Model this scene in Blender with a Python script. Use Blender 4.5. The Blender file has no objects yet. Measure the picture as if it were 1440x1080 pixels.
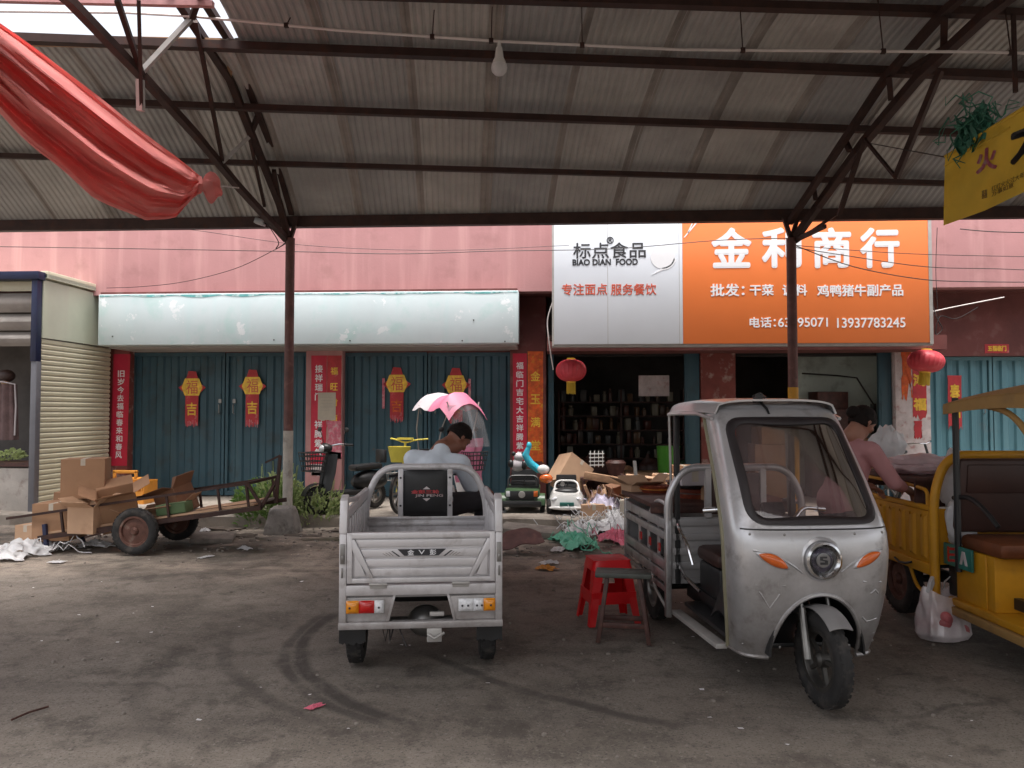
import bpy, bmesh, math, random
from mathutils import Vector, Matrix, Euler, noise
R = math.radians; PI = math.pi
random.seed(7)
scene = bpy.context.scene
C = scene.collection

# ------------------------------------------------------------------ camera, sky, sun
YAW, PITCH, FPX = 3.5, 2.1, 1082.0
cam = bpy.data.objects.new('camera', bpy.data.cameras.new('camera')); C.objects.link(cam)
cam.location = (0, 0, 1.6)
cam.rotation_euler = (R(90 + PITCH), 0, R(YAW))
cam.data.sensor_width = 36; cam.data.lens = FPX / 1440 * 36
cam.data.clip_start = .05; cam.data.clip_end = 500
scene.camera = cam
scene.render.resolution_x = 1024; scene.render.resolution_y = 768

SUN_EL, SUN_ROT = 80, 170
world = bpy.data.worlds.new('World'); scene.world = world; world.use_nodes = True
wn = world.node_tree; wn.nodes.clear()
sky = wn.nodes.new('ShaderNodeTexSky'); sky.sky_type = 'NISHITA'; sky.sun_disc = False
sky.sun_elevation = R(SUN_EL); sky.sun_rotation = R(SUN_ROT)
sky.dust_density = 6; sky.air_density = 1.2; sky.ozone_density = .8
hsv = wn.nodes.new('ShaderNodeHueSaturation'); hsv.inputs['Saturation'].default_value = .3   # overcast: the cloud has no blue left
tint = wn.nodes.new('ShaderNodeMix'); tint.data_type = 'RGBA'; tint.blend_type = 'MULTIPLY'; tint.inputs[0].default_value = 1
tint.inputs[7].default_value = (1, .985, .975, 1)
bg = wn.nodes.new('ShaderNodeBackground'); bg.inputs[1].default_value = .15
wo = wn.nodes.new('ShaderNodeOutputWorld')
wn.links.new(sky.outputs[0], hsv.inputs['Color']); wn.links.new(hsv.outputs[0], tint.inputs[6])
wn.links.new(tint.outputs[2], bg.inputs[0]); wn.links.new(bg.outputs[0], wo.inputs[0])
sl = bpy.data.lights.new('sun', 'SUN'); sl.energy = 1.5; sl.angle = R(28); sl.color = (1, .97, .93)
sun = bpy.data.objects.new('sun', sl); C.objects.link(sun)
sun.rotation_euler = (R(90 - SUN_EL), 0, R(180 - SUN_ROT))
scene.view_settings.view_transform = 'Standard'; scene.view_settings.look = 'None'
scene.view_settings.gamma = 1; scene.view_settings.use_curve_mapping = False
scene.view_settings.exposure = 1.3

# ------------------------------------------------------------------ pixel helpers (1440 x 1080 photograph)
CM = Euler((R(90 + PITCH), 0, R(YAW))).to_matrix()
def ray(px, py): return CM @ Vector(((px - 720) / FPX, (540 - py) / FPX, -1))
def at(px, py, Y):
    d = ray(px, py); t = Y / d.y
    return Vector((d.x * t, Y, 1.6 + d.z * t))
def gnd(px, py, z=0.0):
    d = ray(px, py); t = (z - 1.6) / d.z
    return Vector((d.x * t, d.y * t, z))
def rect(x0, y0, x1, y1, Y):
    ym = (y0 + y1) / 2; xm = (x0 + x1) / 2
    return at(x0, ym, Y).x, at(x1, ym, Y).x, at(xm, y1, Y).z, at(xm, y0, Y).z

# ------------------------------------------------------------------ materials
def mat(name, col, rough=.6, metal=0., var=.12, scale=5., bump=0., bscale=60., dirt=None, spec=.5, sss=0, coat=0, streak=None, trans=0, mud=None, chips=None, scratch=0, rndv=0):
    m = bpy.data.materials.new(name); m.use_nodes = True
    nt = m.node_tree; N = nt.nodes; L = nt.links
    p = N['Principled BSDF']; p.inputs['Roughness'].default_value = rough; p.inputs['Metallic'].default_value = metal
    p.inputs['Specular IOR Level'].default_value = spec
    if coat: p.inputs['Coat Weight'].default_value = coat
    tc = N.new('ShaderNodeTexCoord')
    def noi(sc, det=5, vec=None, ro=.6):
        n = N.new('ShaderNodeTexNoise'); n.inputs['Scale'].default_value = sc; n.inputs['Detail'].default_value = det
        n.inputs['Roughness'].default_value = ro
        L.new(vec or tc.outputs['Object'], n.inputs['Vector']); return n
    def mix(fac, a, b, blend='MIX'):
        x = N.new('ShaderNodeMix'); x.data_type = 'RGBA'; x.blend_type = blend
        for sock, v in ((0, fac), (6, a), (7, b)):
            if isinstance(v, (int, float)): x.inputs[sock].default_value = v
            elif isinstance(v, tuple): x.inputs[sock].default_value = (*v[:3], 1)
            else: L.new(v, x.inputs[sock])
        return x.outputs[2]
    def ramp(src, a, b):
        r = N.new('ShaderNodeMapRange'); r.inputs[1].default_value = a; r.inputs[2].default_value = b
        L.new(src, r.inputs[0]); return r.outputs[0]
    n1 = noi(scale)
    lo = tuple(c * (1 - var) for c in col); hi = tuple(min(1, c * (1 + var)) for c in col)
    out = mix(ramp(n1.outputs[0], .3, .7), lo, hi)
    if streak:   # rain streaks running down: (colour, strength, scale)
        mp = N.new('ShaderNodeMapping'); mp.inputs['Scale'].default_value = (1, 1, .07)
        L.new(tc.outputs['Object'], mp.inputs[0])
        n3 = noi(streak[2], 4, mp.outputs[0])
        f = N.new('ShaderNodeMath'); f.operation = 'MULTIPLY'; f.inputs[1].default_value = streak[1]
        L.new(ramp(n3.outputs[0], .5, .75), f.inputs[0])
        out = mix(f.outputs[0], out, streak[0])
    if dirt:     # (colour, strength, scale, threshold)
        n2 = noi(dirt[2], 7)
        th = dirt[3] if len(dirt) > 3 else .5
        f = N.new('ShaderNodeMath'); f.operation = 'MULTIPLY'; f.inputs[1].default_value = dirt[1]
        L.new(ramp(n2.outputs[0], th, th + .14), f.inputs[0])
        out = mix(f.outputs[0], out, dirt[0])
        rr = ramp(f.outputs[0], 0, 1)
        ro = N.new('ShaderNodeMapRange'); ro.inputs[3].default_value = rough; ro.inputs[4].default_value = min(1, rough + .3)
        L.new(rr, ro.inputs[0]); L.new(ro.outputs[0], p.inputs['Roughness'])
    if rndv:     # each sheet weathers differently
        oi = N.new('ShaderNodeObjectInfo'); hv = N.new('ShaderNodeHueSaturation'); L.new(ramp(oi.outputs['Random'], 0, 1), hv.inputs['Saturation'])
        mrn = N.new('ShaderNodeMapRange'); mrn.inputs[3].default_value = 1-rndv; mrn.inputs[4].default_value = 1+rndv
        L.new(oi.outputs['Random'], mrn.inputs[0]); L.new(mrn.outputs[0], hv.inputs['Value']); L.new(out, hv.inputs['Color']); out = hv.outputs[0]
    if chips:    # (colour, scale, threshold): flaked spots
        n4 = noi(chips[1], 8, None, .7); out = mix(ramp(n4.outputs[0], chips[2], chips[2]+.02), out, chips[0])
    if scratch:
        mp2 = N.new('ShaderNodeMapping'); mp2.inputs['Scale'].default_value = (60, 60, 2.5); mp2.inputs['Rotation'].default_value = (.5, .7, .3)
        L.new(tc.outputs['Object'], mp2.inputs[0]); n5 = noi(1.0, 3, mp2.outputs[0]); f = N.new('ShaderNodeMath'); f.operation = 'MULTIPLY'; f.inputs[1].default_value = scratch
        L.new(ramp(n5.outputs[0], .66, .72), f.inputs[0]); out = mix(f.outputs[0], out, (.62, .6, .58))
    if mud:      # (colour, z low, z high): splashed dirt from below
        sp = N.new('ShaderNodeSeparateXYZ'); L.new(tc.outputs['Object'], sp.inputs[0]); n6 = noi(7, 8, None, .72)
        ad = N.new('ShaderNodeMath'); ad.operation = 'MULTIPLY_ADD'; ad.inputs[1].default_value = -(mud[2]-mud[1])*1.6; L.new(n6.outputs[0], ad.inputs[0]); L.new(sp.outputs[2], ad.inputs[2])
        fm = N.new('ShaderNodeMapRange'); fm.inputs[1].default_value = mud[1]-(mud[2]-mud[1])*.9; fm.inputs[2].default_value = mud[2]-(mud[2]-mud[1])*.6; fm.inputs[3].default_value = .75; fm.inputs[4].default_value = 0
        L.new(ad.outputs[0], fm.inputs[0]); out = mix(fm.outputs[0], out, mud[0])
    L.new(out, p.inputs['Base Color'])
    if trans:
        tr = N.new('ShaderNodeBsdfTranslucent'); L.new(out, tr.inputs[0]); ms = N.new('ShaderNodeMixShader'); ms.inputs[0].default_value = trans
        om = [n for n in N if n.type == 'OUTPUT_MATERIAL'][0]
        L.new(p.outputs[0], ms.inputs[1]); L.new(tr.outputs[0], ms.inputs[2]); L.new(ms.outputs[0], om.inputs[0])
    if bump:
        b = N.new('ShaderNodeBump'); b.inputs['Strength'].default_value = bump; b.inputs['Distance'].default_value = .01
        L.new(noi(bscale, 4).outputs[0], b.inputs['Height']); L.new(b.outputs[0], p.inputs['Normal'])
    return m
def glass(name, tint_=(1, 1, 1), dust_light=.15, dustcol=(.5, .42, .42), op=.0, film=False):
    m = bpy.data.materials.new(name); m.use_nodes = True
    N = m.node_tree.nodes; L = m.node_tree.links
    for n in list(N):
        if n.type != 'OUTPUT_MATERIAL': N.remove(n)
    o = [n for n in N if n.type == 'OUTPUT_MATERIAL'][0]
    t = N.new('ShaderNodeBsdfTransparent'); t.inputs[0].default_value = (*tint_, 1)
    g = N.new('ShaderNodeBsdfGlossy'); g.inputs['Roughness'].default_value = .04
    d = N.new('ShaderNodeBsdfDiffuse'); d.inputs[0].default_value = (*dustcol, 1)
    fr = N.new('ShaderNodeFresnel'); fr.inputs[0].default_value = 1.5
    m1 = N.new('ShaderNodeMixShader'); m2 = N.new('ShaderNodeMixShader')
    tc = N.new('ShaderNodeTexCoord'); n = N.new('ShaderNodeTexNoise'); n.inputs['Scale'].default_value = 4; n.inputs['Detail'].default_value = 6
    mr = N.new('ShaderNodeMapRange'); mr.inputs[1].default_value = .3; mr.inputs[2].default_value = .75
    mr.inputs[3].default_value = dust_light * .5 + op; mr.inputs[4].default_value = dust_light * 1.5 + op
    L.new(tc.outputs['Object'], n.inputs['Vector']); L.new(n.outputs[0], mr.inputs[0])
    L.new(mr.outputs[0], m1.inputs[0]); L.new(t.outputs[0], m1.inputs[1]); L.new(d.outputs[0], m1.inputs[2])
    L.new(fr.outputs[0], m2.inputs[0]) if not film else None; m2.inputs[0].default_value = .06; L.new(m1.outputs[0], m2.inputs[1]); L.new(g.outputs[0], m2.inputs[2])
    L.new(m2.outputs[0], o.inputs[0]); return m

M = dict(
 pink=mat('pink_paint', (.47, .235, .235), .8, var=.07, scale=1.2, streak=((.66, .38, .36), .65, 3.5), dirt=((.34, .17, .165), .45, 2.2, .54), chips=((.62, .52, .5), 3.2, .70), bump=.2, bscale=30),
 maroon=mat('maroon_paint', (.16, .05, .045), .75, var=.25, scale=2, dirt=((.25, .16, .14), .5, 4, .55), bump=.2),
 maroonpeel=mat('peeling_maroon_plaster', (.22, .06, .05), .8, var=.2, scale=4, dirt=((.45, .38, .34), .8, 5, .55), bump=.4, bscale=18),
 plaster=mat('dirty_pale_plaster', (.5, .46, .42), .85, var=.15, scale=3, dirt=((.28, .2, .18), .7, 5, .52), bump=.3),
 paperrem=mat('torn_paper_residue', (.62, .55, .55), .85, var=.2, scale=6, dirt=((.4, .15, .14), .7, 9, .55), bump=.5, bscale=30),
 concrete=mat('platform_concrete', (.30, .26, .22), .9, var=.2, scale=1.5, dirt=((.15, .12, .10), .7, 2.5, .5), bump=.5, bscale=25),
 concblock=mat('cast_concrete', (.26, .235, .215), .9, var=.25, scale=5, dirt=((.11, .095, .085), .8, 6, .52), bump=.7, bscale=22),
 steeldoor=mat('teal_painted_steel', (.036, .092, .125), .5, bump=.25, bscale=4, chips=((.10, .07, .05), 4, .68), var=.2, scale=1.3, streak=((.07, .13, .145), .5, 6), dirt=((.05, .055, .05), .5, 3, .55)),
 bluedoor=mat('blue_painted_steel', (.10, .24, .29), .5, var=.12, scale=1.2, streak=((.16, .3, .34), .5, 7), dirt=((.2, .2, .2), .4, 4, .6)),
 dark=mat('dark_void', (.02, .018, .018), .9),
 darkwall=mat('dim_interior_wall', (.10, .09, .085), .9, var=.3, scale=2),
 greenwall=mat('pale_green_interior_wall', (.52, .60, .55), .85, var=.15, scale=1.5, dirt=((.2, .2, .18), .6, 2, .5)),
 fadedsign=mat('sun_bleached_sign', (.56, .64, .66), .5, var=.06, scale=1.2, streak=((.45, .66, .66), .35, 2.5), dirt=((.42, .60, .58), .6, 2.2, .53), chips=((.72, .76, .78), 2.6, .6)),
 tealedge=mat('teal_sign_edge', (.14, .42, .42), .6, var=.4, scale=5, dirt=((.62, .74, .74), .9, 7, .47)),
 soffit=mat('grey_soffit', (.36, .33, .31), .8, var=.15, scale=3, dirt=((.25, .2, .18), .5, 3, .55)),
 signwhite=mat('white_vinyl', (.68, .71, .76), .4, var=.03, scale=1),
 signorange=mat('orange_vinyl', (.82, .20, .045), .42, var=.04, scale=1),
 white=mat('white_letters', (.82, .82, .84), .4, var=.02),
 black=mat('black_letters', (.03, .03, .035), .4),
 orangeletter=mat('orange_letters', (.62, .10, .05), .4),
 redpaper=mat('crimson_couplet_paper', (.58, .018, .055), .55, var=.12, scale=4, dirt=((.5, .07, .09), .5, 8, .55)),
 redfade=mat('faded_red_paper', (.52, .04, .05), .6, var=.2, scale=6, dirt=((.6, .3, .28), .6, 9, .58)),
 goldpaper=mat('orange_gold_paper', (.66, .10, .012), .45, var=.35, scale=9, dirt=((.75, .38, .02), .8, 13, .55)),
 goldfoil=mat('gold_foil', (.86, .50, .05), .35, var=.3, scale=14, metal=.2),
 pinkpaper=mat('pink_torn_paper', (.6, .16, .22), .8, var=.25, scale=15, dirt=((.66, .5, .5), .8, 14, .5)),
 beigepaper=mat('beige_notice_paper', (.52, .46, .38), .8, var=.1, scale=6),
 lantern=mat('red_lantern_silk', (.62, .055, .075), .5, var=.15, scale=4, dirt=((.7, .3, .3), .5, 4, .55)),
 roof=mat('galvanised_roof_sheet', (.39, .378, .355), .6, .15, var=.18, scale=1.1, streak=((.30, .28, .265), .5, 3), dirt=((.30, .27, .25), .5, 1.7, .55), rndv=.15),
 steel=mat('dark_rusty_steel', (.045, .022, .018), .65, .3, var=.35, scale=6, dirt=((.10, .04, .025), .6, 9, .55)),
 palesteel=mat('pale_steel_angle', (.42, .40, .38), .5, .3, var=.15),
 polered=mat('brown_painted_pole', (.12, .048, .042), .6, var=.3, scale=6, dirt=((.25, .13, .11), .6, 10, .55)),
 polegrey=mat('bare_concrete_pole', (.46, .42, .37), .85, var=.2, scale=6, dirt=((.16, .13, .11), .6, 8, .55), bump=.3),
 wood=mat('raw_wood', (.36, .21, .12), .75, var=.3, scale=9, bump=.2),
 darkwood=mat('dark_old_wood', (.07, .028, .022), .55, var=.4, scale=12, dirt=((.2, .09, .06), .5, 14, .58)),
 greytop=mat('worn_grey_green_seat', (.075, .08, .07), .5, var=.25, scale=12),
 cloth=mat('red_cloth', (.86, .34, .32), .95, var=.08, scale=3, dirt=((.84, .45, .42), .5, 2, .5), bump=.2, bscale=200, trans=.45), roofseam=mat('dark_sheet_lap', (.27, .245, .225), .8, var=.3, scale=2),
 yellowcloth=mat('yellow_banner_cloth', (.80, .58, .07), .7, var=.1, scale=3, trans=.3),
 greennet=mat('green_net', (.08, .28, .2), .6, var=.5, scale=20, trans=.4),
 silver=mat('silver_paint', (.68, .655, .665), .36, .2, var=.08, scale=3, dirt=((.30, .26, .24), .55, 6, .54), coat=.15, mud=((.16, .13, .11), .25, .6), scratch=.5),
 silver2=mat('scuffed_silver_paint', (.54, .53, .54), .28, .5, var=.08, scale=3, mud=((.13, .11, .095), .2, .75), scratch=.6, dirt=((.20, .175, .165), .5, 7, .55), coat=.1, bump=.04, bscale=30),
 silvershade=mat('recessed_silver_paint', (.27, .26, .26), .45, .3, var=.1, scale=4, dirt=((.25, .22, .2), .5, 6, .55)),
 yellowpaint=mat('yellow_paint', (.60, .28, .012), .5, var=.12, scale=4, dirt=((.35, .18, .03), .5, 5, .56)),
 orangedark=mat('orange_brown_vinyl', (.15, .045, .015), .5, var=.4, scale=4),
 brownvinyl=mat('brown_seat_vinyl', (.045, .02, .016), .5, var=.3, scale=3),
 tan=mat('tan_canopy_fabric', (.36, .21, .07), .7, var=.12, scale=3, dirt=((.25, .16, .08), .5, 5, .55)),
 rubber=mat('tyre_rubber', (.018, .017, .017), .8, var=.3, scale=14, dirt=((.10, .085, .075), .5, 10, .5)),
 blackp=mat('black_plastic', (.018, .018, .019), .4, var=.2, scale=8),
 blackframe=mat('black_frame_rubber', (.022, .016, .017), .45),
 chrome=mat('chrome', (.65, .65, .66), .16, 1., var=.05),
 dullmetal=mat('dull_metal', (.28, .27, .26), .4, .8, var=.2, scale=8),
 rustrim=mat('rusty_rim', (.13, .06, .045), .6, .4, var=.35, scale=12, dirt=((.3, .26, .22), .5, 12, .56)),
 amber=mat('amber_lens', (.80, .28, .01), .12, coat=.6, var=.1, scale=30),
 orangelens=mat('orange_lens', (.66, .13, .02), .15, coat=.6, var=.15, scale=20),
 redlens=mat('red_lens', (.50, .008, .008), .12, coat=.6, var=.1, scale=30),
 clearlens=mat('clear_lens', (.74, .74, .76), .12, coat=.8, var=.2, scale=60),
 trim=mat('olive_rubber_trim', (.22, .20, .13), .6),
 card=mat('cardboard', (.37, .21, .12), .85, var=.1, scale=2.5, dirt=((.3, .16, .09), .5, 3, .55)),
 card2=mat('pale_cardboard', (.52, .33, .21), .85, var=.1, scale=3, dirt=((.36, .21, .13), .5, 4, .55)),
 cardin=mat('cardboard_inside', (.24, .12, .07), .9, var=.15, scale=4),
 bluepaint=mat('navy_paint', (.012, .018, .06), .45, var=.2),
 cream=mat('cream_shutter', (.62, .585, .44), .5, var=.06, scale=2, dirt=((.42, .36, .25), .5, 3, .55)),
 sage=mat('pale_sage_panel', (.55, .58, .46), .6, var=.08, scale=1.5, streak=((.52, .5, .42), .6, 2.5)),
 greyfr=mat('grey_aluminium_post', (.17, .17, .19), .5, .3, var=.1),
 redplastic=mat('red_plastic', (.66, .008, .012), .32, var=.08, scale=5),
 orangecrate=mat('orange_plastic', (.60, .24, .03), .5, var=.15, scale=5),
 skin=mat('tanned_skin', (.23, .095, .06), .55, var=.08, scale=10),
 skin2=mat('light_tanned_skin', (.34, .16, .11), .55, var=.08, scale=10),
 hair=mat('black_hair', (.012, .008, .007), .7, var=.4, scale=50, bump=.6, bscale=120, spec=.15),
 shirt=mat('pale_blue_shirt', (.70, .76, .84), .8, var=.05, scale=6, bump=.5, bscale=14),
 pants=mat('dark_trousers', (.025, .022, .028), .85, var=.2, scale=6),
 pinkshirt=mat('dusty_pink_shirt', (.50, .24, .25), .8, var=.06, scale=5, bump=.5, bscale=12),
 pinkfab=mat('pink_polyester', (.56, .17, .27), .5, var=.08, scale=5),
 whitefab=mat('white_polyester', (.50, .46, .48), .5, var=.06, scale=5),
 yellowpl=mat('yellow_plastic', (.80, .68, .10), .4, var=.08, scale=6),
 jeepgreen=mat('army_green_plastic', (.05, .10, .045), .35, var=.2, scale=6),
 whitepl=mat('glossy_white_plastic', (.76, .75, .73), .25, var=.04, scale=6, coat=.3),
 cyanpl=mat('cyan_plastic', (.04, .42, .56), .35, var=.08, scale=6),
 leaf=mat('leaf_green', (.16, .27, .07), .6, var=.45, scale=12, trans=.4),
 leaf2=mat('pale_leaf_green', (.38, .45, .2), .6, var=.35, scale=12, trans=.4),
 plasticbag=mat('white_plastic_film', (.78, .77, .78), .35, var=.08, scale=12, spec=.6, trans=.3), pinkishbag=mat('pinkish_plastic_film', (.78, .60, .62), .35, var=.1, scale=9, trans=.3),
 greenpl=mat('green_plastic_film', (.12, .48, .32), .4, var=.2, scale=12),
 pinkpl=mat('pink_plastic_film', (.75, .16, .24), .4, var=.2, scale=12),
 meat=mat('glazed_brown_meat', (.22, .045, .025), .35, var=.45, scale=18, dirt=((.45, .16, .06), .6, 22, .55)),
 stone=mat('rough_stone', (.22, .19, .165), .9, var=.3, scale=8, bump=.7, bscale=25),
 greenbin=mat('bright_green_plastic', (.07, .28, .03), .45, var=.1),
 plategreen=mat('green_plate', (.03, .17, .14), .4, var=.2, scale=10),
 garment=mat('brown_garment', (.13, .08, .08), .8, var=.3, scale=8),
 lensglass=glass('clear_lamp_glass', (.95, .95, .97), .03, (.5, .5, .5)), darkrim=mat('dark_dusty_rim', (.07, .065, .06), .5, .6, var=.3, scale=10),
 wire=mat('black_cable', (.02, .015, .015), .6),
 pipe=mat('white_conduit', (.66, .6, .58), .5),
 purple=mat('purple_film', (.62, .58, .72), .35, var=.25, scale=14),
 glassm=glass('windshield_glass', (.80, .74, .74), .22, (.32, .24, .24)),
 clearfilm=glass('clear_rain_film', (.85, .85, .87), .2, (.5, .48, .5), film=True),
 bagfilm=glass('translucent_bag_film', (.9, .88, .88), .7, (.85, .76, .78), film=True),
)

# ------------------------------------------------------------------ mesh builder
class MB:
    def __init__(s): s.v = []; s.f = []; s.mi = []; s.cur = 0
    def add(s, vs, fs, X=None):
        o = len(s.v)
        s.v += [tuple(X @ Vector(v)) if X is not None else tuple(v) for v in vs]
        for f in fs: s.f.append([i + o for i in f]); s.mi.append(s.cur)
        return s
    def box(s, c, d, rot=None):
        x, y, z = d[0] / 2, d[1] / 2, d[2] / 2
        vs = [(-x,-y,-z),(x,-y,-z),(x,y,-z),(-x,y,-z),(-x,-y,z),(x,-y,z),(x,y,z),(-x,y,z)]
        X = Matrix.Translation(c)
        if rot is not None: X = X @ Euler(rot).to_matrix().to_4x4()
        return s.add(vs, [(0,3,2,1),(4,5,6,7),(0,1,5,4),(1,2,6,5),(2,3,7,6),(3,0,4,7)], X)
    def bb(s, x0, x1, y0, y1, z0, z1):
        return s.box(((x0+x1)/2, (y0+y1)/2, (z0+z1)/2), (abs(x1-x0), abs(y1-y0), abs(z1-z0)))
    def bar(s, a, b, w, h=None, up=(0,0,1)):
        a = Vector(a); b = Vector(b); d = b - a; h = h or w
        if d.length < 1e-6: return s
        z = d.normalized(); u = Vector(up)
        if abs(z.dot(u)) > .98: u = Vector((1, 0, 0))
        x = z.cross(u).normalized(); y = x.cross(z)   # y ~ up
        X = Matrix((( *x, 0), (*y, 0), (*z, 0), (0,0,0,1))).transposed()
        X.translation = (a + b) / 2
        hx, hy, hz = w / 2, h / 2, d.length / 2
        vs = [(-hx,-hy,-hz),(hx,-hy,-hz),(hx,hy,-hz),(-hx,hy,-hz),(-hx,-hy,hz),(hx,-hy,hz),(hx,hy,hz),(-hx,hy,hz)]
        return s.add(vs, [(0,3,2,1),(4,5,6,7),(0,1,5,4),(1,2,6,5),(2,3,7,6),(3,0,4,7)], X)
    def tube(s, pts, r, n=8, cap=True, closed=False, flat=1.0):
        pts = [Vector(p) for p in pts]; k = len(pts)
        rs = r if isinstance(r, (list, tuple)) else [r] * k
        o = len(s.v); prev = None
        for i, p in enumerate(pts):
            if closed: t = pts[(i+1) % k] - pts[i-1]
            else: t = pts[min(i+1, k-1)] - pts[max(i-1, 0)]
            t.normalize()
            if prev is None:
                u = Vector((0,0,1)) if abs(t.z) < .9 else Vector((1,0,0))
                x = t.cross(u).normalized()
            else: x = (prev - t * prev.dot(t)).normalized()
            prev = x; y = t.cross(x)
            for j in range(n):
                a = 2*PI*j/n
                s.v.append(tuple(p + x*math.cos(a)*rs[i] + y*math.sin(a)*rs[i]*flat))
        m = k if closed else k - 1
        for i in range(m):
            i2 = (i+1) % k
            for j in range(n):
                j2 = (j+1) % n
                s.f.append([o+i*n+j, o+i*n+j2, o+i2*n+j2, o+i2*n+j]); s.mi.append(s.cur)
        if cap and not closed:
            s.f.append([o+j for j in range(n)][::-1]); s.mi.append(s.cur)
            s.f.append([o+(k-1)*n+j for j in range(n)]); s.mi.append(s.cur)
        return s
    def cyl(s, a, b, r, n=16, r2=None): return s.tube([a, b], [r, r if r2 is None else r2], n)
    def lathe(s, prof, c=(0,0,0), axis='Z', n=24, closed=False, X=None):
        vs = []
        for (h, r) in prof:
            for j in range(n):
                a = 2*PI*j/n; p, q = r*math.cos(a), r*math.sin(a)
                vs.append((h, p, q) if axis == 'X' else ((q, h, p) if axis == 'Y' else (p, q, h)))
        fs = []; k = len(prof)
        for i in range(k if closed else k-1):
            i2 = (i+1) % k
            for j in range(n):
                j2 = (j+1) % n; fs.append((i*n+j, i*n+j2, i2*n+j2, i2*n+j))
        if not closed:
            if prof[0][1] > 1e-5: fs.append(tuple(range(n))[::-1])
            if prof[-1][1] > 1e-5: fs.append(tuple((k-1)*n+j for j in range(n)))
        XX = Matrix.Translation(c)
        if X is not None: XX = XX @ X
        return s.add(vs, fs, XX)
    def ell(s, c, r, rot=None, n=14, m=10):
        if not isinstance(r, (tuple, list)): r = (r, r, r)
        vs = []; fs = []
        for i in range(m+1):
            th = PI*i/m
            for j in range(n):
                a = 2*PI*j/n
                vs.append((r[0]*math.sin(th)*math.cos(a), r[1]*math.sin(th)*math.sin(a), r[2]*math.cos(th)))
        for i in range(m):
            for j in range(n):
                j2 = (j+1) % n; fs.append((i*n+j, (i+1)*n+j, (i+1)*n+j2, i*n+j2))
        X = Matrix.Translation(c)
        if rot is not None: X = X @ Euler(rot).to_matrix().to_4x4()
        return s.add(vs, fs, X)
    def cap(s, a, b, ra, rb=None):    # a limb: tapered with rounded ends
        rb = ra if rb is None else rb
        s.tube([a, b], [ra, rb], 12); s.ell(a, ra, n=12, m=8); s.ell(b, rb, n=12, m=8); return s
    def prism(s, pts, off):           # planar polygon extruded by vector off
        n = len(pts); o = Vector(off)
        vs = [Vector(p) for p in pts] + [Vector(p) + o for p in pts]
        fs = [tuple(range(n))[::-1], tuple(range(n, 2*n))] + [(i, (i+1) % n, n+(i+1) % n, n+i) for i in range(n)]
        return s.add(vs, fs)
    def grid(s, fn, nu, nv):
        vs = [fn(i/(nu-1), j/(nv-1)) for j in range(nv) for i in range(nu)]
        fs = [(j*nu+i, j*nu+i+1, (j+1)*nu+i+1, (j+1)*nu+i) for j in range(nv-1) for i in range(nu-1)]
        return s.add(vs, fs)
    def jitter(s, a, sc=6, start=0):
        for i in range(start, len(s.v)):
            v = Vector(s.v[i]); d = noise.noise_vector(v * sc + Vector((3.1, 1.7, 5.2)))
            s.v[i] = tuple(v + d * a)
        return s
    def mesh(s, name, mats):
        me = bpy.data.meshes.new(name); me.from_pydata(s.v, [], s.f)
        for m_ in (mats if isinstance(mats, (list, tuple)) else [mats]): me.materials.append(m_)
        if any(s.mi): me.polygons.foreach_set('material_index', s.mi)
        return me
    def build(s, name, mats, parent=None, world=False, smooth=35, bevel=0, fix=True, solid=0, sub=0):
        me = s.mesh(name, mats)
        if world and parent is not None:
            me.transform(Matrix.Translation(-parent.location))
        if fix or bevel:
            bm = bmesh.new(); bm.from_mesh(me)
            bmesh.ops.remove_doubles(bm, verts=bm.verts, dist=1e-5)
            if fix: bmesh.ops.recalc_face_normals(bm, faces=bm.faces)
            bm.to_mesh(me); bm.free()
        if bevel or solid or sub:
            o = bpy.data.objects.new('tmp', me); C.objects.link(o)
            if solid: q = o.modifiers.new('s', 'SOLIDIFY'); q.thickness = solid; q.offset = 0
            if bevel: q = o.modifiers.new('b', 'BEVEL'); q.width = bevel; q.segments = 2; q.limit_method = 'ANGLE'; q.angle_limit = R(40)
            if sub: q = o.modifiers.new('u', 'SUBSURF'); q.levels = sub; q.render_levels = sub
            me = bake(o, name)
        if smooth:
            me.polygons.foreach_set('use_smooth', [True] * len(me.polygons)); me.set_sharp_from_angle(angle=R(smooth))
        return link(name, me, parent)
def bake(o, name):
    dg = bpy.context.evaluated_depsgraph_get(); dg.update()
    me = bpy.data.meshes.new_from_object(o.evaluated_get(dg)); me.name = name
    old = o.data; bpy.data.objects.remove(o)
    return me
def link(name, me, parent=None, loc=None, rot=None):
    o = bpy.data.objects.new(name, me); C.objects.link(o)
    if parent is not None: o.parent = parent
    if loc is not None: o.location = loc
    if rot is not None: o.rotation_euler = rot
    return o
def blob(mb, name, mats, parent=None, voxel=.012, smooth_it=4, world=False):   # many volumes fused to one skin
    me = mb.mesh(name, mats)
    if world and parent is not None: me.transform(Matrix.Translation(-parent.location))
    bm = bmesh.new(); bm.from_mesh(me); bmesh.ops.recalc_face_normals(bm, faces=bm.faces); bm.to_mesh(me); bm.free()
    o = bpy.data.objects.new('tmp', me); C.objects.link(o)
    q = o.modifiers.new('r', 'REMESH'); q.mode = 'VOXEL'; q.voxel_size = voxel; q.use_smooth_shade = True
    q = o.modifiers.new('s', 'SMOOTH'); q.iterations = smooth_it; q.factor = .5
    me = bake(o, name)
    if not me.materials: me.materials.append(mats)
    me.polygons.foreach_set('use_smooth', [True] * len(me.polygons))
    return link(name, me, parent)
def tag(o, label=None, cat=None, group=None, kind=None):
    if label: o['label'] = label
    if cat: o['category'] = cat
    if group: o['group'] = group
    if kind: o['kind'] = kind
    return o
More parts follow.
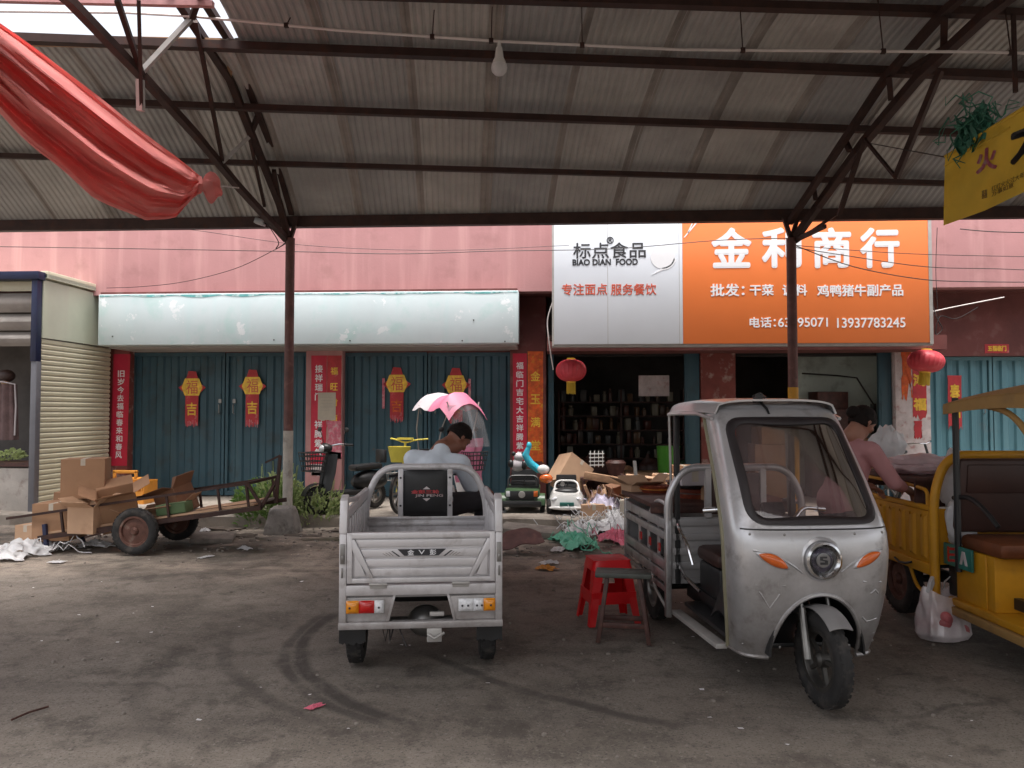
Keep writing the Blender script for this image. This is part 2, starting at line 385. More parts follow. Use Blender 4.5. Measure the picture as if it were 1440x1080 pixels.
def thing(name, label, cat, loc=(0,0,0), rot=(0,0,0), group=None):
    o = bpy.data.objects.new(name, None); C.objects.link(o); o.empty_display_size = .1
    o.location = loc; o.rotation_euler = rot
    return tag(o, label, cat, group)
def copy_tree(o, parent=None):
    c = o.copy(); C.objects.link(c)
    if parent is not None: c.parent = parent
    for ch in list(o.children): copy_tree(ch, c)
    return c
def text_mesh(s, bold=0.0, extrude=.002, spacing=1.0, vertical=False):
    cu = bpy.data.curves.new('txt', 'FONT'); cu.body = '\n'.join(s) if vertical else s
    cu.size = 1; cu.extrude = .05; cu.space_character = spacing; cu.resolution_u = 4
    o = bpy.data.objects.new('tmp', cu); C.objects.link(o)
    me = bake(o, 'lettering'); bpy.data.curves.remove(cu)
    if bold:     # thicken the strokes: shifted copies, each a hair behind the last
        base = [v.co.copy() for v in me.vertices]; fs = [list(p.vertices) for p in me.polygons]; V = []; F = []
        for i in range(9):
            d = Vector((0, 0, 0)) if i == 0 else Vector((math.cos(i*PI/4), math.sin(i*PI/4), 0))*bold
            o_ = len(V)
            for v in base: V.append((v.x+d.x, v.y+d.y, v.z*(1-.07*i)))
            F += [[j+o_ for j in f] for f in fs]
        bpy.data.meshes.remove(me); me = bpy.data.meshes.new('lettering'); me.from_pydata(V, [], F)
    return me
def letters(s, x0, x1, z0, z1, Y, m, parent, name='lettering', bold=.0, vertical=False, spacing=1.0, thick=.004, world=True, slant=0, pieces=False):
    me = text_mesh(s, bold, vertical=vertical, spacing=spacing)
    if len(me.vertices) == 0: return None
    vs = [v.co.copy() for v in me.vertices]
    ax, bx = min(v.x for v in vs), max(v.x for v in vs); ay, by = min(v.y for v in vs), max(v.y for v in vs)
    off = parent.location if (world and parent is not None) else Vector((0,0,0))
    for v in me.vertices:
        u = (v.co.x-ax)/max(1e-6, bx-ax); w = (v.co.y-ay)/max(1e-6, by-ay); d = v.co.z/.05
        v.co = Vector((x0+(x1-x0)*u + slant*w, Y-thick*(.5+.5*d)-.0004, z0+(z1-z0)*w)) - off
    me.materials.clear(); me.materials.append(m); me.name = name
    return link(name, me, parent)
def wheel(parent, c, Rr, w, rimm, rot=(0,0,0), spokes=0, rimr=.62):
    t = MB(); h = w/2; e = Rr - Rr*rimr
    prof = [(-h*.75, Rr*rimr), (-h, Rr*rimr+e*.35), (-h*.95, Rr-e*.3), (-h*.6, Rr-.006), (-h*.2, Rr), (h*.2, Rr), (h*.6, Rr-.006), (h*.95, Rr-e*.3), (h, Rr*rimr+e*.35), (h*.75, Rr*rimr)]
    t.lathe(prof, axis='X', n=36, closed=True)
    for k in range(36):       # tread blocks
        a = 2*PI*k/36
        for sx in (-1, 1):
            t.box((sx*h*.55, math.cos(a)*(Rr-.001), math.sin(a)*(Rr-.001)), (h*.5, .011, .02), (a - PI/2 + 0, 0, 0)) if False else t.box((sx*h*.5, math.cos(a)*(Rr-.0065), math.sin(a)*(Rr-.0065)), (h*.55, .006, Rr*.09), (a, 0, 0))
    o = t.build('wheel', M['rubber'], parent); o.location = c; o.rotation_euler = rot
    r = MB(); rr = Rr*rimr
    r.lathe([(-h*.7, rr*1.02), (-h*.7, rr*.86), (-h*.3, rr*.8), (h*.3, rr*.8), (h*.7, rr*.86), (h*.7, rr*1.02)], axis='X', n=32, closed=True)
    r.lathe([(-h*1.0, 0), (-h*1.0, rr*.16), (-h*.6, rr*.26), (h*.6, rr*.26), (h*1.0, rr*.16), (h*1.0, 0)], axis='X', n=16)
    if spokes:
        for k in range(spokes):
            a = 2*PI*k/spokes; r.bar((0, math.cos(a)*rr*.2, math.sin(a)*rr*.2), (0, math.cos(a)*rr*.84, math.sin(a)*rr*.84), h*.5, rr*.12)
    else:
        r.lathe([(-h*.25, rr*.2), (-h*.4, rr*.5), (-h*.2, rr*.83), (h*.2, rr*.83), (h*.4, rr*.5), (h*.25, rr*.2)], axis='X', n=32, closed=True)
    r.build('rim', rimm, o)
    return o
def arc(c, r, a0, a1, n, f): return [f(c, r, a0+(a1-a0)*i/(n-1)) for i in range(n)]
def crumple(name, label, cat, loc, size, m, group=None, seed=0, n=26, amp=.35, strands=0, flat=True):
    rnd = random.Random(seed); b = MB()
    sx, sy, sz = size
    def fn(u, v):
        x = (u-.5)*2; y = (v-.5)*2
        q = Vector((x*2.2+seed*3.7, y*2.2, seed*1.3))
        h = noise.noise(q)*.5 + noise.noise(q*2.3)*.35 + noise.noise(q*5)*.22
        e = max(0, 1-(x*x+y*y)**1.2*.55)
        d = noise.noise_vector(q*1.7)
        return Vector((x*sx/2*(1+.3*d.x), y*sy/2*(1+.3*d.y), max(.004+.002*d.z, sz*(e*.6+h*amp*2*e))))
    b.grid(fn, n, n)
    for k in range(strands):
        p = [Vector(((rnd.random()-.5)*sx, (rnd.random()-.5)*sy, rnd.random()*sz*.4+.01))]
        a = rnd.random()*6.28
        for i in range(10):
            a += rnd.uniform(-.9, .9); q = p[-1] + Vector((math.cos(a)*sx*.09, math.sin(a)*sy*.09, rnd.uniform(-.4, .4)*sz))
            q.z = max(.006, min(sz*1.3, q.z)); p.append(q)
        b.tube(p, .005, 4)
    o = b.build(name, m, None, fix=False, smooth=50, solid=.002); o.location = loc; o.rotation_euler = (0, 0, rnd.random()*6)
    return tag(o, label, cat, group)

# ------------------------------------------------------------------ ground
def ground_mat():
    m = bpy.data.materials.new('packed_dirty_ground'); m.use_nodes = True
    nt = m.node_tree; N = nt.nodes; L = nt.links; p = N['Principled BSDF']
    geo = N.new('ShaderNodeNewGeometry'); sep = N.new('ShaderNodeSeparateXYZ'); L.new(geo.outputs['Position'], sep.inputs[0])
    def noi(sc, det=6, ro=.6, vec=None):
        n = N.new('ShaderNodeTexNoise'); n.inputs['Scale'].default_value = sc; n.inputs['Detail'].default_value = det; n.inputs['Roughness'].default_value = ro
        L.new(vec or geo.outputs['Position'], n.inputs['Vector']); return n.outputs[0]
    def mth(op, a, b=None, clamp=False):
        x = N.new('ShaderNodeMath'); x.operation = op; x.use_clamp = clamp
        for i, v in enumerate((a, b)):
            if v is None: continue
            if isinstance(v, (int, float)): x.inputs[i].default_value = v
            else: L.new(v, x.inputs[i])
        return x.outputs[0]
    def ramp(src, a, b, lo=0., hi=1.):
        r = N.new('ShaderNodeMapRange'); r.inputs[1].default_value = a; r.inputs[2].default_value = b
        r.inputs[3].default_value = lo; r.inputs[4].default_value = hi
        L.new(src, r.inputs[0]); return r.outputs[0]
    def mix(f, a, b):
        x = N.new('ShaderNodeMix'); x.data_type = 'RGBA'
        for s_, v in ((0, f), (6, a), (7, b)):
            if isinstance(v, (int, float)): x.inputs[s_].default_value = v
            elif isinstance(v, tuple): x.inputs[s_].default_value = (*v, 1)
            else: L.new(v, x.inputs[s_])
        return x.outputs[2]
    col = mix(ramp(noi(.55, 5), .35, .65), (.158, .133, .112), (.235, .205, .175))
    dust_light = mth('MULTIPLY', mth('MULTIPLY', ramp(mth('ADD', sep.outputs[1], mth('MULTIPLY', noi(.8, 5), 1.6)), 7.9, 8.7), ramp(noi(1.3, 6, .65), .3, .5)), .9)  # dusty dirt plus daylight from the canopy gap, both put into the colour
    col = mix(dust_light, col, (.36, .30, .245))
    mp = N.new('ShaderNodeMapping'); mp.inputs['Scale'].default_value = (.35, 1.6, 1); mp.inputs['Rotation'].default_value = (0, 0, .06)
    L.new(geo.outputs['Position'], mp.inputs[0])
    drag = noi(1.6, 6, .62, mp.outputs[0])
    col = mix(mth('MULTIPLY', ramp(drag, .52, .66), .5), col, (.09, .075, .066))      # damp drag marks
    col = mix(mth('MULTIPLY', ramp(noi(2.3, 7, .65), .54, .68), .5), col, (.22, .19, .165))
    col = mix(mth('MULTIPLY', ramp(noi(5, 8, .7), .5, .64), .6), col, (.075, .062, .053))
    col = mix(mth('MULTIPLY', ramp(noi(.42, 6, .68), .5, .6), .6), col, (.085, .073, .06))
    col = mix(mth('MULTIPLY', ramp(noi(1.7, 8, .75), .56, .61), .45), col, (.06, .05, .043))
    col = mix(mth('MULTIPLY', ramp(noi(38, 4, .7), .56, .72), .7), col, (.29, .265, .235))
    col = mix(mth('MULTIPLY', ramp(noi(75, 3, .7), .55, .62), .6), col, (.05, .042, .038))
    vo = N.new('ShaderNodeTexVoronoi'); vo.feature = 'DISTANCE_TO_EDGE'; vo.inputs['Scale'].default_value = .55
    vm = N.new('ShaderNodeMapping'); L.new(geo.outputs['Position'], vm.inputs[0]); nn = N.new('ShaderNodeTexNoise'); nn.inputs['Scale'].default_value = 2.5; nn.inputs['Detail'].default_value = 6
    L.new(geo.outputs['Position'], nn.inputs['Vector']); vx = N.new('ShaderNodeVectorMath'); vx.operation = 'MULTIPLY_ADD'; vx.inputs[1].default_value = (.5, .5, 0)
    L.new(nn.outputs[1], vx.inputs[0]); L.new(geo.outputs['Position'], vx.inputs[2]); L.new(vx.outputs[0], vo.inputs['Vector'])
    crack = mth('MULTIPLY', ramp(vo.outputs[0], .003, .012, 1, 0), ramp(noi(.7, 4), .54, .62))
    col = mix(mth('MULTIPLY', crack, .5), col, (.06, .05, .045))
    col = mix(mth('MULTIPLY', ramp(noi(14, 8, .75), .6, .66), .5), col, (.055, .046, .042))
    wob = mth('MULTIPLY', mth('SUBTRACT', noi(1.1, 3), .5), .14)
    brk = ramp(noi(3.2, 6, .7), .28, .5)
    x, y = sep.outputs[0], sep.outputs[1]
    total = None
    def ring(cx, cy, r, w, ylo, yhi, xlo, xhi, s_):    # one swept tyre track
        nonlocal total
        dx = mth('SUBTRACT', x, cx); dy = mth('SUBTRACT', y, cy)
        d = mth('SQRT', mth('ADD', mth('MULTIPLY', dx, dx), mth('MULTIPLY', dy, dy)))
        d = mth('ABSOLUTE', mth('SUBTRACT', mth('ADD', d, wob), r))
        f = mth('MULTIPLY', ramp(d, w*.7, w*1.9, 1, 0), brk)
        f = mth('MULTIPLY', f, mth('MULTIPLY', ramp(y, ylo, ylo+.25), ramp(y, yhi-.25, yhi, 1, 0)))
        f = mth('MULTIPLY', f, mth('MULTIPLY', ramp(x, xlo, xlo+.2), ramp(x, xhi-.2, xhi, 1, 0)))
        f = mth('MULTIPLY', f, s_)
        total = f if total is None else mth('MAXIMUM', total, f)
    for g in TRACKS: ring(*g)
    col = mix(total, col, (.055, .047, .042))
    # wet patches by the kerb
    wet = mth('MULTIPLY', ramp(noi(.9, 5, .6), .51, .57), mth('MULTIPLY', ramp(y, 8.2, 8.9), ramp(y, 10.2, 10.7, 1, 0)))
    col = mix(mth('MULTIPLY', wet, .75), col, (.05, .04, .034))
    L.new(col, p.inputs['Base Color'])
    ro = mix(wet, ramp(noi(3, 5), .3, .7, .72, .95), (.28, .28, .28))
    L.new(ro, p.inputs['Roughness']); p.inputs['Specular IOR Level'].default_value = .35
    b = N.new('ShaderNodeBump'); b.inputs['Strength'].default_value = .55; b.inputs['Distance'].default_value = .012
    L.new(mth('ADD', mth('MULTIPLY', noi(45, 5, .7), .6), noi(6, 5)), b.inputs['Height']); L.new(b.outputs[0], p.inputs['Normal'])
    return m
# track arcs: centres and radii fitted from three points each on the ground
def circ(p1, p2, p3):
    (x1, y1), (x2, y2), (x3, y3) = p1, p2, p3
    a = 2*(x2-x1); b_ = 2*(y2-y1); c = x2*x2-x1*x1+y2*y2-y1*y1
    d = 2*(x3-x2); e = 2*(y3-y2); f = x3*x3-x2*x2+y3*y3-y2*y2
    D = a*e-b_*d; cx = (c*e-b_*f)/D; cy = (a*f-c*d)/D
    return cx, cy, math.hypot(x1-cx, y1-cy)
TRACKS = []
for pts, w, s_ in (([(462, 865), (425, 925), (560, 1010)], .036, .85), ([(440, 870), (402, 925), (520, 1010)], .028, .7),
                   ([(318, 890), (330, 945), (420, 1000)], .035, .5), ([(620, 925), (740, 968), (890, 1006)], .03, .7),
                   ([(225, 940), (195, 985), (240, 1030)], .04, .3), ([(150, 815), (380, 800), (560, 808)], .07, .4)):
    q = [gnd(*p)[:2] for p in pts]; cx, cy, r = circ(*q)
    xs = [a[0] for a in q]; ys = [a[1] for a in q]
    TRACKS.append((cx, cy, r, w, min(ys)-.25, max(ys)+.25, min(xs)-.45, max(xs)+.3, s_))
g = MB()
def gz(x, y):
    z = .02*(noise.noise(Vector((x*.5, y*.5, 0)))) + .012*noise.noise(Vector((x*1.7, y*1.7, 3)))
    return z - .012
xs = [-150, -60, -25, -14] + [-9 + i*.25 for i in range(73)] + [14, 25, 60, 150]
ys = [-150, -60, -20, -6] + [0 + i*.25 for i in range(46)] + [13, 20, 60, 150]
vs = [(x, y, gz(x, y) if -9 <= x <= 9 and 0 <= y <= 11.3 else -.03) for y in ys for x in xs]
nx = len(xs)
g.add(vs, [(j*nx+i, j*nx+i+1, (j+1)*nx+i+1, (j+1)*nx+i) for j in range(len(ys)-1) for i in range(nx-1)])
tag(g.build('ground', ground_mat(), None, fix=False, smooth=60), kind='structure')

# shopfront platform (its front edge is broken and heaved)
PY = 10.62; PZ = .15
pf = MB(); rnd = random.Random(3)
edge = []; x = -16
while x < 16:
    edge.append((x, PY + rnd.uniform(-.04, .05))); x += rnd.uniform(.25, .6)
edge.append((16, PY))
zt = [PZ + rnd.uniform(-.012, .012) for _ in edge]
n = len(edge)
vs = [(a, b, -.05) for a, b in edge] + [(a, b, z-.025) for (a, b), z in zip(edge, zt)] + [(a, b+.03, z) for (a, b), z in zip(edge, zt)] + [(a, 18, PZ) for a, b in edge]
fs = []
for r_ in range(3):
    for i in range(n-1): fs.append((r_*n+i, r_*n+i+1, (r_+1)*n+i+1, (r_+1)*n+i))
pf.add(vs, fs)
tag(pf.build('pavement', M['concrete'], None, smooth=0), kind='structure')
# loose broken kerb slabs
for i, (px, py, w, h, a, lab) in enumerate([(470, 735, .75, .09, .1, 'broken kerb slab lying right of the concrete pole base'),
                                (745, 752, .8, .1, -.25, 'broken concrete slab beside the open gutter hole'),
                                (300, 760, .5, .07, .3, 'low grey kerb lump on the dirt right of the handcart')]):
    c = gnd(px, py); b = MB(); b.box((0, 0, h/2), (w, .42, h), (0.06, .05, 0)); 
    o = b.build('kerb_slab', M['stone'], None, bevel=.02, smooth=40); o.location = c; o.rotation_euler = (0, 0, a)
    tag(o, lab, 'slab', 'broken kerb slabs along the platform edge')

# ------------------------------------------------------------------ shop building
FY = 12.2   # plane of the pink upper wall
DY = 13.0   # plane of the doors
bld = thing('shop_building', 'long pink painted shop row with maroon pillars and steel doors behind the stalls', 'building', (0, FY, 0))
zb = at(600, 411, FY).z
w = MB(); w.bb(-16, 16, FY, FY+.25, zb, 7.2); w.build('upper_wall', M['pink'], bld, True, smooth=0)
w = MB(); w.bb(-16, 16, FY+.25, 17.5, zb+.02, zb+.2); w.build('ceiling_slab', M['maroon'], bld, True, smooth=0)
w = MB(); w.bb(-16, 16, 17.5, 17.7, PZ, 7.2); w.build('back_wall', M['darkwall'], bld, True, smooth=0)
w = MB(); w.bb(-16, 16, FY+.25, 17.7, 7.1, 7.3); w.build('roof', M['concrete'], bld, True, smooth=0)
def pillar(x0, x1, m, z1=None, y0=None, nm='pillar'):
    X0, X1, _, _ = rect(x0, 500, x1, 650, DY)
    b = MB(); b.bb(X0, X1, (y0 or DY-.12), DY+.4, PZ, z1 or zb+.02); return b.build(nm, m, bld, True, bevel=.01, smooth=40)
pillar(153, 186, M['maroonpeel']); pillar(433, 484, M['pink']); pillar(718, 768, M['maroon'])
pillar(985, 1034, M['maroonpeel'], y0=DY-.05); pillar(1255, 1304, M['paperrem'])
# header wall above the doors
def header(x0, x1, y0, y1, m, Y=DY+.05):
    X0, X1, Z0, Z1 = rect(x0, y0, x1, y1, Y); b = MB(); b.bb(X0, X1, Y, Y+.25, Z0, zb+.02); return b.build('header_wall', m, bld, True, smooth=0)
header(186, 433, 420, 497, M['maroon']); header(484, 718, 420, 497, M['maroon'])
header(1304, 1640, 420, 500, M['maroon'], DY-.1)
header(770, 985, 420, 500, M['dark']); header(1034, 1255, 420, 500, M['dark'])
# steel doors: each leaf is a folded sheet
def leaf(x0, x1, ytop, m, n, seed=0, hx=None):
    X0, X1, Z0, Z1 = rect(x0, ytop, x1, 690, DY+.08); Z0 = PZ+.015
    b = MB(); W = X1-X0; fr = .05
    b.bb(X0+.004, X0+fr, DY+.04, DY+.1, Z0, Z1); b.bb(X1-fr, X1-.004, DY+.04, DY+.1, Z0, Z1)
    b.bb(X0+fr, X1-fr, DY+.04, DY+.1, Z1-.06, Z1); b.bb(X0+fr, X1-fr, DY+.04, DY+.1, Z0, Z0+.08)
    pr = []; p = (W-2*fr)/n
    for i in range(n):
        a = X0+fr+i*p
        pr += [(a, .10), (a+p*.38, .10), (a+p*.5, .065), (a+p*.88, .065)]
    pr.append((X1-fr, .10))
    vs = [(x, DY+y, z) for z in (Z0+.08, Z1-.06) for x, y in pr]; k = len(pr)
    b.add(vs, [(i, i+1, k+i+1, k+i) for i in range(k-1)])
    o = b.build('door', m, bld, True, smooth=0, fix=False)
    if hx:
        hX = at(hx, 600, DY).x; q = MB(); z = at(0, hx and 575, DY).z
        q.tube([(hX, DY+.03, z-.09), (hX, DY-.02, z-.07), (hX, DY-.02, z+.07), (hX, DY+.03, z+.09)], .009, 6)
        q.bb(hX-.025, hX+.025, DY+.02, DY+.04, z+.1, z+.17)
        me = q.build('handle', M['dullmetal'], o, smooth=30); me.data.transform(Matrix.Translation(-bld.location))
    return o
leaf(186, 317, 496, M['steeldoor'], 6, hx=308); leaf(318, 433, 496, M['steeldoor'], 5, hx=328)
leaf(484, 601, 496, M['steeldoor'], 5, hx=592); leaf(602, 718, 496, M['steeldoor'], 5, hx=612)
leaf(1304, 1395, 502, M['bluedoor'], 5, hx=1385); leaf(1396, 1500, 502, M['bluedoor'], 5, hx=1408)
leaf(1501, 1640, 502, M['bluedoor'], 6)
# walls between and behind, interior of the open shop
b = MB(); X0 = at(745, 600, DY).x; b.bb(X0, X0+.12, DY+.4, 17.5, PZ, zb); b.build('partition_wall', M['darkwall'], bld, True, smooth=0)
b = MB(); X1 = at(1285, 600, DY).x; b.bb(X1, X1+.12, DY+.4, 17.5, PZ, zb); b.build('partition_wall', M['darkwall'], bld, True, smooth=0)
X0, X1_, Z0, Z1 = rect(1118, 500, 1262, 700, 13.9)
b = MB(); b.bb(X0, X1_+.1, 13.9, 14.0, PZ, zb); b.build('partition_wall', M['greenwall'], bld, True, smooth=0)
# dark steel shop door frames
for (a, c) in ((963, 984), (1236, 1254), (771, 779)):
    X0, X1, _, _ = rect(a, 500, c, 690, DY); b = MB(); b.bb(X0, X1, DY-.02, DY+.06, PZ, at(0, 500, DY).z)
    b.bb(X0+.03, X0+.05, DY-.035, DY-.02, 1.0, 2.0)
    b.build('door_frame', M['steeldoor'], bld, True, bevel=.008)
X0, X1, Z0, Z1 = rect(700, 486, 1300, 500, DY-.1)
b = MB(); b.bb(at(770, 500, DY).x, at(1302, 500, DY).x, FY+.1, DY-.02, Z0+.04, Z1+.1); b.build('beam', M['maroon'], bld, True, smooth=0)

# ---- faded light box sign over the left doors
sx0, sx1, sz0, sz1 = rect(138, 411, 729, 484, 11.95)
t = thing('shop_signboard', 'long sun bleached pale blue signboard with peeling teal top edge above closed doors', 'signboard', ((sx0+sx1)/2, 11.95, sz0))
b = MB(); b.bb(sx0, sx1, 11.95, 12.18, sz0, sz1); b.build('panel', M['fadedsign'], t, True, bevel=.012, smooth=40)
b = MB()
for i in range(60):   # ragged strip of the old blue film
    a = sx0+.02+(sx1-sx0-.04)*i/60; c = a+(sx1-sx0-.04)/60
    h0 = .01+.04*abs(noise.noise(Vector((a*1.3, 0, 1))))*2; h1 = .01+.04*abs(noise.noise(Vector((c*1.3, 0, 1))))*2
    b.prism([(a, 11.947, sz1-.02), (c, 11.947, sz1-.02), (c, 11.947, sz1-.02-h1), (a, 11.947, sz1-.02-h0)], (0, -.002, 0))
b.build('film_strip', M['tealedge'], t, True, smooth=0)
b = MB(); b.bb(sx0+.05, sx1-.05, 12.18, DY+.05, sz0-.03, sz0+.02); b.build('soffit', M['soffit'], t, True, smooth=0)
b = MB()
for px, py in ((158, 473), (385, 478), (492, 479), (666, 450), (710, 480), (650, 479)):
    q = at(px, py, 11.94); b.lathe([(-.004, .009), (0, .012), (.006, .012)], q, 'Y', 8)
b.build('screw', M['black'], t, True)
b = MB(); b.bb(sx0+.02, sx1-.02, 11.97, 12.19, sz1, sz1+.035); b.build('top_flashing', M['maroon'], t, True, smooth=0)

# ---- orange and white sign
SY = 11.6
ox0, ox1, oz0, oz1 = rect(779, 290, 1308, 483, SY); oz1 = 4.75
t = thing('shop_signboard', 'big orange and white food wholesale signboard with white characters and phone numbers', 'signboard', ((ox0+ox1)/2, SY, oz0))
xm = at(960, 400, SY).x
b = MB(); b.bb(ox0, xm, SY, SY+.12, oz0, oz1); b.build('white_panel', M['signwhite'], t, True, bevel=.005)
b = MB(); b.bb(xm+.002, ox1-.02, SY, SY+.12, oz0, oz1); b.build('orange_panel', M['signorange'], t, True, bevel=.005)
b = MB(); b.bb(ox0-.03, ox0, SY+.01, SY+.2, oz0-.02, oz1); b.bb(ox1-.02, ox1+.03, SY-.004, SY+.2, oz0-.02, oz1); b.bb(ox0-.03, ox1+.03, SY+.02, SY+.2, oz0-.04, oz0); b.build('frame', M['palesteel'], t, True)
b = MB(); b.bb(ox0-.1, ox1+.1, SY+.2, FY, oz0+.1, oz0+.16); b.bb(ox0, ox0+.06, SY+.2, FY+.02, oz0+.4, oz0+.46); b.bb(ox1-.06, ox1, SY+.2, FY+.02, oz0+.4, oz0+.46); b.build('bracket', M['steel'], t, True)
b = MB()
for x_ in (ox0+(xm-ox0)*.42, xm-.05): b.bb(x_-.003, x_+.003, SY-.0012, SY, oz0, oz1)
b.build('seam', M['soffit'], t, True, smooth=0)
def sgn(s, x0, y0, x1, y1, m, bold=.02, nm='lettering'):
    a, c, z0, z1 = rect(x0, y0, x1, y1, SY); return letters(s, a, c, z0, z1, SY, m, t, nm, bold, thick=.008)
sgn('标点食品', 806, 341, 908, 363, M['black'], .01); sgn('®', 853, 333, 863, 343, M['black'])
sgn('BIAO DIAN  FOOD', 805, 364, 897, 373, M['black'], .035)
sgn('专注面点', 790, 399, 854, 415, M['orangeletter'], .01); sgn('服务餐饮', 859, 399, 923, 415, M['orangeletter'], .01)
for ch, x0, x1 in (('金', 1000, 1057), ('利', 1071, 1127), ('商', 1142, 1197), ('行', 1209, 1265)): sgn(ch, x0, 320, x1, 377, M['white'], .032, 'character')
sgn('批发：', 999, 399, 1047, 417, M['white'], .025); sgn('干菜', 1054, 400, 1088, 416, M['white'], .025); sgn('调料', 1100, 400, 1135, 416, M['white'], .025)
sgn('鸡鸭猪牛副产品', 1149, 400, 1270, 417, M['white'], .025)
sgn('电话：', 1054, 446, 1091, 461, M['white'], .02); sgn('63195071', 1094, 447, 1164, 460, M['white'], .012); sgn('13937783245', 1177, 447, 1273, 461, M['white'], .012)
q = at(932, 361, SY); b = MB()
r_ = 17/1082*SY
b.lathe([(-.006, 0), (-.006, r_), (0, r_)], q, 'Y', 40)
pts = []
for i in range(12):
    u = i/11; a = R(-10 - 80*u); pts.append(q+Vector((math.cos(a)*r_*1.1, -.006, math.sin(a)*r_*1.1)))
tip = at(916, 387, SY)+Vector((0, -.006, 0)); low = [p.copy() for p in pts[::-1]]
b.prism(pts + [tip] + [q+Vector((math.cos(R(-10-80*(1-i/11)))*r_*.9, -.006, math.sin(R(-10-80*(1-i/11)))*r_*.9)) for i in range(12)], (0, .005, 0))
b.build('logo_comma', M['white'], t, True)
b = MB()
for (a, c, d, e, w_) in ((963, 334, 986, 314, 2.2), (968, 328, 978, 314, .8)):
    p0 = at(a, c, SY); p1 = at(d, e, SY)
    b.prism([p0+Vector((-.02, -.001, 0)), p0+Vector((.0, -.001, 0)), p1+Vector((w_*.011, -.001, .1)), p1+Vector((-.01, -.001, .1))], (0, -.004, 0))
b.build('diagonal_line', M['white'], t, True, smooth=0)

# ------------------------------------------------------------------ couplets, fortune papers, notices
def paper(name, label, cat, x0, y0, x1, y1, Y, m, group=None, torn=0, seed=0, tilt=0, sides=0):
    X0, X1, Z0, Z1 = rect(x0, y0, x1, y1, Y); rnd = random.Random(seed)
    t = thing(name, label, cat, ((X0+X1)/2, Y, Z0), group=group)
    bot = []
    k = 9 if torn else 1
    for i in range(k+1):
        u = i/k; bot.append((X0+(X1-X0)*u+tilt, Z0+(rnd.random()*torn if torn else 0)))
    L_ = [(X0+tilt*(1-j/12) + (rnd.uniform(0, sides) if sides else 0), Z0+(Z1-Z0)*j/12) for j in range(1, 12)][::-1]
    R_ = [(X1+tilt*(1-j/12) - (rnd.uniform(0, sides) if sides else 0), Z0+(Z1-Z0)*j/12) for j in range(1, 12)]
    pts = [(x, Y, z) for x, z in bot + R_ + [(X1, Z1), (X0, Z1)] + L_]
    b = MB(); b.prism(pts, (0, .004, 0)); b.build('sheet', m, t, True, smooth=0)
    return t, (X0, X1, Z0, Z1)
gc = 'red spring couplets pasted beside the shop doors'
def couplet(s, label, px, Y, m=M['redpaper'], lm=M['white'], tilt=0, torn=.0, f0=.06, f1=.94, bold=.02, inset=.26, group=gc, border=True):
    t, (X0, X1, Z0, Z1) = paper('couplet_banner', label, 'banner', *px, Y, m, group, torn=torn, seed=len(s)+int(px[0]), tilt=tilt, sides=.006)
    W = X1-X0; H = Z1-Z0; n = len(s); ph = H*(f1-f0)/n
    for i, ch in enumerate(s):
        if ch == ' ': continue
        zc = Z1 - H*f0 - ph*(i+.5); hh = min(ph*.4, W*(.5-inset))*1.05; tt = tilt*(1-(zc-Z0)/H)
        letters(ch, (X0+X1)/2-hh+tt, (X0+X1)/2+hh+tt, zc-hh, zc+hh, Y, lm, t, 'character', bold, thick=.002)
    if border:
        b = MB()
        for xx in (X0+W*.07, X1-W*.1): b.prism([(xx+tilt, Y, Z0+.1), (xx+tilt+W*.025, Y, Z0+.1), (xx+W*.025, Y, Z1-.02), (xx, Y, Z1-.02)], (0, -.0015, 0))
        b.build('border_line', M['redfade'], t, True, smooth=0)
    return t
PYy = DY-.125
couplet('旧岁今去福临春来和春风', 'long crimson couplet with white characters on the leftmost pillar behind orange crate', (158, 498, 182, 655), PYy, tilt=-.03, f0=.14)
couplet('接祥瑞门  祥腾紫气', 'crimson couplet strip at the left of the middle pink pillar, covered by beige notice', (437, 500, 459, 652), PYy, f0=.08)
couplet('福旺财源', 'crimson couplet strip at the right of the middle pillar with its lower half torn off', (459.5, 500, 480, 606), PYy, M['redfade'], torn=.25, f0=.1, lm=M['goldfoil'])
couplet('福临门吉宅大吉祥腾紫气', 'crimson couplet with white characters on pillar right of the second steel doors', (721, 497, 741, 655), PYy, f0=.07)
couplet('金玉满堂', 'orange gold couplet covered in gilt pattern, right beside a crimson couplet', (742, 494, 764, 652), PYy, M['goldpaper'], M['goldfoil'], f0=.12, inset=.2, torn=.05, border=False)
t = couplet('鸿福', 'torn red and gold couplet on peeling pillar behind the right hand lantern', (1283, 488, 1303, 592), PYy, M['redfade'], M['goldfoil'], f0=.28, inset=.06, torn=.2, bold=.05, border=False)
t, _ = paper('paper_scrap', 'orange red upper scrap of old couplet on the peeling right pillar', 'paper', 1267, 486, 1283, 566, PYy-.002, M['goldpaper'], torn=.35, seed=4, sides=.03)
t, _ = paper('paper_scrap', 'small isolated red paper scrap low on the peeling right pillar', 'paper', 1285, 592, 1297, 618, PYy-.002, M['redfade'], torn=.05, seed=9, sides=.02)
t, _ = paper('notice', 'beige paper notice pasted across the middle pillar couplets', 'notice', 447, 552, 472, 592, PYy-.006, M['beigepaper'], torn=.02, seed=2)
X0, X1, Z0, Z1 = rect(449, 556, 470, 588, PYy-.006); b = MB()
for i in range(5): z = Z1-.03-i*.055; b.bb(X0+.02, X1-.02-(.05 if i == 4 else 0), PYy-.0075, PYy-.006, z-.004, z)
b.build('print_line', M['soffit'], t, True, smooth=0)
t, _ = paper('paper_scrap', 'pink white torn paper remains under the beige notice on the middle pillar', 'paper', 459, 592, 481, 650, PYy-.003, M['pinkpaper'], torn=.2, seed=11, sides=.04)
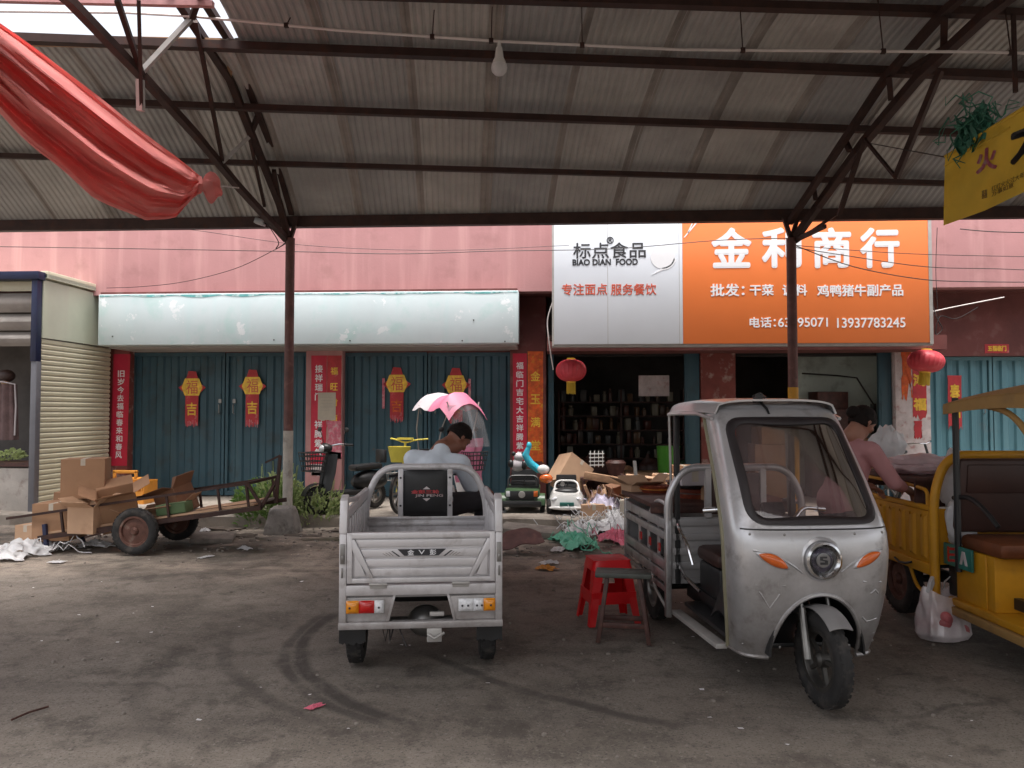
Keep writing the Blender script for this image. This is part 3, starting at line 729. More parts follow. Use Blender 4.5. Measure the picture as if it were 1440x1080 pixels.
t, _ = paper('paper_scrap', 'white torn paper remains below the left strip on the middle pillar', 'paper', 437, 653, 461, 670, PYy-.004, M['paperrem'], torn=.1, seed=12, sides=.02)
t, _ = paper('door_poster', 'narrow red fortune paper with white fringe on the blue steel doors at right', 'poster', 1333, 528, 1353, 606, DY+.03, M['redfade'], torn=.12, seed=13, sides=.01)
X0, X1, Z0, Z1 = rect(1336, 540, 1350, 588, DY+.03)
letters('春', X0, X1, Z0+.28, Z1, DY+.029, M['goldfoil'], t, 'character', .03); letters('福', X0, X1, Z0, Z0+.26, DY+.029, M['goldfoil'], t, 'character', .03)
t, _ = paper('door_plaque', 'small red paper strip with gold characters over the blue doors at right', 'plaque', 1385, 484, 1419, 497, DY-.105, M['redfade'], torn=.01, seed=14)
X0, X1, Z0, Z1 = rect(1389, 486, 1415, 494, DY-.105); letters('五福临门', X0, X1, Z0, Z1, DY-.106, M['goldfoil'], t, 'lettering', .05)
def fortune(px, py, label, strip=0, dim=False, bottom=603):
    Y = DY+.03; c = at(px, py, Y); k = Y/1082
    t = thing('fortune_hanging', label, 'decoration', c, group='fortune character papers on the steel doors')
    b = MB(); r_ = 15.5*k
    b.prism([(-r_*.55, 0, r_*.9), (-r_*.62, 0, r_*.5), (-r_*1.3, 0, 0), (-r_*.65, 0, -r_*.6), (r_*.65, 0, -r_*.6), (r_*1.3, 0, 0), (r_*.62, 0, r_*.5), (r_*.55, 0, r_*.9), (r_*.35, 0, r_*1.5), (-r_*.35, 0, r_*1.55)], (0, .004, 0))
    b.build('diamond', M['redfade'], t, smooth=0)
    b = MB(); b.prism([(-r_*.68, -.002, r_*.85), (-r_*1.0, -.002, 0), (-r_*.68, -.002, -r_*.75), (r_*.68, -.002, -r_*.75), (r_*1.0, -.002, 0), (r_*.68, -.002, r_*.85)], (0, -.002, 0)); b.build('gilt_centre', M['goldfoil'], t, smooth=0)
    letters('福', -r_*.55, r_*.55, -r_*.6, r_*.68, -.0045, M['orangeletter'], t, 'character', .0, world=False, thick=.002)
    H = (bottom-py)*k; b = MB(); rnd = random.Random(int(px))
    bt = [(r_*(-.62+1.24*i/10), 0, -H+rnd.uniform(0, .1)) for i in range(11)]
    b.prism([(-r_*.62, 0, -r_*.72)] + bt + [(r_*.62, 0, -r_*.72)], (0, .003, 0)); b.build('tail', M['redfade'], t, smooth=0)
    letters('吉', -r_*.5, r_*.5, -r_*2.6, -r_*1.4, -.001, M['goldfoil'] if not dim else M['goldpaper'], t, 'character', .02, world=False, thick=.002)
    b = MB()
    for i in range(8): b.bb(-r_*.55+i*r_*.15, -r_*.55+i*r_*.15+.008, -.003, -.001, -H+rnd.uniform(0, .04), -H+.1+rnd.uniform(0, .05))
    b.build('fringe', M['pinkpaper'], t, smooth=0)
    if strip:
        b = MB(); b.bb(strip*r_*1.25-.02, strip*r_*1.25+.025, 0, .004, -.42, .1); b.build('side_strip', M['pinkpaper'], t, smooth=0)
fortune(270, 545, 'leftmost gold fortune paper, bright, with red tail, on first teal door leaf')
fortune(355, 543, 'gold fortune paper on the second teal leaf, just left of the brown pole')
fortune(558, 540, 'dull gold fortune paper with a pink strip on its left, third teal leaf', -1, True, 596)
fortune(641, 541, 'dull gold fortune paper with a pink strip on its right, above the pink rain canopy', 1, True, 596)

# ------------------------------------------------------------------ lanterns
def lantern(px, py, w_, h_, Y, label, rot=0):
    c = at(px, py, Y); k = Y/1082; a = w_/2*k; h = h_/2*k
    t = thing('red_lantern', label, 'lantern', c, (0, rot, .3), group='red silk lanterns')
    b = MB(); n = 48; prof = []
    vs = []; m_ = 14
    for i in range(m_+1):
        th = R(14)+(PI-R(28))*i/m_
        for j in range(n):
            an = 2*PI*j/n; rr = a*math.sin(th)**.8*(1 - .045*(0.5-0.5*math.cos(an*24)))
            vs.append((rr*math.cos(an), rr*math.sin(an), h*math.cos(th)*1.02))
    b.add(vs, [(i*n+j, (i+1)*n+j, (i+1)*n+(j+1) % n, i*n+(j+1) % n) for i in range(m_) for j in range(n)])
    b.build('shade', M['lantern'], t)
    b = MB(); b.lathe([(h*.92, a*.3), (h*1.12, a*.28), (h*1.12, a*.1)], n=20); b.lathe([(-h*1.12, a*.1), (-h*1.12, a*.3), (-h*.92, a*.32)], n=20); b.build('cap_ring', M['goldfoil'], t)
    b = MB()
    for j in range(22):
        an = 2*PI*j/22; x_, y_ = a*.26*math.cos(an), a*.26*math.sin(an)
        b.bar((x_, y_, -h*1.1), (x_*1.05, y_*1.05, -h*1.1-.17-.02*random.random()), .012)
    b.build('tassel', M['yellowcloth'], t)
    b = MB(); b.tube([(0, 0, h*1.1), (.01, 0, h*1.1+.25)], .005, 5); b.build('hanger', M['wire'], t)
lantern(803, 521, 43, 31, 12.35, 'pink red lantern hanging at the left end of the open shop front')
lantern(1302, 508, 47, 30, 12.2, 'tilted red lantern hanging in front of the right end pillar', .12)

# ------------------------------------------------------------------ shop interior things
def shelf_unit(x0, x1, y0, Y, rows, label):
    X0, X1, _, _ = rect(x0, 550, x1, 650, Y); Z1 = at(800, y0, Y).z
    t = thing('shelf_unit', label, 'shelf', ((X0+X1)/2, Y, PZ)); zs = []
    for x_ in (X0, X1, (X0+X1)/2):
        b = MB(); b.bb(x_-.02, x_+.02, Y, Y+.35, PZ, Z1); b.build('upright', M['darkwood'], t, True)
    for i in range(rows):
        z = PZ+.25+(Z1-PZ-.5)*i/(rows-1); zs.append(z); b = MB(); b.bb(X0, X1, Y, Y+.35, z-.012, z+.012); b.build('shelf_board', M['darkwood'], t, True)
    return X0, X1, zs
X0, X1, zs = shelf_unit(786, 962, 548, 15.4, 6, 'dark shelf rack full of jars and packets deep inside the open shop')
rnd = random.Random(21); jm = [mat('jar_'+n_, c_, .35, var=.2) for n_, c_ in (('amber', (.14, .07, .03)), ('cream', (.26, .23, .17)), ('brown', (.07, .035, .02)), ('grey', (.10, .10, .10)), ('dull_red', (.10, .03, .02)))]
jb = MB(); jb.lathe([(0, .045), (.13, .05), (.15, .03), (.19, .03), (.19, 0)], n=10); jar_me = [jb.build('jar', m_, None) for m_ in jm]
pb = MB(); pb.box((0, 0, .1), (.11, .08, .2)); pk_me = [pb.build('packet', m_, None, bevel=.01) for m_ in jm]
JM = [o.data for o in jar_me]; PM = [o.data for o in pk_me]
for o in jar_me + pk_me: bpy.data.objects.remove(o)
ORD = ['first', 'second', 'third', 'fourth', 'fifth', 'sixth', 'seventh', 'eighth', 'ninth', 'tenth', 'eleventh', 'twelfth', 'thirteenth', 'fourteenth', 'fifteenth', 'sixteenth', 'seventeenth', 'eighteenth', 'nineteenth', 'twentieth']
lv = ['lowest', 'second', 'third', 'fourth', 'fifth', 'topmost']
for i, z in enumerate(zs):
    x_ = X0+.08; nj = 0
    while x_ < X1-.06:
        if rnd.random() < .85:
            jar = rnd.random() < .6
            o = link('jar' if jar else 'packet', rnd.choice(JM if jar else PM), None, (x_, 15.4+.1+rnd.random()*.08, z+.013), (0, 0, rnd.random()*.5))
            k_ = rnd.uniform(.7, 1.35); o.scale = (k_, k_, rnd.uniform(.6, 1.4))
            nj += 1; tag(o, ('jar' if jar else 'packet') + f' standing {ORD[min(nj-1, 19)]} from the left on the {lv[i]} board of the shop shelf', 'jar' if jar else 'packet', 'jars and packets on the shop shelf')
        x_ += rnd.uniform(.10, .24)
X0, X1, Z0, Z1 = rect(898, 528, 941, 557, 13.6)
b = MB(); b.grid(lambda u, v: Vector((X0+(X1-X0)*u, 13.6+.02*math.sin(u*5), Z0+(Z1-Z0)*v)), 8, 4)
o = b.build('paper_notice', M['paperrem'], None, solid=.003); tag(o, 'pale grey paper sheet hanging inside the left bay of the open shop', 'notice')
b = MB(); b.lathe([(0, .16), (.02, .17), (.42, .19), (.44, .2), (.44, .18), (.05, .15)], n=20); o = b.build('storage_bin', M['greenbin'], None); o.location = at(940, 665, 12.9); o.location.z = .6
tag(o, 'bright green plastic bin standing in the open shop doorway', 'bin')
X0, X1, Z0, Z1 = rect(905, 660, 975, 690, 13.0)
t = thing('shop_counter', 'low dark wooden counter inside the open shop doorway', 'counter', ((X0+X1)/2, 13.1, PZ))
b = MB(); b.bb(X0-.3, X1+.3, 12.85, 13.4, .56, .6); b.build('top', M['wood'], t, True)
for sx in (X0-.25, X1+.25): b = MB(); b.bb(sx-.03, sx+.03, 12.9, 13.35, PZ, .56); b.build('side_panel', M['darkwood'], t, True)
# stacked goods in the right bay
for i, (px, py, w_, d_, h_, m_, lab) in enumerate([(1085, 600, .7, .5, .9, 'card', 'brown carton on the floor of the right shop bay'), (1165, 600, .7, .4, 1.5, 'darkwood', 'dark crate stack standing in the right shop bay'), (1215, 600, .5, .5, .7, 'card2', 'pale carton at the right end of the shop bay')]):
    c = at(px, py, 13.6); b = MB(); b.box((0, 0, h_/2), (w_, d_, h_)); b.box((0, 0, h_+.15), (w_*.8, d_*.8, .3), (0, 0, .2))
    o = b.build('goods_box', M[m_], None, bevel=.01); o.location = (c.x, 13.6, PZ); tag(o, lab, 'box')
X0, X1, _, _ = rect(1128, 520, 1238, 560, 13.75)
t = thing('clothes_rail', 'dark hanging rail with cables inside the right bay of the shop', 'rail', (X0, 13.75, PZ))
b = MB(); b.tube([(X0, 13.75, 2.28), (X0+.6, 13.75, 2.24), (X1-.4, 13.75, 2.2), (X1-.1, 13.75, 1.7)], .015, 6); b.build('rail', M['blackp'], t, True)
b = MB(); b.bb(X1-.12, X1-.08, 14.18, 13.752, PZ, 1.75); b.build('post', M['blackp'], t, True)

# ------------------------------------------------------------------ kiosk at the left
KX = at(46, 560, 10.9).x; KY = 10.9; KZ = at(40, 384, 10.9).z; KB = 12.75
t = thing('market_kiosk', 'sage and cream kiosk with navy frame and roller shutter side at far left', 'kiosk', (KX, KY, PZ))
kiosk = t
b = MB(); b.bb(KX-.02, KX+.07, KY-.03, KY+.08, PZ-.1, 2.35); b.build('corner_post', M['greyfr'], t, True, bevel=.006)
b = MB(); b.bb(KX-.03, KX+.06, KY-.04, KY+.08, 2.35, KZ-.1); b.build('upper_post', M['bluepaint'], t, True, bevel=.006)
b = MB(); b.bb(KX-4, KX+.09, KY-.06, KY+.1, KZ-.1, KZ+.02); b.build('top_beam', M['bluepaint'], t, True, bevel=.006)
b = MB(); b.bb(KX-4, KX+.12, KY+.1, KB+.1, KZ-.06, KZ); b.build('roof', M['sage'], t, True)
b = MB(); b.bb(KX+.03, KX+.075, KY+.08, KB, at(50, 474, 10.9).z, KZ-.09); b.build('side_panel', M['sage'], t, True)
b = MB(); b.bb(KX+.0, KX+.12, KY+.1, KB+.05, KZ-.06, KZ+.05); b.build('side_flashing', M['cream'], t, True, bevel=.01)
z = at(50, 474, 10.9).z - .01; i = 0
zsl = z - .078; sl_ = MB(); L_ = KB-KY-.08
sl_.add([(0, 0, 0), (0, L_, 0), (.016, L_, .012), (.016, 0, .012), (.02, 0, .05), (.02, L_, .05), (.004, L_, .07), (.004, 0, .07)],
        [(0, 1, 2, 3), (3, 2, 5, 4), (4, 5, 6, 7)])
me = sl_.mesh('shutter_slat', M['cream'])
while zsl > PZ:
    link('shutter_slat', me, t, (.045, .08, zsl-PZ)); zsl -= .078
b = MB(); b.bb(KX+.01, KX+.045, KY+.08, KB, PZ, z); b.build('shutter_backing', M['soffit'], t, True)
for i, (a, c) in enumerate(((396, 411), (412, 440), (441, 465), (466, 487))):
    Z0 = at(20, c, KY+.15).z; Z1 = at(20, a, KY+.15).z
    b = MB(); b.grid(lambda u, v: Vector((KX-4+3.97*u, KY+.12+.1*math.sin(v*PI)*(-1 if i else 0)+.03*i, Z0+.01+(Z1-Z0-.02)*v)), 3, 7)
    b.build('awning_fold', M['cream'] if i == 0 else M['soffit'], t, True, solid=.01)
b = MB(); b.bb(KX-4, KX-.02, KY+1.2, KY+1.25, PZ, KZ-.1); b.build('inner_wall', M['darkwall'], t, True)
b = MB(); b.bb(KX-4, KX-.02, KY+.0, KY+.5, PZ-.1, .78); b.build('counter', M['plaster'], t, True, bevel=.01)
b = MB(); b.bb(KX-4, KX-.02, KY-.03, KY+.5, .8, .86); b.build('counter_top', M['darkwood'], t, True)
c = at(9, 580, KY+.45); b = MB()
b.grid(lambda u, v: Vector(((.17+.05*(1-v))*math.sin((u-.5)*PI)*1.0, -.11*math.cos((u-.5)*PI)+.015*math.sin(u*30), -.42+.85*v)), 26, 10)
t = thing('hanging_garment', 'brown garment with white edging hanging in the kiosk opening', 'garment', c)
b.build('coat', M['garment'], t, solid=.008)
b = MB(); b.tube([(-.2, -.11, .43), (0, -.12, .47), (.2, -.1, .43), (.21, -.08, .1), (.2, -.08, -.35)], .013, 6); b.build('edging', M['whitefab'], t)
b = MB(); b.ell((0, -.02, .56), (.13, .1, .1)); b.build('red_hat', M['brownvinyl'], t); b = MB(); b.ell((0, -.04, .45), (.06, .05, .07)); b.build('stand_neck', M['card2'], t)
def leaves(name, c, rad, n, m, parent=None, up=.5, size=.04, seed=1, long=1.5):
    rnd = random.Random(seed); b = MB()
    for i in range(n):
        a = rnd.random()*2*PI; rr = rad[0]*rnd.random()**.5; x_, y_ = rr*math.cos(a), rr*math.sin(a)*rad[1]/rad[0]
        z_ = rnd.random()**.8*rad[2]*(1-.4*(rr/rad[0])**2)
        d = Vector((math.cos(a)*rnd.random(), math.sin(a)*rnd.random(), up*rnd.uniform(.2, 1.4)-.1)).normalized(); s_ = size*rnd.uniform(.5, 1.3)
        sd = d.cross(Vector((rnd.random()-.5, rnd.random()-.5, rnd.random()))).normalized()*s_*.42
        p = Vector((x_, y_, z_)); e = p+d*s_*long
        b.add([p, p+d*s_*.6*long*.8+sd, e-Vector((0, 0, s_*.3)), p+d*s_*.6*long*.8-sd], [(0, 1, 2, 3)])
    o = b.build(name, m, parent, fix=False, smooth=0)
    if parent is None: o.location = c
    return o
o = leaves('leafy_greens', at(10, 640, KY+.2), (.22, .16, .16), 130, M['leaf2'], size=.07, seed=5); o.location.z = .87; tag(o, 'bunch of pale leafy greens on the kiosk counter', 'vegetables')

# ------------------------------------------------------------------ canopy
PK, KK = 3.72, .068
def roofz(Y): return 1.6 + PK - KK*(Y-6.3)**2
def roof_at(px, py, dz=0):
    d = ray(px, py); best = None
    lo, hi = 3.0, 11.5
    f = lambda Y: 1.6 + d.z*Y/d.y - (roofz(Y)-dz)
    prev = hi
    Y = hi
    while Y > lo:
        if f(Y) >= 0 >= f(Y-.02): return at(px, py, Y)
        Y -= .02
    return at(px, py, 6.3)
can = thing('market_canopy', 'arched corrugated steel canopy on slim poles over the market lane', 'canopy', (0, 10.2, 0))
EY = 10.28; SK = .13
GAPX = at(318, 30, 7.1).x
n_sh = 0; XS = -10.4; SW = .86
while XS < 11:
    lapw = random.choice((4, 5, 6))
    def sheet(y0, y1, k0):
        b = MB(); nw = 11; ns = 14
        prof = []
        for i in range(nw):
            a = i/nw*SW
            prof += [(a, 0), (a+SW/nw*.3, 0), (a+SW/nw*.5, .011), (a+SW/nw*.8, .011)]
        prof.append((SW+.03, 0)); k = len(prof); vs = []
        for j in range(ns+1):
            Y = y0+(y1-y0)*j/ns
            for (a, h) in prof: vs.append((XS+a+SK*(10.2-Y), Y, roofz(Y)+.02+h+(.006 if n_sh % 2 else 0)))
        b.add(vs, [(j*k+i, j*k+i+1, (j+1)*k+i+1, (j+1)*k+i) for j in range(ns) for i in range(k-1)])
        b.mi = [1 if (q_ % (k-1)) >= k-1-lapw else 0 for q_ in range(len(b.f))]  # last folds of each sheet take the darker lap colour
        b.build('roof_sheet', [M['roof'], M['roofseam']], can, True, smooth=0, fix=False)
    if XS + SW + SK*3 < GAPX+.55: sheet(7.28, EY, 0); sheet(2.3, 5.2, 0)
    else: sheet(2.3, EY, 0)
    XS += SW; n_sh += 1
# unseen canopy bay added behind the viewer to darken the right foreground
XS = -1.5
while XS < 11:
    b = MB(); prof = [(i/11*SW+j, h) for i in range(11) for j, h in ((0, 0), (.023, 0), (.039, .016), (.062, .016))]; k = len(prof)
    vs = [(XS+a, Y, 4.3+1.0*math.sin((Y+6)/7.6*PI)+h) for Y in [-6+7.6*j/8 for j in range(9)] for a, h in prof]
    b.add(vs, [(j*k+i, j*k+i+1, (j+1)*k+i+1, (j+1)*k+i) for j in range(8) for i in range(k-1)])
    b.build('roof_sheet', M['roof'], can, True, smooth=0, fix=False); XS += SW
def chord(pl, pr, w_, h_, nm='purlin', dz=.06, m='steel'):
    a = roof_at(*pl, dz); c = roof_at(*pr, dz); d = (c-a).normalized()
    a = a - d*4.5; c = c + d*4.5
    b = MB(); b.bar(a, c, w_, h_); b.bar(a+Vector((0, w_*.4, h_*.4)), c+Vector((0, w_*.4, h_*.4)), w_*.9, .008)
    b.build(nm, M[m], can, True, smooth=0)
chord((0, 53), (1440, 108), .09, .08); chord((0, 139), (1440, 190), .07, .07); chord((0, 219), (1440, 261), .06, .06)
chord((0, -24), (1440, 20), .09, .07)
a = at(0, 300, EY); c = at(1440, 315, EY); a.z = 4.215; c.z = 4.19; d = (c-a).normalized()
b = MB(); b.bar(a-d*4.5, c+d*4.5, .10, .15); b.build('eaves_beam', M['steel'], can, True, smooth=0)
for Y in (5.2, 4.0, 2.5):
    b = MB(); b.bar((-10.5, Y, roofz(Y)-.05), (11, Y, roofz(Y)-.05), .08, .07); b.build('purlin', M['steel'], can, True, smooth=0)
def polyl(pts, w_, nm, m='steel', h=None):
    b = MB()
    for p, q in zip(pts[:-1], pts[1:]): b.bar(p, q, w_, h or w_)
    b.build(nm, M[m], can, True, smooth=0)
def extend(p, k=.13):   # carries a truss chord over the crown and down to the other eave
    out = []; Y = p.y; x0 = p.x
    for yy in (5.8, 4.9, 4.0, 3.2, 2.4):
        if yy < Y-.2: out.append(Vector((x0+k*(Y-yy), yy, roofz(yy)-(roofz(Y)-p.z))))
    return out
LA = [at(410, 300, 10.2), at(387, 217, 9.28), at(360, 150, 8.39), at(333, 73, 7.65), at(287, 0, 6.66)]
LB = [at(405, 333, 10.2), at(393, 287, 9.85), at(353, 187, 8.6), at(323, 110, 7.9), at(250, 0, 6.75)]
LC = [at(403, 337, 10.2), at(333, 260, 8.9), at(273, 187, 7.9), at(200, 107, 6.95), at(97, 0, 5.9)]
RA = [at(1110, 313, 10.2), at(1247, 107, 7.9), at(1327, 17, 6.97)]
RB = [at(1118, 335, 10.2), at(1150, 290, 9.9), at(1215, 200, 8.7), at(1293, 107, 7.7), at(1387, 20, 6.8)]
RC = [at(1120, 338, 10.2), at(1180, 300, 9.4), at(1262, 250, 7.8), at(1380, 165, 6.3), at(1500, 90, 5.2)]
polyl(LA+extend(LA[-1]), .07, 'top_chord'); polyl(LB+extend(LB[-1]), .075, 'middle_chord'); polyl(LC+extend(LC[-1]), .075, 'bottom_chord')
polyl(RA+extend(RA[-1]), .07, 'top_chord'); polyl(RB+extend(RB[-1]), .085, 'middle_chord')
def web(x0, y0, Y0, x1, y1, Y1, w_=.04, m='steel'): polyl([at(x0, y0, Y0), at(x1, y1, Y1)], w_, 'web_member', m)
web(200, 100, 6.9, 268, 27, 6.95, .045, 'palesteel'); web(313, 228, 8.45, 350, 193, 8.6, .04, 'palesteel')  # pale steel: the light on the first brace put into its colour
web(275, 30, 6.95, 313, 226, 8.45, .04); web(165, 0, 6.3, 200, 105, 6.9, .045); web(350, 190, 8.6, 372, 290, 9.6, .035)
web(325, 72, 7.6, 322, 105, 7.85, .05, 'wood'); web(353, 187, 8.6, 366, 155, 8.5, .05); web(385, 240, 9.3, 393, 285, 9.8, .05)
web(195, 0, 6.2, 199, 155, 6.6, .03); web(197, 112, 6.55, 198, 156, 6.6, .055, 'palesteel')
web(270, 25, 6.9, 300, -60, 6.4, .05)
web(1215, 195, 8.6, 1180, 303, 9.4, .05); web(1215, 195, 8.6, 1260, 250, 7.85, .03); web(1260, 250, 7.85, 1322, 100, 7.5, .055)
web(1328, 20, 6.98, 1327, 68, 7.4, .06); web(1250, 107, 7.85, 1253, 140, 8.0, .05); web(1187, 195, 8.9, 1195, 212, 8.8, .05); web(1143, 255, 9.6, 1147, 280, 9.8, .05)
web(1425, 20, 6.8, 1428, 130, 6.8, .03)
web(1118, 338, 10.2, 1160, 318, 9.6, .05); web(1328, 68, 7.4, 1275, 100, 7.8, .05)
# poles
def pole(px, py, Y, ztop, zmid, top, low, lab):
    p = at(px, py, Y); b = MB(); b.cyl((p.x, Y, zmid), (p.x, Y, ztop), .062, 14); o = b.build('pole', M[top], can, True)
    b = MB(); b.cyl((p.x, Y, -.1), (p.x, Y, zmid+.002), .066, 14); b.build('pole_foot', M[low], can, True)
    b = MB()
    for s_ in (-1, 1): b.bar((p.x, Y, ztop-.02), (p.x+s_*.09, Y, ztop+.28), .05)
    b.build('fork', M['steel'], can, True)
    return p
zt = at(407, 335, 10.2).z
p = pole(406.5, 500, 10.2, zt, at(406, 606, 10.2).z, 'polered', 'polegrey', '')
p2 = pole(1114, 450, 10.2, at(1114, 335, 10.2).z, at(1114, 545, 10.2).z, 'polered', 'yellowpaint', '')
b = MB(); b.bar((p2.x, 10.2, at(1114, 345, 10.2).z), at(1178, 300, 10.0), .035); b.build('web_member', M['steel'], can, True)
for x_ in (p.x+.5, p2.x+.5):    # the far row of poles behind the viewer
    b = MB(); b.cyl((x_+SK*7.3, 2.45, -.1), (x_+SK*7.3, 2.45, roofz(2.45)-.05), .06, 12); b.build('pole', M['polered'], can, True)
q = gnd(403, 752); b = MB()
b.add([(-.27, -.22, 0), (.27, -.22, 0), (.3, .2, 0), (-.3, .2, 0), (-.19, -.12, .37), (.19, -.12, .37), (.19, .14, .4), (-.2, .14, .4)], [(0, 3, 2, 1), (4, 5, 6, 7), (0, 1, 5, 4), (1, 2, 6, 5), (2, 3, 7, 6), (3, 0, 4, 7)])
o = b.build('pole_base', M['concblock'], None, bevel=.035, sub=0); bm = bmesh.new(); bm.from_mesh(o.data); bmesh.ops.subdivide_edges(bm, edges=bm.edges, cuts=5, use_grid_fill=True)
for v in bm.verts: v.co += noise.noise_vector(v.co*7)*.018
bm.to_mesh(o.data); bm.free(); o.location = (p.x-.02, 10.08, -.02); o.scale = (.8, .8, .95); tag(o, 'rough tapered concrete block round the foot of left canopy pole', 'block')
# timber along the missing sheets
a = at(-60, 55, 7.25); c = at(312, 62, 7.25)
b = MB(); b.bar(a, c, .05, .1); o = b.build('timber_batten', M['wood'], None); tag(o, 'raw timber batten along the edge of the roof gap at top left', 'batten')
a = at(-60, -2, 6.6); c = at(300, 6, 6.6); b = MB(); b.bar(a, c, .05, .05); o = b.build('steel_batten', M['pink'], None); tag(o, 'pinkish steel strip crossing the roof gap at the top left edge', 'batten')

# ------------------------------------------------------------------ conduit, lamp, cables
pts = [at(x_, y_, Y) for x_, y_, Y in ((-60, 10, 7.0), (0, 16, 7), (180, 18, 6.95), (270, 23, 6.9), (480, 43, 6.85), (700, 58, 6.8), (960, 70, 6.8), (1200, 72, 6.8), (1380, 73, 6.8), (1480, 76, 6.8))]
t = thing('conduit', 'thin white conduit running across under the canopy roof sheets', 'pipe', pts[4])
b = MB(); b.tube(pts, .012, 6); b.build('tube', M['pipe'], t, True)
for px in (390, 605, 690, 820, 1045, 1237, 1408):
    u = None
    for i in range(len(pts)-1):
        a, c = pts[i], pts[i+1]; xa = 786+1082*a.x/a.y; xc = 786+1082*c.x/c.y
        if xa <= px <= xc: u = a.lerp(c, (px-xa)/(xc-xa))
    if u: b = MB(); b.box(u, (.04, .03, .04)); b.bar(u, (u.x, u.y+.1, roofz(u.y+.1)+.02), .008); b.build('clip', M['steel'], t, True)
c = at(702, 58, 6.8); t = thing('light_bulb', 'unlit white bulb hanging under the canopy from the conduit', 'bulb', c)
k = 6.8/1082
b = MB(); b.lathe([(0, .012), (-8*k, .02), (-10*k, .03), (-24*k, 6.5*k), (-30*k, 9.5*k), (-34*k, 10.5*k)], n=20); b.build('socket', M['whitepl'], t)
b = MB(); b.lathe([(-34*k, 10.8*k), (-39*k, 11.5*k), (-44*k, 10.5*k), (-48*k, 7*k), (-50*k, 3*k), (-50.5*k, 0)], n=20); b.build('globe', M['plasticbag'], t)
def cable(name, label, pts, r_=.006, m='wire', group=None):
    b = MB(); P = [at(*q) for q in pts]; out = []
    for i in range(len(P)-1):   # smooth by Catmull-Rom
        p0 = P[max(i-1, 0)]; p1 = P[i]; p2_ = P[i+1]; p3 = P[min(i+2, len(P)-1)]
        for s_ in range(6):
            u = s_/6; out.append(.5*((2*p1)+(p2_-p0)*u+(2*p0-5*p1+4*p2_-p3)*u*u+(3*p1-p0-3*p2_+p3)*u**3))
    out.append(P[-1]); b.tube(out, r_, 5); o = b.build(name, M[m], None); return tag(o, label, 'cable', group)
gw = 'thin overhead cables strung before the facade'
cable('cable', 'long cable crossing the pink wall from the far left to the right signboard', [(-60, 346, 11.5), (200, 350, 11.4), (420, 354, 11), (560, 357, 11.2), (700, 353, 11.4), (860, 350, 11.5), (1010, 338, 11), (1110, 335, 10.3)], group=gw)
cable('cable', 'upper cable over the pink wall left of the white sign panel', [(-60, 300, 11.5), (70, 302, 11.5), (260, 322, 11.4), (430, 345, 11.2), (620, 352, 11.4), (800, 345, 11.5)], .004, group=gw)
cable('cable', 'drooping cable from the left pole junction down to the faded sign corner', [(406, 340, 10.3), (385, 352, 10.6), (330, 378, 11.3), (260, 396, 11.7), (200, 403, 11.9), (150, 405, 11.9)], .005, group=gw)
cable('cable', 'cable from the right pole over the orange sign, highest of three', [(1118, 345, 10.2), (1200, 352, 10.6), (1310, 358, 11.2), (1500, 362, 11.5)], .005, group=gw)
cable('cable', 'cable from the right pole over the orange sign, middle of three', [(1118, 348, 10.2), (1180, 358, 10.6), (1300, 375, 11.2), (1400, 378, 11.5), (1500, 382, 11.5)], .006, group=gw)
cable('cable', 'cable from the right pole over the orange sign, lowest of three', [(1120, 346, 10.2), (1200, 375, 10.6), (1290, 392, 11.2), (1360, 396, 11.5), (1500, 397, 11.5)], .007, group=gw)
cable('cable', 'thick cable at the top of pink wall under the eaves at right', [(1350, 322, 11.6), (1400, 326, 11.6), (1500, 328, 11.6)], .008, group=gw)
cable('cable', 'thin vertical cable down the pink wall right of the orange sign', [(1318, 320, 12), (1316, 380, 12), (1319, 440, 12), (1322, 460, 12)], .005, group=gw)
cable('cable', 'white cable slanting from the sign end up to right under the pink wall', [(1312, 438, 11.8), (1350, 430, 11.8), (1412, 418, 11.9)], .009, 'pipe', group=gw)
cable('cable', 'loose loops of cable at the lower right corner of the orange sign', [(1312, 430, 11.8), (1318, 448, 11.7), (1325, 462, 11.7), (1316, 470, 11.7), (1322, 445, 11.7), (1345, 448, 11.8), (1375, 432, 11.9)], .006, group=gw)
cable('cable', 'pale wire hanging beside the left end of the white sign', [(777, 425, 11.7), (770, 450, 11.7), (772, 480, 11.7), (778, 520, 11.8)], .009, 'pipe', group=gw)
cable('cable', 'short tangle of wires hanging under the left pole junction', [(378, 318, 10.2), (386, 330, 10.2), (392, 342, 10.2), (388, 350, 10.2), (397, 345, 10.2), (404, 338, 10.2)], .007, group=gw)
t = thing('floodlight', 'small dark floodlight clamped beside the left pole junction', 'lamp', at(366, 312, 10.1), (0, .3, 0))
b = MB(); b.box((0, 0, 0), (.14, .1, .08)); b.build('housing', M['dullmetal'], t, bevel=.01); b = MB(); b.bar((.05, 0, 0), (.2, .05, -.02), .02); b.build('arm', M['steel'], t)

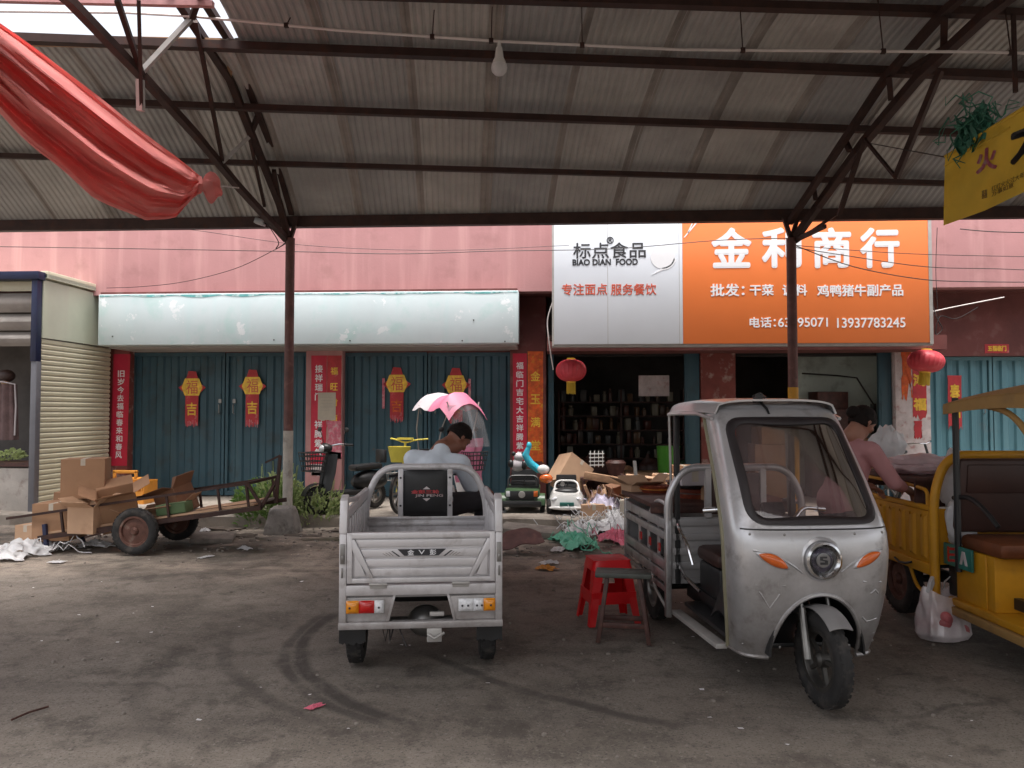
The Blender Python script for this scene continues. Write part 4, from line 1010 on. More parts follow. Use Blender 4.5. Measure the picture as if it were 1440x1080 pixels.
# ------------------------------------------------------------------ red cloth and yellow banner
top = [(-60, -8, 5.2), (0, 33, 5.5), (60, 75, 5.9), (150, 145, 6.5), (220, 200, 7.0), (268, 236, 7.4), (284, 250, 7.55)]
bot = [(-60, 110, 5.2), (0, 160, 5.5), (60, 218, 5.9), (130, 275, 6.5), (205, 312, 7.0), (248, 303, 7.4), (281, 272, 7.55)]
def lerp_pl(pl, u):
    f = u*(len(pl)-1); i = min(int(f), len(pl)-2); w_ = f-i
    return [pl[i][k]*(1-w_)+pl[i+1][k]*w_ for k in range(3)]
def clothf(u, v):
    a = lerp_pl(top, u); c = lerp_pl(bot, u)
    sag = math.sin(v*PI)
    Y = a[2]*(1-v)+c[2]*v
    e = min(1, (1-u)*4)
    Y += e*(.16*math.sin(v*17+u*2.2)+.09*math.sin(v*31-u*3+1)) * (.55+.45*math.sin(u*3)) - .35*sag*e
    Y += .02*math.sin(u*60+v*9)*max(0, u-.55)*3 + e*(.03*math.sin(v*52+u*5)+.018*math.sin(v*83-u*9)) + .03*noise.noise(Vector((u*14, v*9, 2)))
    p = at(a[0]*(1-v)+c[0]*v, a[1]*(1-v)+c[1]*v+2.2*math.sin(u*23+v*2)*(1 if v > .9 else .2), Y)
    return p
t = thing('red_cloth', 'sagging red cloth hung from upper left and knotted to the canopy truss', 'cloth', at(150, 180, 6.4))
b = MB(); b.grid(clothf, 90, 60); b.build('drape', M['cloth'], t, True, solid=.004)
b = MB()
kn = at(284, 262, 7.55)
def knot(u, v):
    a_ = u*2*PI; L_ = v
    c_ = kn.lerp(at(306, 265, 7.7), L_); rr = (.035+.10*math.sin(L_*PI*.8)**1.2)*(1+.25*math.sin(a_*4+v*3))
    return c_+Vector((.2*rr*math.cos(a_), rr*.7*math.cos(a_), rr*math.sin(a_)))
b.grid(knot, 28, 10); b.tube([kn+Vector((0, -.05, .07)), kn+Vector((.02, -.07, 0)), kn+Vector((0, -.05, -.07)), kn+Vector((-.02, .05, 0))], .022, 8, closed=True)
b.build('knot', M['cloth'], t, True, solid=.004)
b = MB(); b.tube([at(300, 262, 7.7), at(316, 262, 8.0), LC[1].lerp(LC[0], .05)], .008, 5); b.build('tie_cord', M['pipe'], t, True)

t = thing('yellow_banner', 'yellow cloth banner with dark lettering slung from the right truss', 'banner', at(1390, 230, 6.4))
tp = [(1329, 221, 7.0), (1385, 186, 6.5), (1440, 152, 6.0), (1540, 92, 5.3)]; bt = [(1327, 317, 7.0), (1385, 296, 6.5), (1440, 270, 6.0), (1540, 222, 5.3)]
def banf(u, v, off=0):
    a = lerp_pl(tp, u); c = lerp_pl(bt, u)
    Y = a[2]+off+.035*math.sin(v*7+u*9)+.05*math.sin(u*7+v*3)*(1-v)
    return at(a[0]*(1-v)+c[0]*v, a[1]*(1-v)+c[1]*v, Y)
b = MB(); b.grid(banf, 50, 26); b.build('sheet', M['yellowcloth'], t, True, solid=.003)
b = MB(); b.tube([banf(u/20, 0) for u in range(21)], .016, 6); b.tube([banf(u/20, .13-.0*u) for u in range(12)], .01, 5); b.build('rolled_hem', M['yellowcloth'], t, True)
b = MB(); b.tube([at(1329, 221, 7.0), at(1215, 200, 8.7)], .005, 4); b.build('tie_cord', M['wire'], t, True)
def on_banner(x0, y0, x1, y1, pts2, m, nm):  # flat print laid on the cloth
    b = MB(); P = []
    for u, v in pts2:
        d = lambda x: x
        P.append((x0+(x1-x0)*u, y0+(y1-y0)*v))
    b2 = []
    for px, py in P:
        uu = (px-1329)/(1440-1329)*(2/3); a = lerp_pl(tp, uu); c = lerp_pl(bt, uu); vv = (py-a[1])/(c[1]-a[1])
        q = banf(uu, vv, -.012); b2.append(q)
    return b2
def ink(s, x0, y0, x1, y1, m, bold=.0, rot=0):
    me = text_mesh(s, bold); xs_ = [v.co.x for v in me.vertices]; ys_ = [v.co.y for v in me.vertices]
    ax, bx, ay, by = min(xs_), max(xs_), min(ys_), max(ys_)
    for v in me.vertices:
        u = (v.co.x-ax)/(bx-ax); w_ = (v.co.y-ay)/(by-ay)
        px = x0+(x1-x0)*u; py = y1+(y0-y1)*w_ - (px-x0)*rot
        uu = (px-1329)/(1440-1329)*(2/3); a = lerp_pl(tp, min(1, uu)); c = lerp_pl(bt, min(1, uu)); vv = (py-a[1])/(c[1]-a[1])
        v.co = banf(min(1, uu), vv, -.012) - t.location
    me.materials.clear(); me.materials.append(m); me.name = 'lettering'; link('lettering', me, t)
ink('大', 1420, 170, 1480, 235, M['black'], .04, .5)
ink('火', 1372, 212, 1402, 246, M['pinkpaper'], .04, .3)
ink('红红火火过大年', 1394, 262, 1440, 270, M['brownvinyl'], .0, .45); ink('万事如意', 1394, 270, 1425, 277, M['brownvinyl'], .0, .45)
ink('囍', 1380, 268, 1388, 280, M['bluepaint'], .0, .3)
rnd = random.Random(5); b = MB()
for k in range(34):
    u = rnd.uniform(0.1, .36); a = banf(u, 0); p_ = a+Vector((rnd.uniform(-.05, .05), rnd.uniform(-.1, .1), rnd.uniform(.0, .22)))
    pts_ = [p_]
    for i in range(8): pts_.append(pts_[-1]+Vector((rnd.uniform(-.09, .09), rnd.uniform(-.08, .08), rnd.uniform(-.13, .1))))
    b.tube(pts_, [.012*rnd.uniform(.3, 1)*(1-i/12) for i in range(9)], 5)
for k in range(5):
    a = banf(.16+.045*k, 0); b.grid(lambda u, v: a+Vector((.11*u-.05+.03*math.sin(v*7+k), .05*math.sin(u*8), .2-.3*v+.04*math.sin(u*9+k))), 8, 8)
o = b.build('green_netting', M['greennet'], None, fix=False, solid=.003); tag(o, 'bundled dark green netting tangled over the yellow banner top edge', 'netting')

# ================================================================== cargo tricycle seen from behind
def rtube(b, pts, r, n=10, k=5, closed=False):   # tube with rounded corners
    P = [Vector(p) for p in pts]; out = [P[0]]
    for i in range(1, len(P)-1):
        a, c, d = P[i-1], P[i], P[i+1]; m = min((a-c).length, (d-c).length, .16)*.48*2
        m = min(m, (a-c).length*.49, (d-c).length*.49)
        p0 = c+(a-c).normalized()*m; p1 = c+(d-c).normalized()*m
        for s_ in range(k+1):
            u = s_/k; out.append(p0*(1-u)**2+c*2*u*(1-u)+p1*u*u)
    out.append(P[-1]); b.tube(out, r, n); return b
S = M['silver']
T1 = thing('cargo_tricycle', 'silver cargo tricycle seen from behind with empty bed and closed tailgate', 'tricycle', (at(594, 900, 5.0).x, 5.0, 0), (0, 0, R(8.6)))
RY, FYb = -.28, 1.12
for s_ in (-1, 1):
    b = MB(); b.bb(s_*.475-.022, s_*.475+.022, RY-.02, RY+.03, .28, .86); 
    b.add([(s_*.475-.024, RY-.02, .86), (s_*.475+.024, RY-.02, .86), (s_*.475+.024, RY+.06, .86), (s_*.475-.024, RY+.06, .86), (s_*.475-.024, RY+.02, 1.06), (s_*.475+.024, RY+.02, 1.06), (s_*.475+.024, RY+.1, 1.09), (s_*.475-.024, RY+.1, 1.09)],
          [(0, 3, 2, 1), (4, 5, 6, 7), (0, 1, 5, 4), (1, 2, 6, 5), (2, 3, 7, 6), (3, 0, 4, 7)])
    b.build('corner_post', S, T1, bevel=.008)
    b = MB(); b.bb(s_*.475-.014, s_*.475+.014, RY-.034, RY-.018, .68, .8); b.bb(s_*.475-.008, s_*.475+.008, RY-.044, RY-.03, .7, .73); b.cyl((s_*.475, RY-.045, .66), (s_*.475, RY-.045, .6), .007, 8); b.build('latch', M['dullmetal'], T1, bevel=.003)
    # side wall: sheet with stamped ribs and a top rail
    b = MB(); b.bb(s_*.485-.008, s_*.485+.008, RY+.03, FYb, .44, .97)
    b.bb(s_*.47-.012, s_*.47+.012, RY+.03, FYb-.01, .93, .99); b.bb(s_*.472-.01, s_*.472+.01, RY+.03, FYb-.01, .50, .54)
    for i in range(9): y = RY+.12+i*.145; b.bb(s_*.468-.008, s_*.468+.008, y, y+.05, .55, .92); b.bb(s_*.5-.008, s_*.5+.008, y, y+.05, .5, .92)
    b.build('side_wall', S, T1, bevel=.004)
    b = MB(); rtube(b, [(s_*.475, RY+.05, 1.05), (s_*.475, .4, 1.0), (s_*.475, FYb, .99)], .017); b.build('side_rail', S, T1)
b = MB(); rtube(b, [(-.475, FYb, .5), (-.475, FYb, .92), (-.36, FYb, 1.165), (.36, FYb, 1.165), (.475, FYb, .92), (.475, FYb, .5)], .026, 12, 7); b.build('front_hoop', S, T1)
b = MB(); b.bb(-.47, .47, FYb-.01, FYb+.01, .5, .77)
for z in (.52, .585, .65, .715, .76): b.bb(-.465, .465, FYb-.024, FYb-.01, z-.014 if z < .75 else z-.01, z+.014)
b.build('front_wall', S, T1, bevel=.004)
b = MB(); b.bb(-.47, .47, RY, FYb, .47, .5)
for i in range(7): b.bb(-.4+i*.13, -.37+i*.13, RY+.02, FYb-.02, .5, .506)
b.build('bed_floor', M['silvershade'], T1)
for x_ in (-.205, .185):
    b = MB(); b.bb(x_-.02, x_+.02, FYb-.02, FYb+.02, .77, 1.15); o = b.build('seat_back_bar', S, T1, bevel=.005)
    b = MB()
    for z in (.86, 1.08): b.lathe([(-.004, .008), (0, .009)], (x_, FYb-.022, z), 'Y', 10)
    b.build('bolt', M['black'], o)
b = MB(); b.grid(lambda u, v: Vector((-.18+.34*u, FYb+.005-.03*math.sin(u*PI)**.4*math.sin(v*PI)**.3, .78+.355*v)), 16, 16)
pad = b.build('backrest_pad', M['blackp'], T1, solid=.02)
def flat_text(s, x0, x1, z0, z1, y, m, parent, bold=.0, thick=.002): return letters(s, x0, x1, z0, z1, y, m, parent, 'lettering', bold, world=False, thick=thick)
flat_text('金彭三轮', -.12, .1, .955, .985, FYb-.034, M['redfade'], pad, .03); flat_text('JIN PENG', -.09, .13, .925, .95, FYb-.034, M['paperrem'], pad, .01)
b = MB(); b.prism([(-.03, FYb-.034, .99), (.03, FYb-.034, .99), (0, FYb-.034, 1.012)], (0, -.002, 0)); b.prism([(-.03, FYb-.034, .918), (.03, FYb-.034, .918), (0, FYb-.034, .895)], (0, -.002, 0)); b.build('emblem', M['paperrem'], pad, smooth=0)
# tailgate
tg = MB(); y0 = RY-.012; zt, zbm = .865, .56
tg.bb(-.45, .45, RY+.004, RY+.016, zbm, zt)
tg.bb(-.45, .45, RY-.02, RY+.01, zt-.035, zt); tg.bb(-.45, .45, RY-.02, RY+.01, zbm, zbm+.03)
for s_ in (-1, 1):
    tg.bb(s_*.435-.016, s_*.435+.016, RY-.0215, RY+.01, zbm, zt)
    tg.prism([(s_*.405, RY-.018, zt-.04), (s_*.425, RY-.018, zt-.04), (s_*.425, RY-.018, zt-.1), (s_*.315, RY-.018, zbm+.03), (s_*.29, RY-.018, zbm+.03)], (0, .02, 0))
    tg.prism([(s_*.405, RY-.014, zbm+.2), (s_*.405, RY-.014, zbm+.04), (s_*.335, RY-.014, zbm+.04)], (0, .02, 0))
TG = tg.build('tailgate', S, T1, bevel=.004)
def slat(z0, z1, zz=0):
    def hw(z): return .4-(zt-.04-z)/(zt-.07-zbm)*.11
    b = MB(); b.prism([(-hw(z1), RY-.012, z1), (hw(z1), RY-.012, z1), (hw(z0), RY-.012, z0), (-hw(z0), RY-.012, z0)], (0, .018, 0)); b.build('slat', S, TG, bevel=.005)
for z0 in (.6, .658, .716, .776): slat(z0, z0+.046)
for (pts, m_) in (([(-.145, .762), (.15, .762), (.105, .722), (-.105, .722)], 'black'), ([(-.175, .752), (-.185, .752), (-.14, .718), (-.128, .718)], 'black'), ([(.178, .752), (.19, .752), (.145, .718), (.133, .718)], 'black')):
    b = MB(); b.prism([(x_+.0, RY-.0135, z) for x_, z in pts], (0, -.002, 0)); b.build('decal', M[m_], TG, smooth=0)
for s_ in (-1, 1):
    b = MB()
    for k in range(3): b.prism([(s_*(.195+k*.018), RY-.0135, .746-k*.004), (s_*(.203+k*.018), RY-.0135, .746-k*.004), (s_*(.175+k*.018), RY-.0135, .722), (s_*(.167+k*.018), RY-.0135, .722)], (0, -.0015, 0))
    b.build('decal_stripe', M['soffit'], TG, smooth=0)
flat_text('金', -.085, -.045, .725, .76, RY-.0162, M['white'], TG, .02); flat_text('V', -.018, .02, .73, .757, RY-.0162, M['white'], TG); flat_text('彭', .05, .09, .725, .76, RY-.0162, M['white'], TG, .02)
for x_ in (-.26, .24):
    b = MB(); b.bb(x_-.05, x_+.05, RY-.03, RY-.01, .53, .56); b.cyl((x_-.055, RY-.032, .555), (x_+.055, RY-.032, .555), .009, 10); b.build('hinge', M['palesteel'], T1, bevel=.002)
b = MB(); b.bb(-.455, .455, RY-.024, RY+.03, .485, .548); b.build('rear_beam', S, T1, bevel=.006)
b = MB(); b.bb(-.5, .5, RY-.025, RY+.03, .282, .325); b.build('rear_bumper', S, T1, bevel=.006)
for s_ in (-1, 1):
    b = MB(); b.prism([(s_*.453, RY, .326), (s_*.453, RY, .484), (s_*.168, RY, .484), (s_*.21, RY, .326)], (0, .02, 0)); b.build('light_panel', S, T1, bevel=.003)
    b = MB(); b.prism([(s_*.17, RY-.01, .484), (s_*.155, RY-.01, .484), (s_*.195, RY-.01, .326), (s_*.212, RY-.01, .326)], (0, .03, 0)); b.build('panel_edge', S, T1, bevel=.003)
    b = MB(); b.bb(s_*.34-.118, s_*.34+.118, RY-.016, RY, .375, .46); lamp_ = b.build('tail_light', M['palesteel'], T1, bevel=.006)
    segs = [(-.112, -.038, 'amber'), (-.036, .055, 'redlens'), (.057, .112, 'clearlens')] if s_ < 0 else [(-.112, -.02, 'clearlens'), (-.018, .04, 'clearlens'), (.042, .112, 'amber')]
    for a, c, m_ in segs:
        b = MB(); cx = s_*.34
        b.grid(lambda u, v: Vector((cx+a+(c-a)*u, RY-.02-.016*(math.sin(u*PI)*math.sin(v*PI))**.5 if 0 < u < 1 and 0 < v < 1 else RY-.016, .38+.075*v)), 9, 9)
        L_ = b.build('lens', M[m_], lamp_, smooth=60, fix=False, solid=.003)
    b = MB()
    for a in ((-.09, .085) if s_ < 0 else (-.09, -.055, .0, .03, .085)): b.ell((s_*.34+a, RY-.037, .417), (.007, .004, .007), n=8, m=6)
    b.build('screw', M['black'], lamp_)
    wheel(T1, (s_*.415, 0, .25), .25, .105, M['dullmetal'])
    b = MB(); n_ = 14
    pts = [(-.5, .18), (-.5, .281), (-.34, .281), (-.34, .19)] if s_ < 0 else [(.5, .19), (.5, .281), (.34, .281), (.34, .18)]
    jag = [(pts[3][0]+(pts[0][0]-pts[3][0])*i/n_, .185+random.uniform(-.012, .012)) for i in range(n_+1)]
    b.prism([(x_, RY+.03, z) for x_, z in [pts[1], pts[2]] + jag], (0, .008, 0)); b.build('mudflap', M['blackp'], T1, smooth=0)
b = MB(); b.cyl((-.4, 0, .25), (.4, 0, .25), .03, 12); b.ell((.02, 0, .25), (.12, .1, .1)); b.build('axle', M['dullmetal'], T1)
b = MB(); b.bb(-.3, -.24, RY+.04, 1.9, .36, .42); b.bb(.24, .3, RY+.04, 1.9, .36, .42); b.bb(-.3, .3, .3, .36, .36, .42); b.build('chassis', M['blackp'], T1)
b = MB(); b.bb(-.2, .2, .2, .7, .32, .46); b.build('battery_box', M['blackp'], T1, bevel=.02)
b = MB(); b.bb(.035, .125, RY-.03, RY+.02, .2, .282); b.tube([(.04, RY-.035, .25), (.08, RY-.06, .23), (.14, RY-.03, .255)], .01, 6); b.build('tow_bracket', M['palesteel'], T1, bevel=.004)
b = MB(); b.bb(.05, .14, RY+.03, RY+.06, .34, .365); b.build('clamp', M['palesteel'], T1, bevel=.004)
b = MB(); b.tube([(-.2, RY+.08, .3), (-.19, RY+.03, .2), (-.17, RY+.1, .28)], .006, 5); b.tube([(-.15, RY+.06, .3), (-.09, RY, .17)], .005, 5); b.tube([(-.24, RY+.05, .28), (-.22, RY+.05, .19), (-.2, RY+.08, .3)], .004, 5); b.build('hanging_wire', M['wire'], T1)
b = MB(); b.bb(-.22, .2, 1.22, 1.75, .62, .72); b.build('seat', M['blackp'], T1, bevel=.04)
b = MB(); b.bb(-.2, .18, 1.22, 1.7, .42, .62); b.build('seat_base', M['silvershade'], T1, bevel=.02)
b = MB(); b.bb(-.3, .3, 1.7, 2.35, .36, .4); b.build('footboard', M['blackp'], T1, bevel=.01)
b = MB(); b.grid(lambda u, v: Vector(((u-.5)*.62*(1-.25*v), 2.3+.08*math.cos((u-.5)*PI)+.05*v, .4+.5*v)), 14, 10); b.build('leg_shield', M['silver'], T1, solid=.015)
b = MB(); rtube(b, [(-.36, 1.98, 1.02), (-.2, 2.05, 1.04), (-.08, 2.2, .98), (.08, 2.2, .98), (.2, 2.05, 1.04), (.36, 1.98, 1.02)], .013); b.cyl((0, 2.2, .98), (0, 2.42, .5), .03); b.build('handlebar', M['blackp'], T1)
b = MB()
for s_ in (-1, 1): b.cyl((s_*.08, 2.36, .65), (s_*.08, 2.5, .25), .02)
b.build('fork', M['blackp'], T1); wheel(T1, (0, 2.5, .25), .25, .09, M['dullmetal'])
b = MB(); b.grid(lambda u, v: Vector((-.42+.17*u, 1.25+.45*v, .55+.17*math.sin(v*PI)**.5)), 6, 14); b.build('side_fender', M['blackp'], T1, solid=.01)

# ================================================================== people
def head(b, c, yaw=0, pitch=0, roll=0, s_=1.0):
    X = Matrix.Translation(c) @ (Matrix.Rotation(yaw, 4, 'Z') @ Matrix.Rotation(pitch, 4, 'X') @ Matrix.Rotation(roll, 4, 'Y'))
    o = len(b.v)
    def E(p, r, rot=None): b.ell(p, r, rot, n=16, m=12)
    E((0, 0, .015), (.074*s_, .093*s_, .1*s_)); E((0, .02, -.055), (.054*s_, .064*s_, .068*s_)); E((0, .068, -.088), (.026, .022, .02))
    b.cap(Vector((0, .082, .02)), Vector((0, .103, -.022)), .010, .014); E((0, .088, -.02), (.018, .014, .01))
    E((0, .082, .038), (.05, .02, .012)); E((0, .082, -.052), (.024, .012, .007)); E((0, .08, -.064), (.021, .012, .007))
    for k in (-1, 1):
        E((k*.078, -.008, -.005), (.011, .02, .031), (0, k*.15, 0)); E((k*.045, .06, -.025), (.022, .022, .02)); E((k*.03, .078, .014), (.014, .01, .008))
    b.cap(Vector((0, -.02, -.04)), Vector((0, -.045, -.14)), .052, .056)
    for i in range(o, len(b.v)): b.v[i] = tuple(X @ Vector(b.v[i]))
    return X
def hair(parent, X, bun=False, long=False):
    b = MB()
    def fn(u, v):
        th = v*R(112 if not long else 125); a = u*2*PI
        d = Vector((math.sin(th)*math.cos(a), math.sin(th)*math.sin(a), math.cos(th)))
        lim = .45+.55*max(0, -d.y)      # hairline: high at the brow, low at the nape
        th2 = th*(0.50+.5*(1-max(0, d.y)**.6*.9)); d = Vector((math.sin(th2)*math.cos(a), math.sin(th2)*math.sin(a), math.cos(th2)))
        k = 1+.05*noise.noise(d*9)+.03*noise.noise(d*25)
        return Vector((d.x*.083*k, d.y*.101*k-.006, d.z*.108*k+.017))
    b.grid(fn, 40, 18)
    if bun: b.ell((0, -.11, .02), (.045, .04, .045))
    for i in range(len(b.v)): b.v[i] = tuple(X @ Vector(b.v[i]))
    b.build('hair', M['hair'], parent, solid=.008)
def eyes(parent, X):
    b = MB()
    for k in (-1, 1): b.ell((k*.031, .079, .012), (.012, .009, .008), n=10, m=8)
    for i in range(len(b.v)): b.v[i] = tuple(X @ Vector(b.v[i]))
    b.build('eyes', M['black'], parent)
def hand(b, wr, d, n_, s_=1, curl=.5):    # wrist, finger direction, palm normal
    d = Vector(d).normalized(); n_ = Vector(n_); n_ = (n_-d*n_.dot(d)).normalized(); sd = d.cross(n_)*s_
    wr = Vector(wr); b.cap(wr, wr+d*.03, .026, .03)
    pc = wr+d*.075
    for k in (-1.3, -.45, .45, 1.3): b.cap(wr+d*.03+sd*k*.013, wr+d*.092+sd*k*.019, .015, .0125)
    for k, L_ in zip((-1.4, -.5, .45, 1.35), (.07, .08, .075, .058)):
        p = wr+d*.095+sd*k*.02; f = (d-n_*curl*.6).normalized(); q = p+f*L_*.5; g = (d-n_*curl*2).normalized(); e = q+g*L_*.5
        b.cap(p, q, .0098, .009); b.cap(q, e, .009, .0075)
    p = wr+d*.03-sd*.03; q = p+(d*.6-sd*.8-n_*.3).normalized()*.04; b.cap(p, q, .0125, .011); b.cap(q, q+(d-sd*.2-n_*.4).normalized()*.032, .0105, .0085)
def V3(*a): return Vector(a)
# --- man on the tricycle saddle
P1 = thing('person', 'seated man in pale blue shirt bent to the right on the tricycle saddle', 'person', T1.location, T1.rotation_euler)
P1.scale = (1.13, 1.13, 1.13); P1.location = Vector(T1.location) + T1.rotation_euler.to_matrix() @ Vector((.02, 1.47, .74))*(1-1.13)
hip = V3(.02, 1.47, .81); ch = V3(.04, 1.58, 1.05); nk = V3(.11, 1.63, 1.225); hd = V3(.235, 1.74, 1.30)
shl = V3(-.11, 1.6, 1.14); shr = V3(.25, 1.57, 1.11)
b = MB()
b.ell(hip, (.165, .12, .11)); b.cap(hip, ch, .125, .135); b.cap(ch, nk, .135, .07); b.cap(shl, shr, .062, .062); b.cap(nk, hd-V3(.03, .03, .06), .06, .055)
elr = V3(.36, 1.72, .9); wrr = V3(.46, 1.93, .88); ell_ = V3(-.14, 1.82, .93); wrl = V3(.08, 2.0, .86)
b.cap(shr, elr, .052, .042); b.cap(elr, wrr, .042, .028); b.cap(shl, ell_, .052, .042); b.cap(ell_, wrl, .042, .028)
hand(b, wrr, (.3, .6, -.3), (0, .2, 1), 1, .8); hand(b, wrl, (.6, .6, -.2), (0, .2, 1), -1, .8)
knr = V3(.42, 1.72, .82); anr = V3(.44, 1.9, .45); knl = V3(-.02, 1.95, .8); anl = V3(-.02, 2.0, .43)
b.cap(hip+V3(.09, .02, -.01), knr, .085, .06); b.cap(knr, anr, .056, .038); b.cap(hip+V3(-.08, .02, -.01), knl, .085, .06); b.cap(knl, anl, .056, .038)
for a in (anr, anl): b.cap(a, a+V3(0, .16, -.03), .038, .032)
X = head(b, hd, yaw=R(-60), pitch=R(-48))
blob(b, 'body', M['skin'], P1, .0095, 3); hair(P1, X); eyes(P1, X)
b = MB(); b.ell(hip+V3(0, 0, .03), (.18, .135, .11)); b.cap(hip+V3(0, -.01, .03), ch, .142, .152); b.cap(ch, nk-V3(.01, .02, .03), .152, .078); b.cap(shl, shr, .077, .077)
b.cap(shl, shl.lerp(ell_, .75), .07, .07); b.cap(shr, shr.lerp(elr, .8), .07, .072)
b.jitter(.008, 9); blob(b, 'shirt', M['shirt'], P1, .012, 3)
b = MB(); b.ell(hip-V3(0, 0, .02), (.178, .135, .12)); b.cap(hip+V3(.09, .02, -.01), knr, .1, .075); b.cap(knr, anr, .072, .058); b.cap(hip+V3(-.08, .02, -.01), knl, .1, .075); b.cap(knl, anl, .072, .058)
b.jitter(.008, 9); blob(b, 'trousers', M['pants'], P1, .014, 3)
for a in (anr, anl): b = MB(); b.cap(a+V3(0, -.02, -.03), a+V3(0, .17, -.045), .045, .04); b.build('shoe', M['blackp'], P1)

# --- woman standing between the two tricycles at right
wp = at(1190, 700, 6.05)
P2 = thing('person', 'standing woman in dusty pink top with tied dark hair bending over the stall', 'person', (wp.x, 6.05, 0), (0, 0, R(-62))); P2.scale = (1.06, 1.06, 1.05)
b = MB()   # local +y is the way she faces
hipc = V3(0, -.06, .86); chc = V3(0, .06, 1.16); nkc = V3(0, .11, 1.31); hdc = V3(0, .17, 1.45)
b.ell(hipc, (.155, .115, .12)); b.cap(hipc, chc, .115, .12); b.cap(chc, nkc, .12, .05); b.cap(V3(-.16, .07, 1.26), V3(.16, .07, 1.26), .05, .05); b.cap(nkc, hdc-V3(0, .03, .06), .05, .05)
for k in (-1, 1):
    b.cap(hipc+V3(k*.08, 0, -.03), V3(k*.09, 0, .48), .082, .055); b.cap(V3(k*.09, 0, .48), V3(k*.09, -.04, .09), .052, .034); b.cap(V3(k*.09, -.04, .05), V3(k*.1, .11, .035), .036, .03)
    el = V3(k*.24, .2, 1.02); wr = V3(k*.17, .42, .96); b.cap(V3(k*.17, .07, 1.25), el, .046, .038); b.cap(el, wr, .037, .026); hand(b, wr, (-k*.2, .8, -.35), (0, .3, 1), k, .7)
X = head(b, hdc, yaw=R(-5), pitch=R(-32)); blob(b, 'body', M['skin2'], P2, .0095, 3); hair(P2, X, bun=True, long=True); eyes(P2, X)
b = MB(); b.ell(hipc+V3(0, 0, .02), (.18, .145, .16)); b.cap(hipc+V3(0, 0, .05), chc, .14, .137); b.cap(chc, nkc-V3(0, .01, .04), .137, .075); b.cap(V3(-.16, .07, 1.255), V3(.16, .07, 1.255), .066, .066)
for k in (-1, 1): el = V3(k*.24, .2, 1.02); b.cap(V3(k*.17, .07, 1.25), el, .066, .056); b.cap(el, V3(k*.205, .31, .99), .055, .045)
b.jitter(.008, 8); blob(b, 'blouse', M['pinkshirt'], P2, .012, 3)
b = MB(); b.ell(hipc-V3(0, 0, .05), (.165, .125, .12))
for k in (-1, 1): b.cap(hipc+V3(k*.08, 0, -.05), V3(k*.09, 0, .48), .098, .072); b.cap(V3(k*.09, 0, .48), V3(k*.09, -.04, .13), .07, .055)
blob(b, 'trousers', M['pants'], P2, .014, 3)
for k in (-1, 1): b = MB(); b.cap(V3(k*.09, -.05, .04), V3(k*.1, .13, .035), .042, .037); b.build('shoe', M['blackp'], P2)

# ================================================================== cabbed tricycle
_l = at(925, 700, 5.97); th = R(8.5)
C2 = Vector((_l.x+.45*math.cos(th)-.04, 6.08+.45*math.sin(th), 0))
T2 = thing('cabbed_tricycle', 'scuffed silver tricycle with windscreen cab facing the viewer and food laden bed', 'tricycle', C2, (0, 0, R(188.5)))
S2 = M['silver2']
prof = [(.235, .395, 1.72), (.4, .425, 1.79), (.6, .45, 1.83), (.8, .462, 1.845), (.92, .462, 1.83), (1.0, .458, 1.79), (1.2, .442, 1.66), (1.4, .425, 1.51), (1.55, .412, 1.40), (1.61, .40, 1.34), (1.645, .375, 1.26), (1.655, .35, 1.16)]
def pr(z):
    for (z0, w0, y0), (z1, w1, y1) in zip(prof[:-1], prof[1:]):
        if z <= z1: u = max(0, (z-z0)/(z1-z0)); return w0+(w1-w0)*u, y0+(y1-y0)*u
    return prof[-1][1:]
DEP = .24; NE = 3.6
def sface(x, z):
    w_, yf = pr(z); u = min(.999, abs(x)/w_); return yf-DEP+DEP*(1-u**NE)**(1/NE)
b = MB(); zs = []
for (z0, _, _), (z1, _, _) in zip(prof[:-1], prof[1:]):
    for k in range(3): zs.append(z0+(z1-z0)*k/3)
zs.append(prof[-1][0]); nt = 49
def sm(z):    # smoothed profile
    a = pr(max(.235, z-.03)); c = pr(z); d = pr(min(1.655, z+.03)); return (a[0]+c[0]*2+d[0])/4, (a[1]+c[1]*2+d[1])/4
vs = []
for z in zs:
    w_, yf = sm(z)
    for i in range(nt):
        t_ = PI*i/(nt-1); cs, sn = math.cos(t_), math.sin(t_)
        vs.append((w_*math.copysign(abs(cs)**(2/NE), cs), yf-DEP+DEP*abs(sn)**(2/NE), z))
b.add(vs, [(j*nt+i, j*nt+i+1, (j+1)*nt+i+1, (j+1)*nt+i) for j in range(len(zs)-1) for i in range(nt-1)])
me = b.mesh('cab_shell', S2)
bm = bmesh.new(); bm.from_mesh(me); bmesh.ops.recalc_face_normals(bm, faces=bm.faces); bm.to_mesh(me); bm.free()
so = bpy.data.objects.new('tmp', me); C.objects.link(so)
q = so.modifiers.new('s', 'SOLIDIFY'); q.thickness = .014; q.offset = -1
me = bake(so, 'cab_shell'); so = bpy.data.objects.new('tmp', me); C.objects.link(so)
WS = []   # windscreen outline in (x, z)
def rrect(pts, r, k=6):
    out = []
    for i in range(len(pts)):
        a, c, d = Vector(pts[i-1]), Vector(pts[i]), Vector(pts[(i+1) % len(pts)])
        p0 = c+(a-c).normalized()*r; p1 = c+(d-c).normalized()*r
        for s_ in range(k+1): u = s_/k; out.append(p0*(1-u)**2+c*2*u*(1-u)+p1*u*u)
    return out
WS = rrect([(-.375, .985), (.375, .985), (.355, 1.565), (-.355, 1.565)], .1)
c1 = MB(); c1.prism([(p[0], .9, p[1]) for p in WS], (0, 1.3, 0))
n_ = 32; c1.prism([(.255*math.cos(2*PI*i/n_)*1.0, 1.35, .28+.325*math.sin(2*PI*i/n_)) for i in range(n_)] , (0, .9, 0))
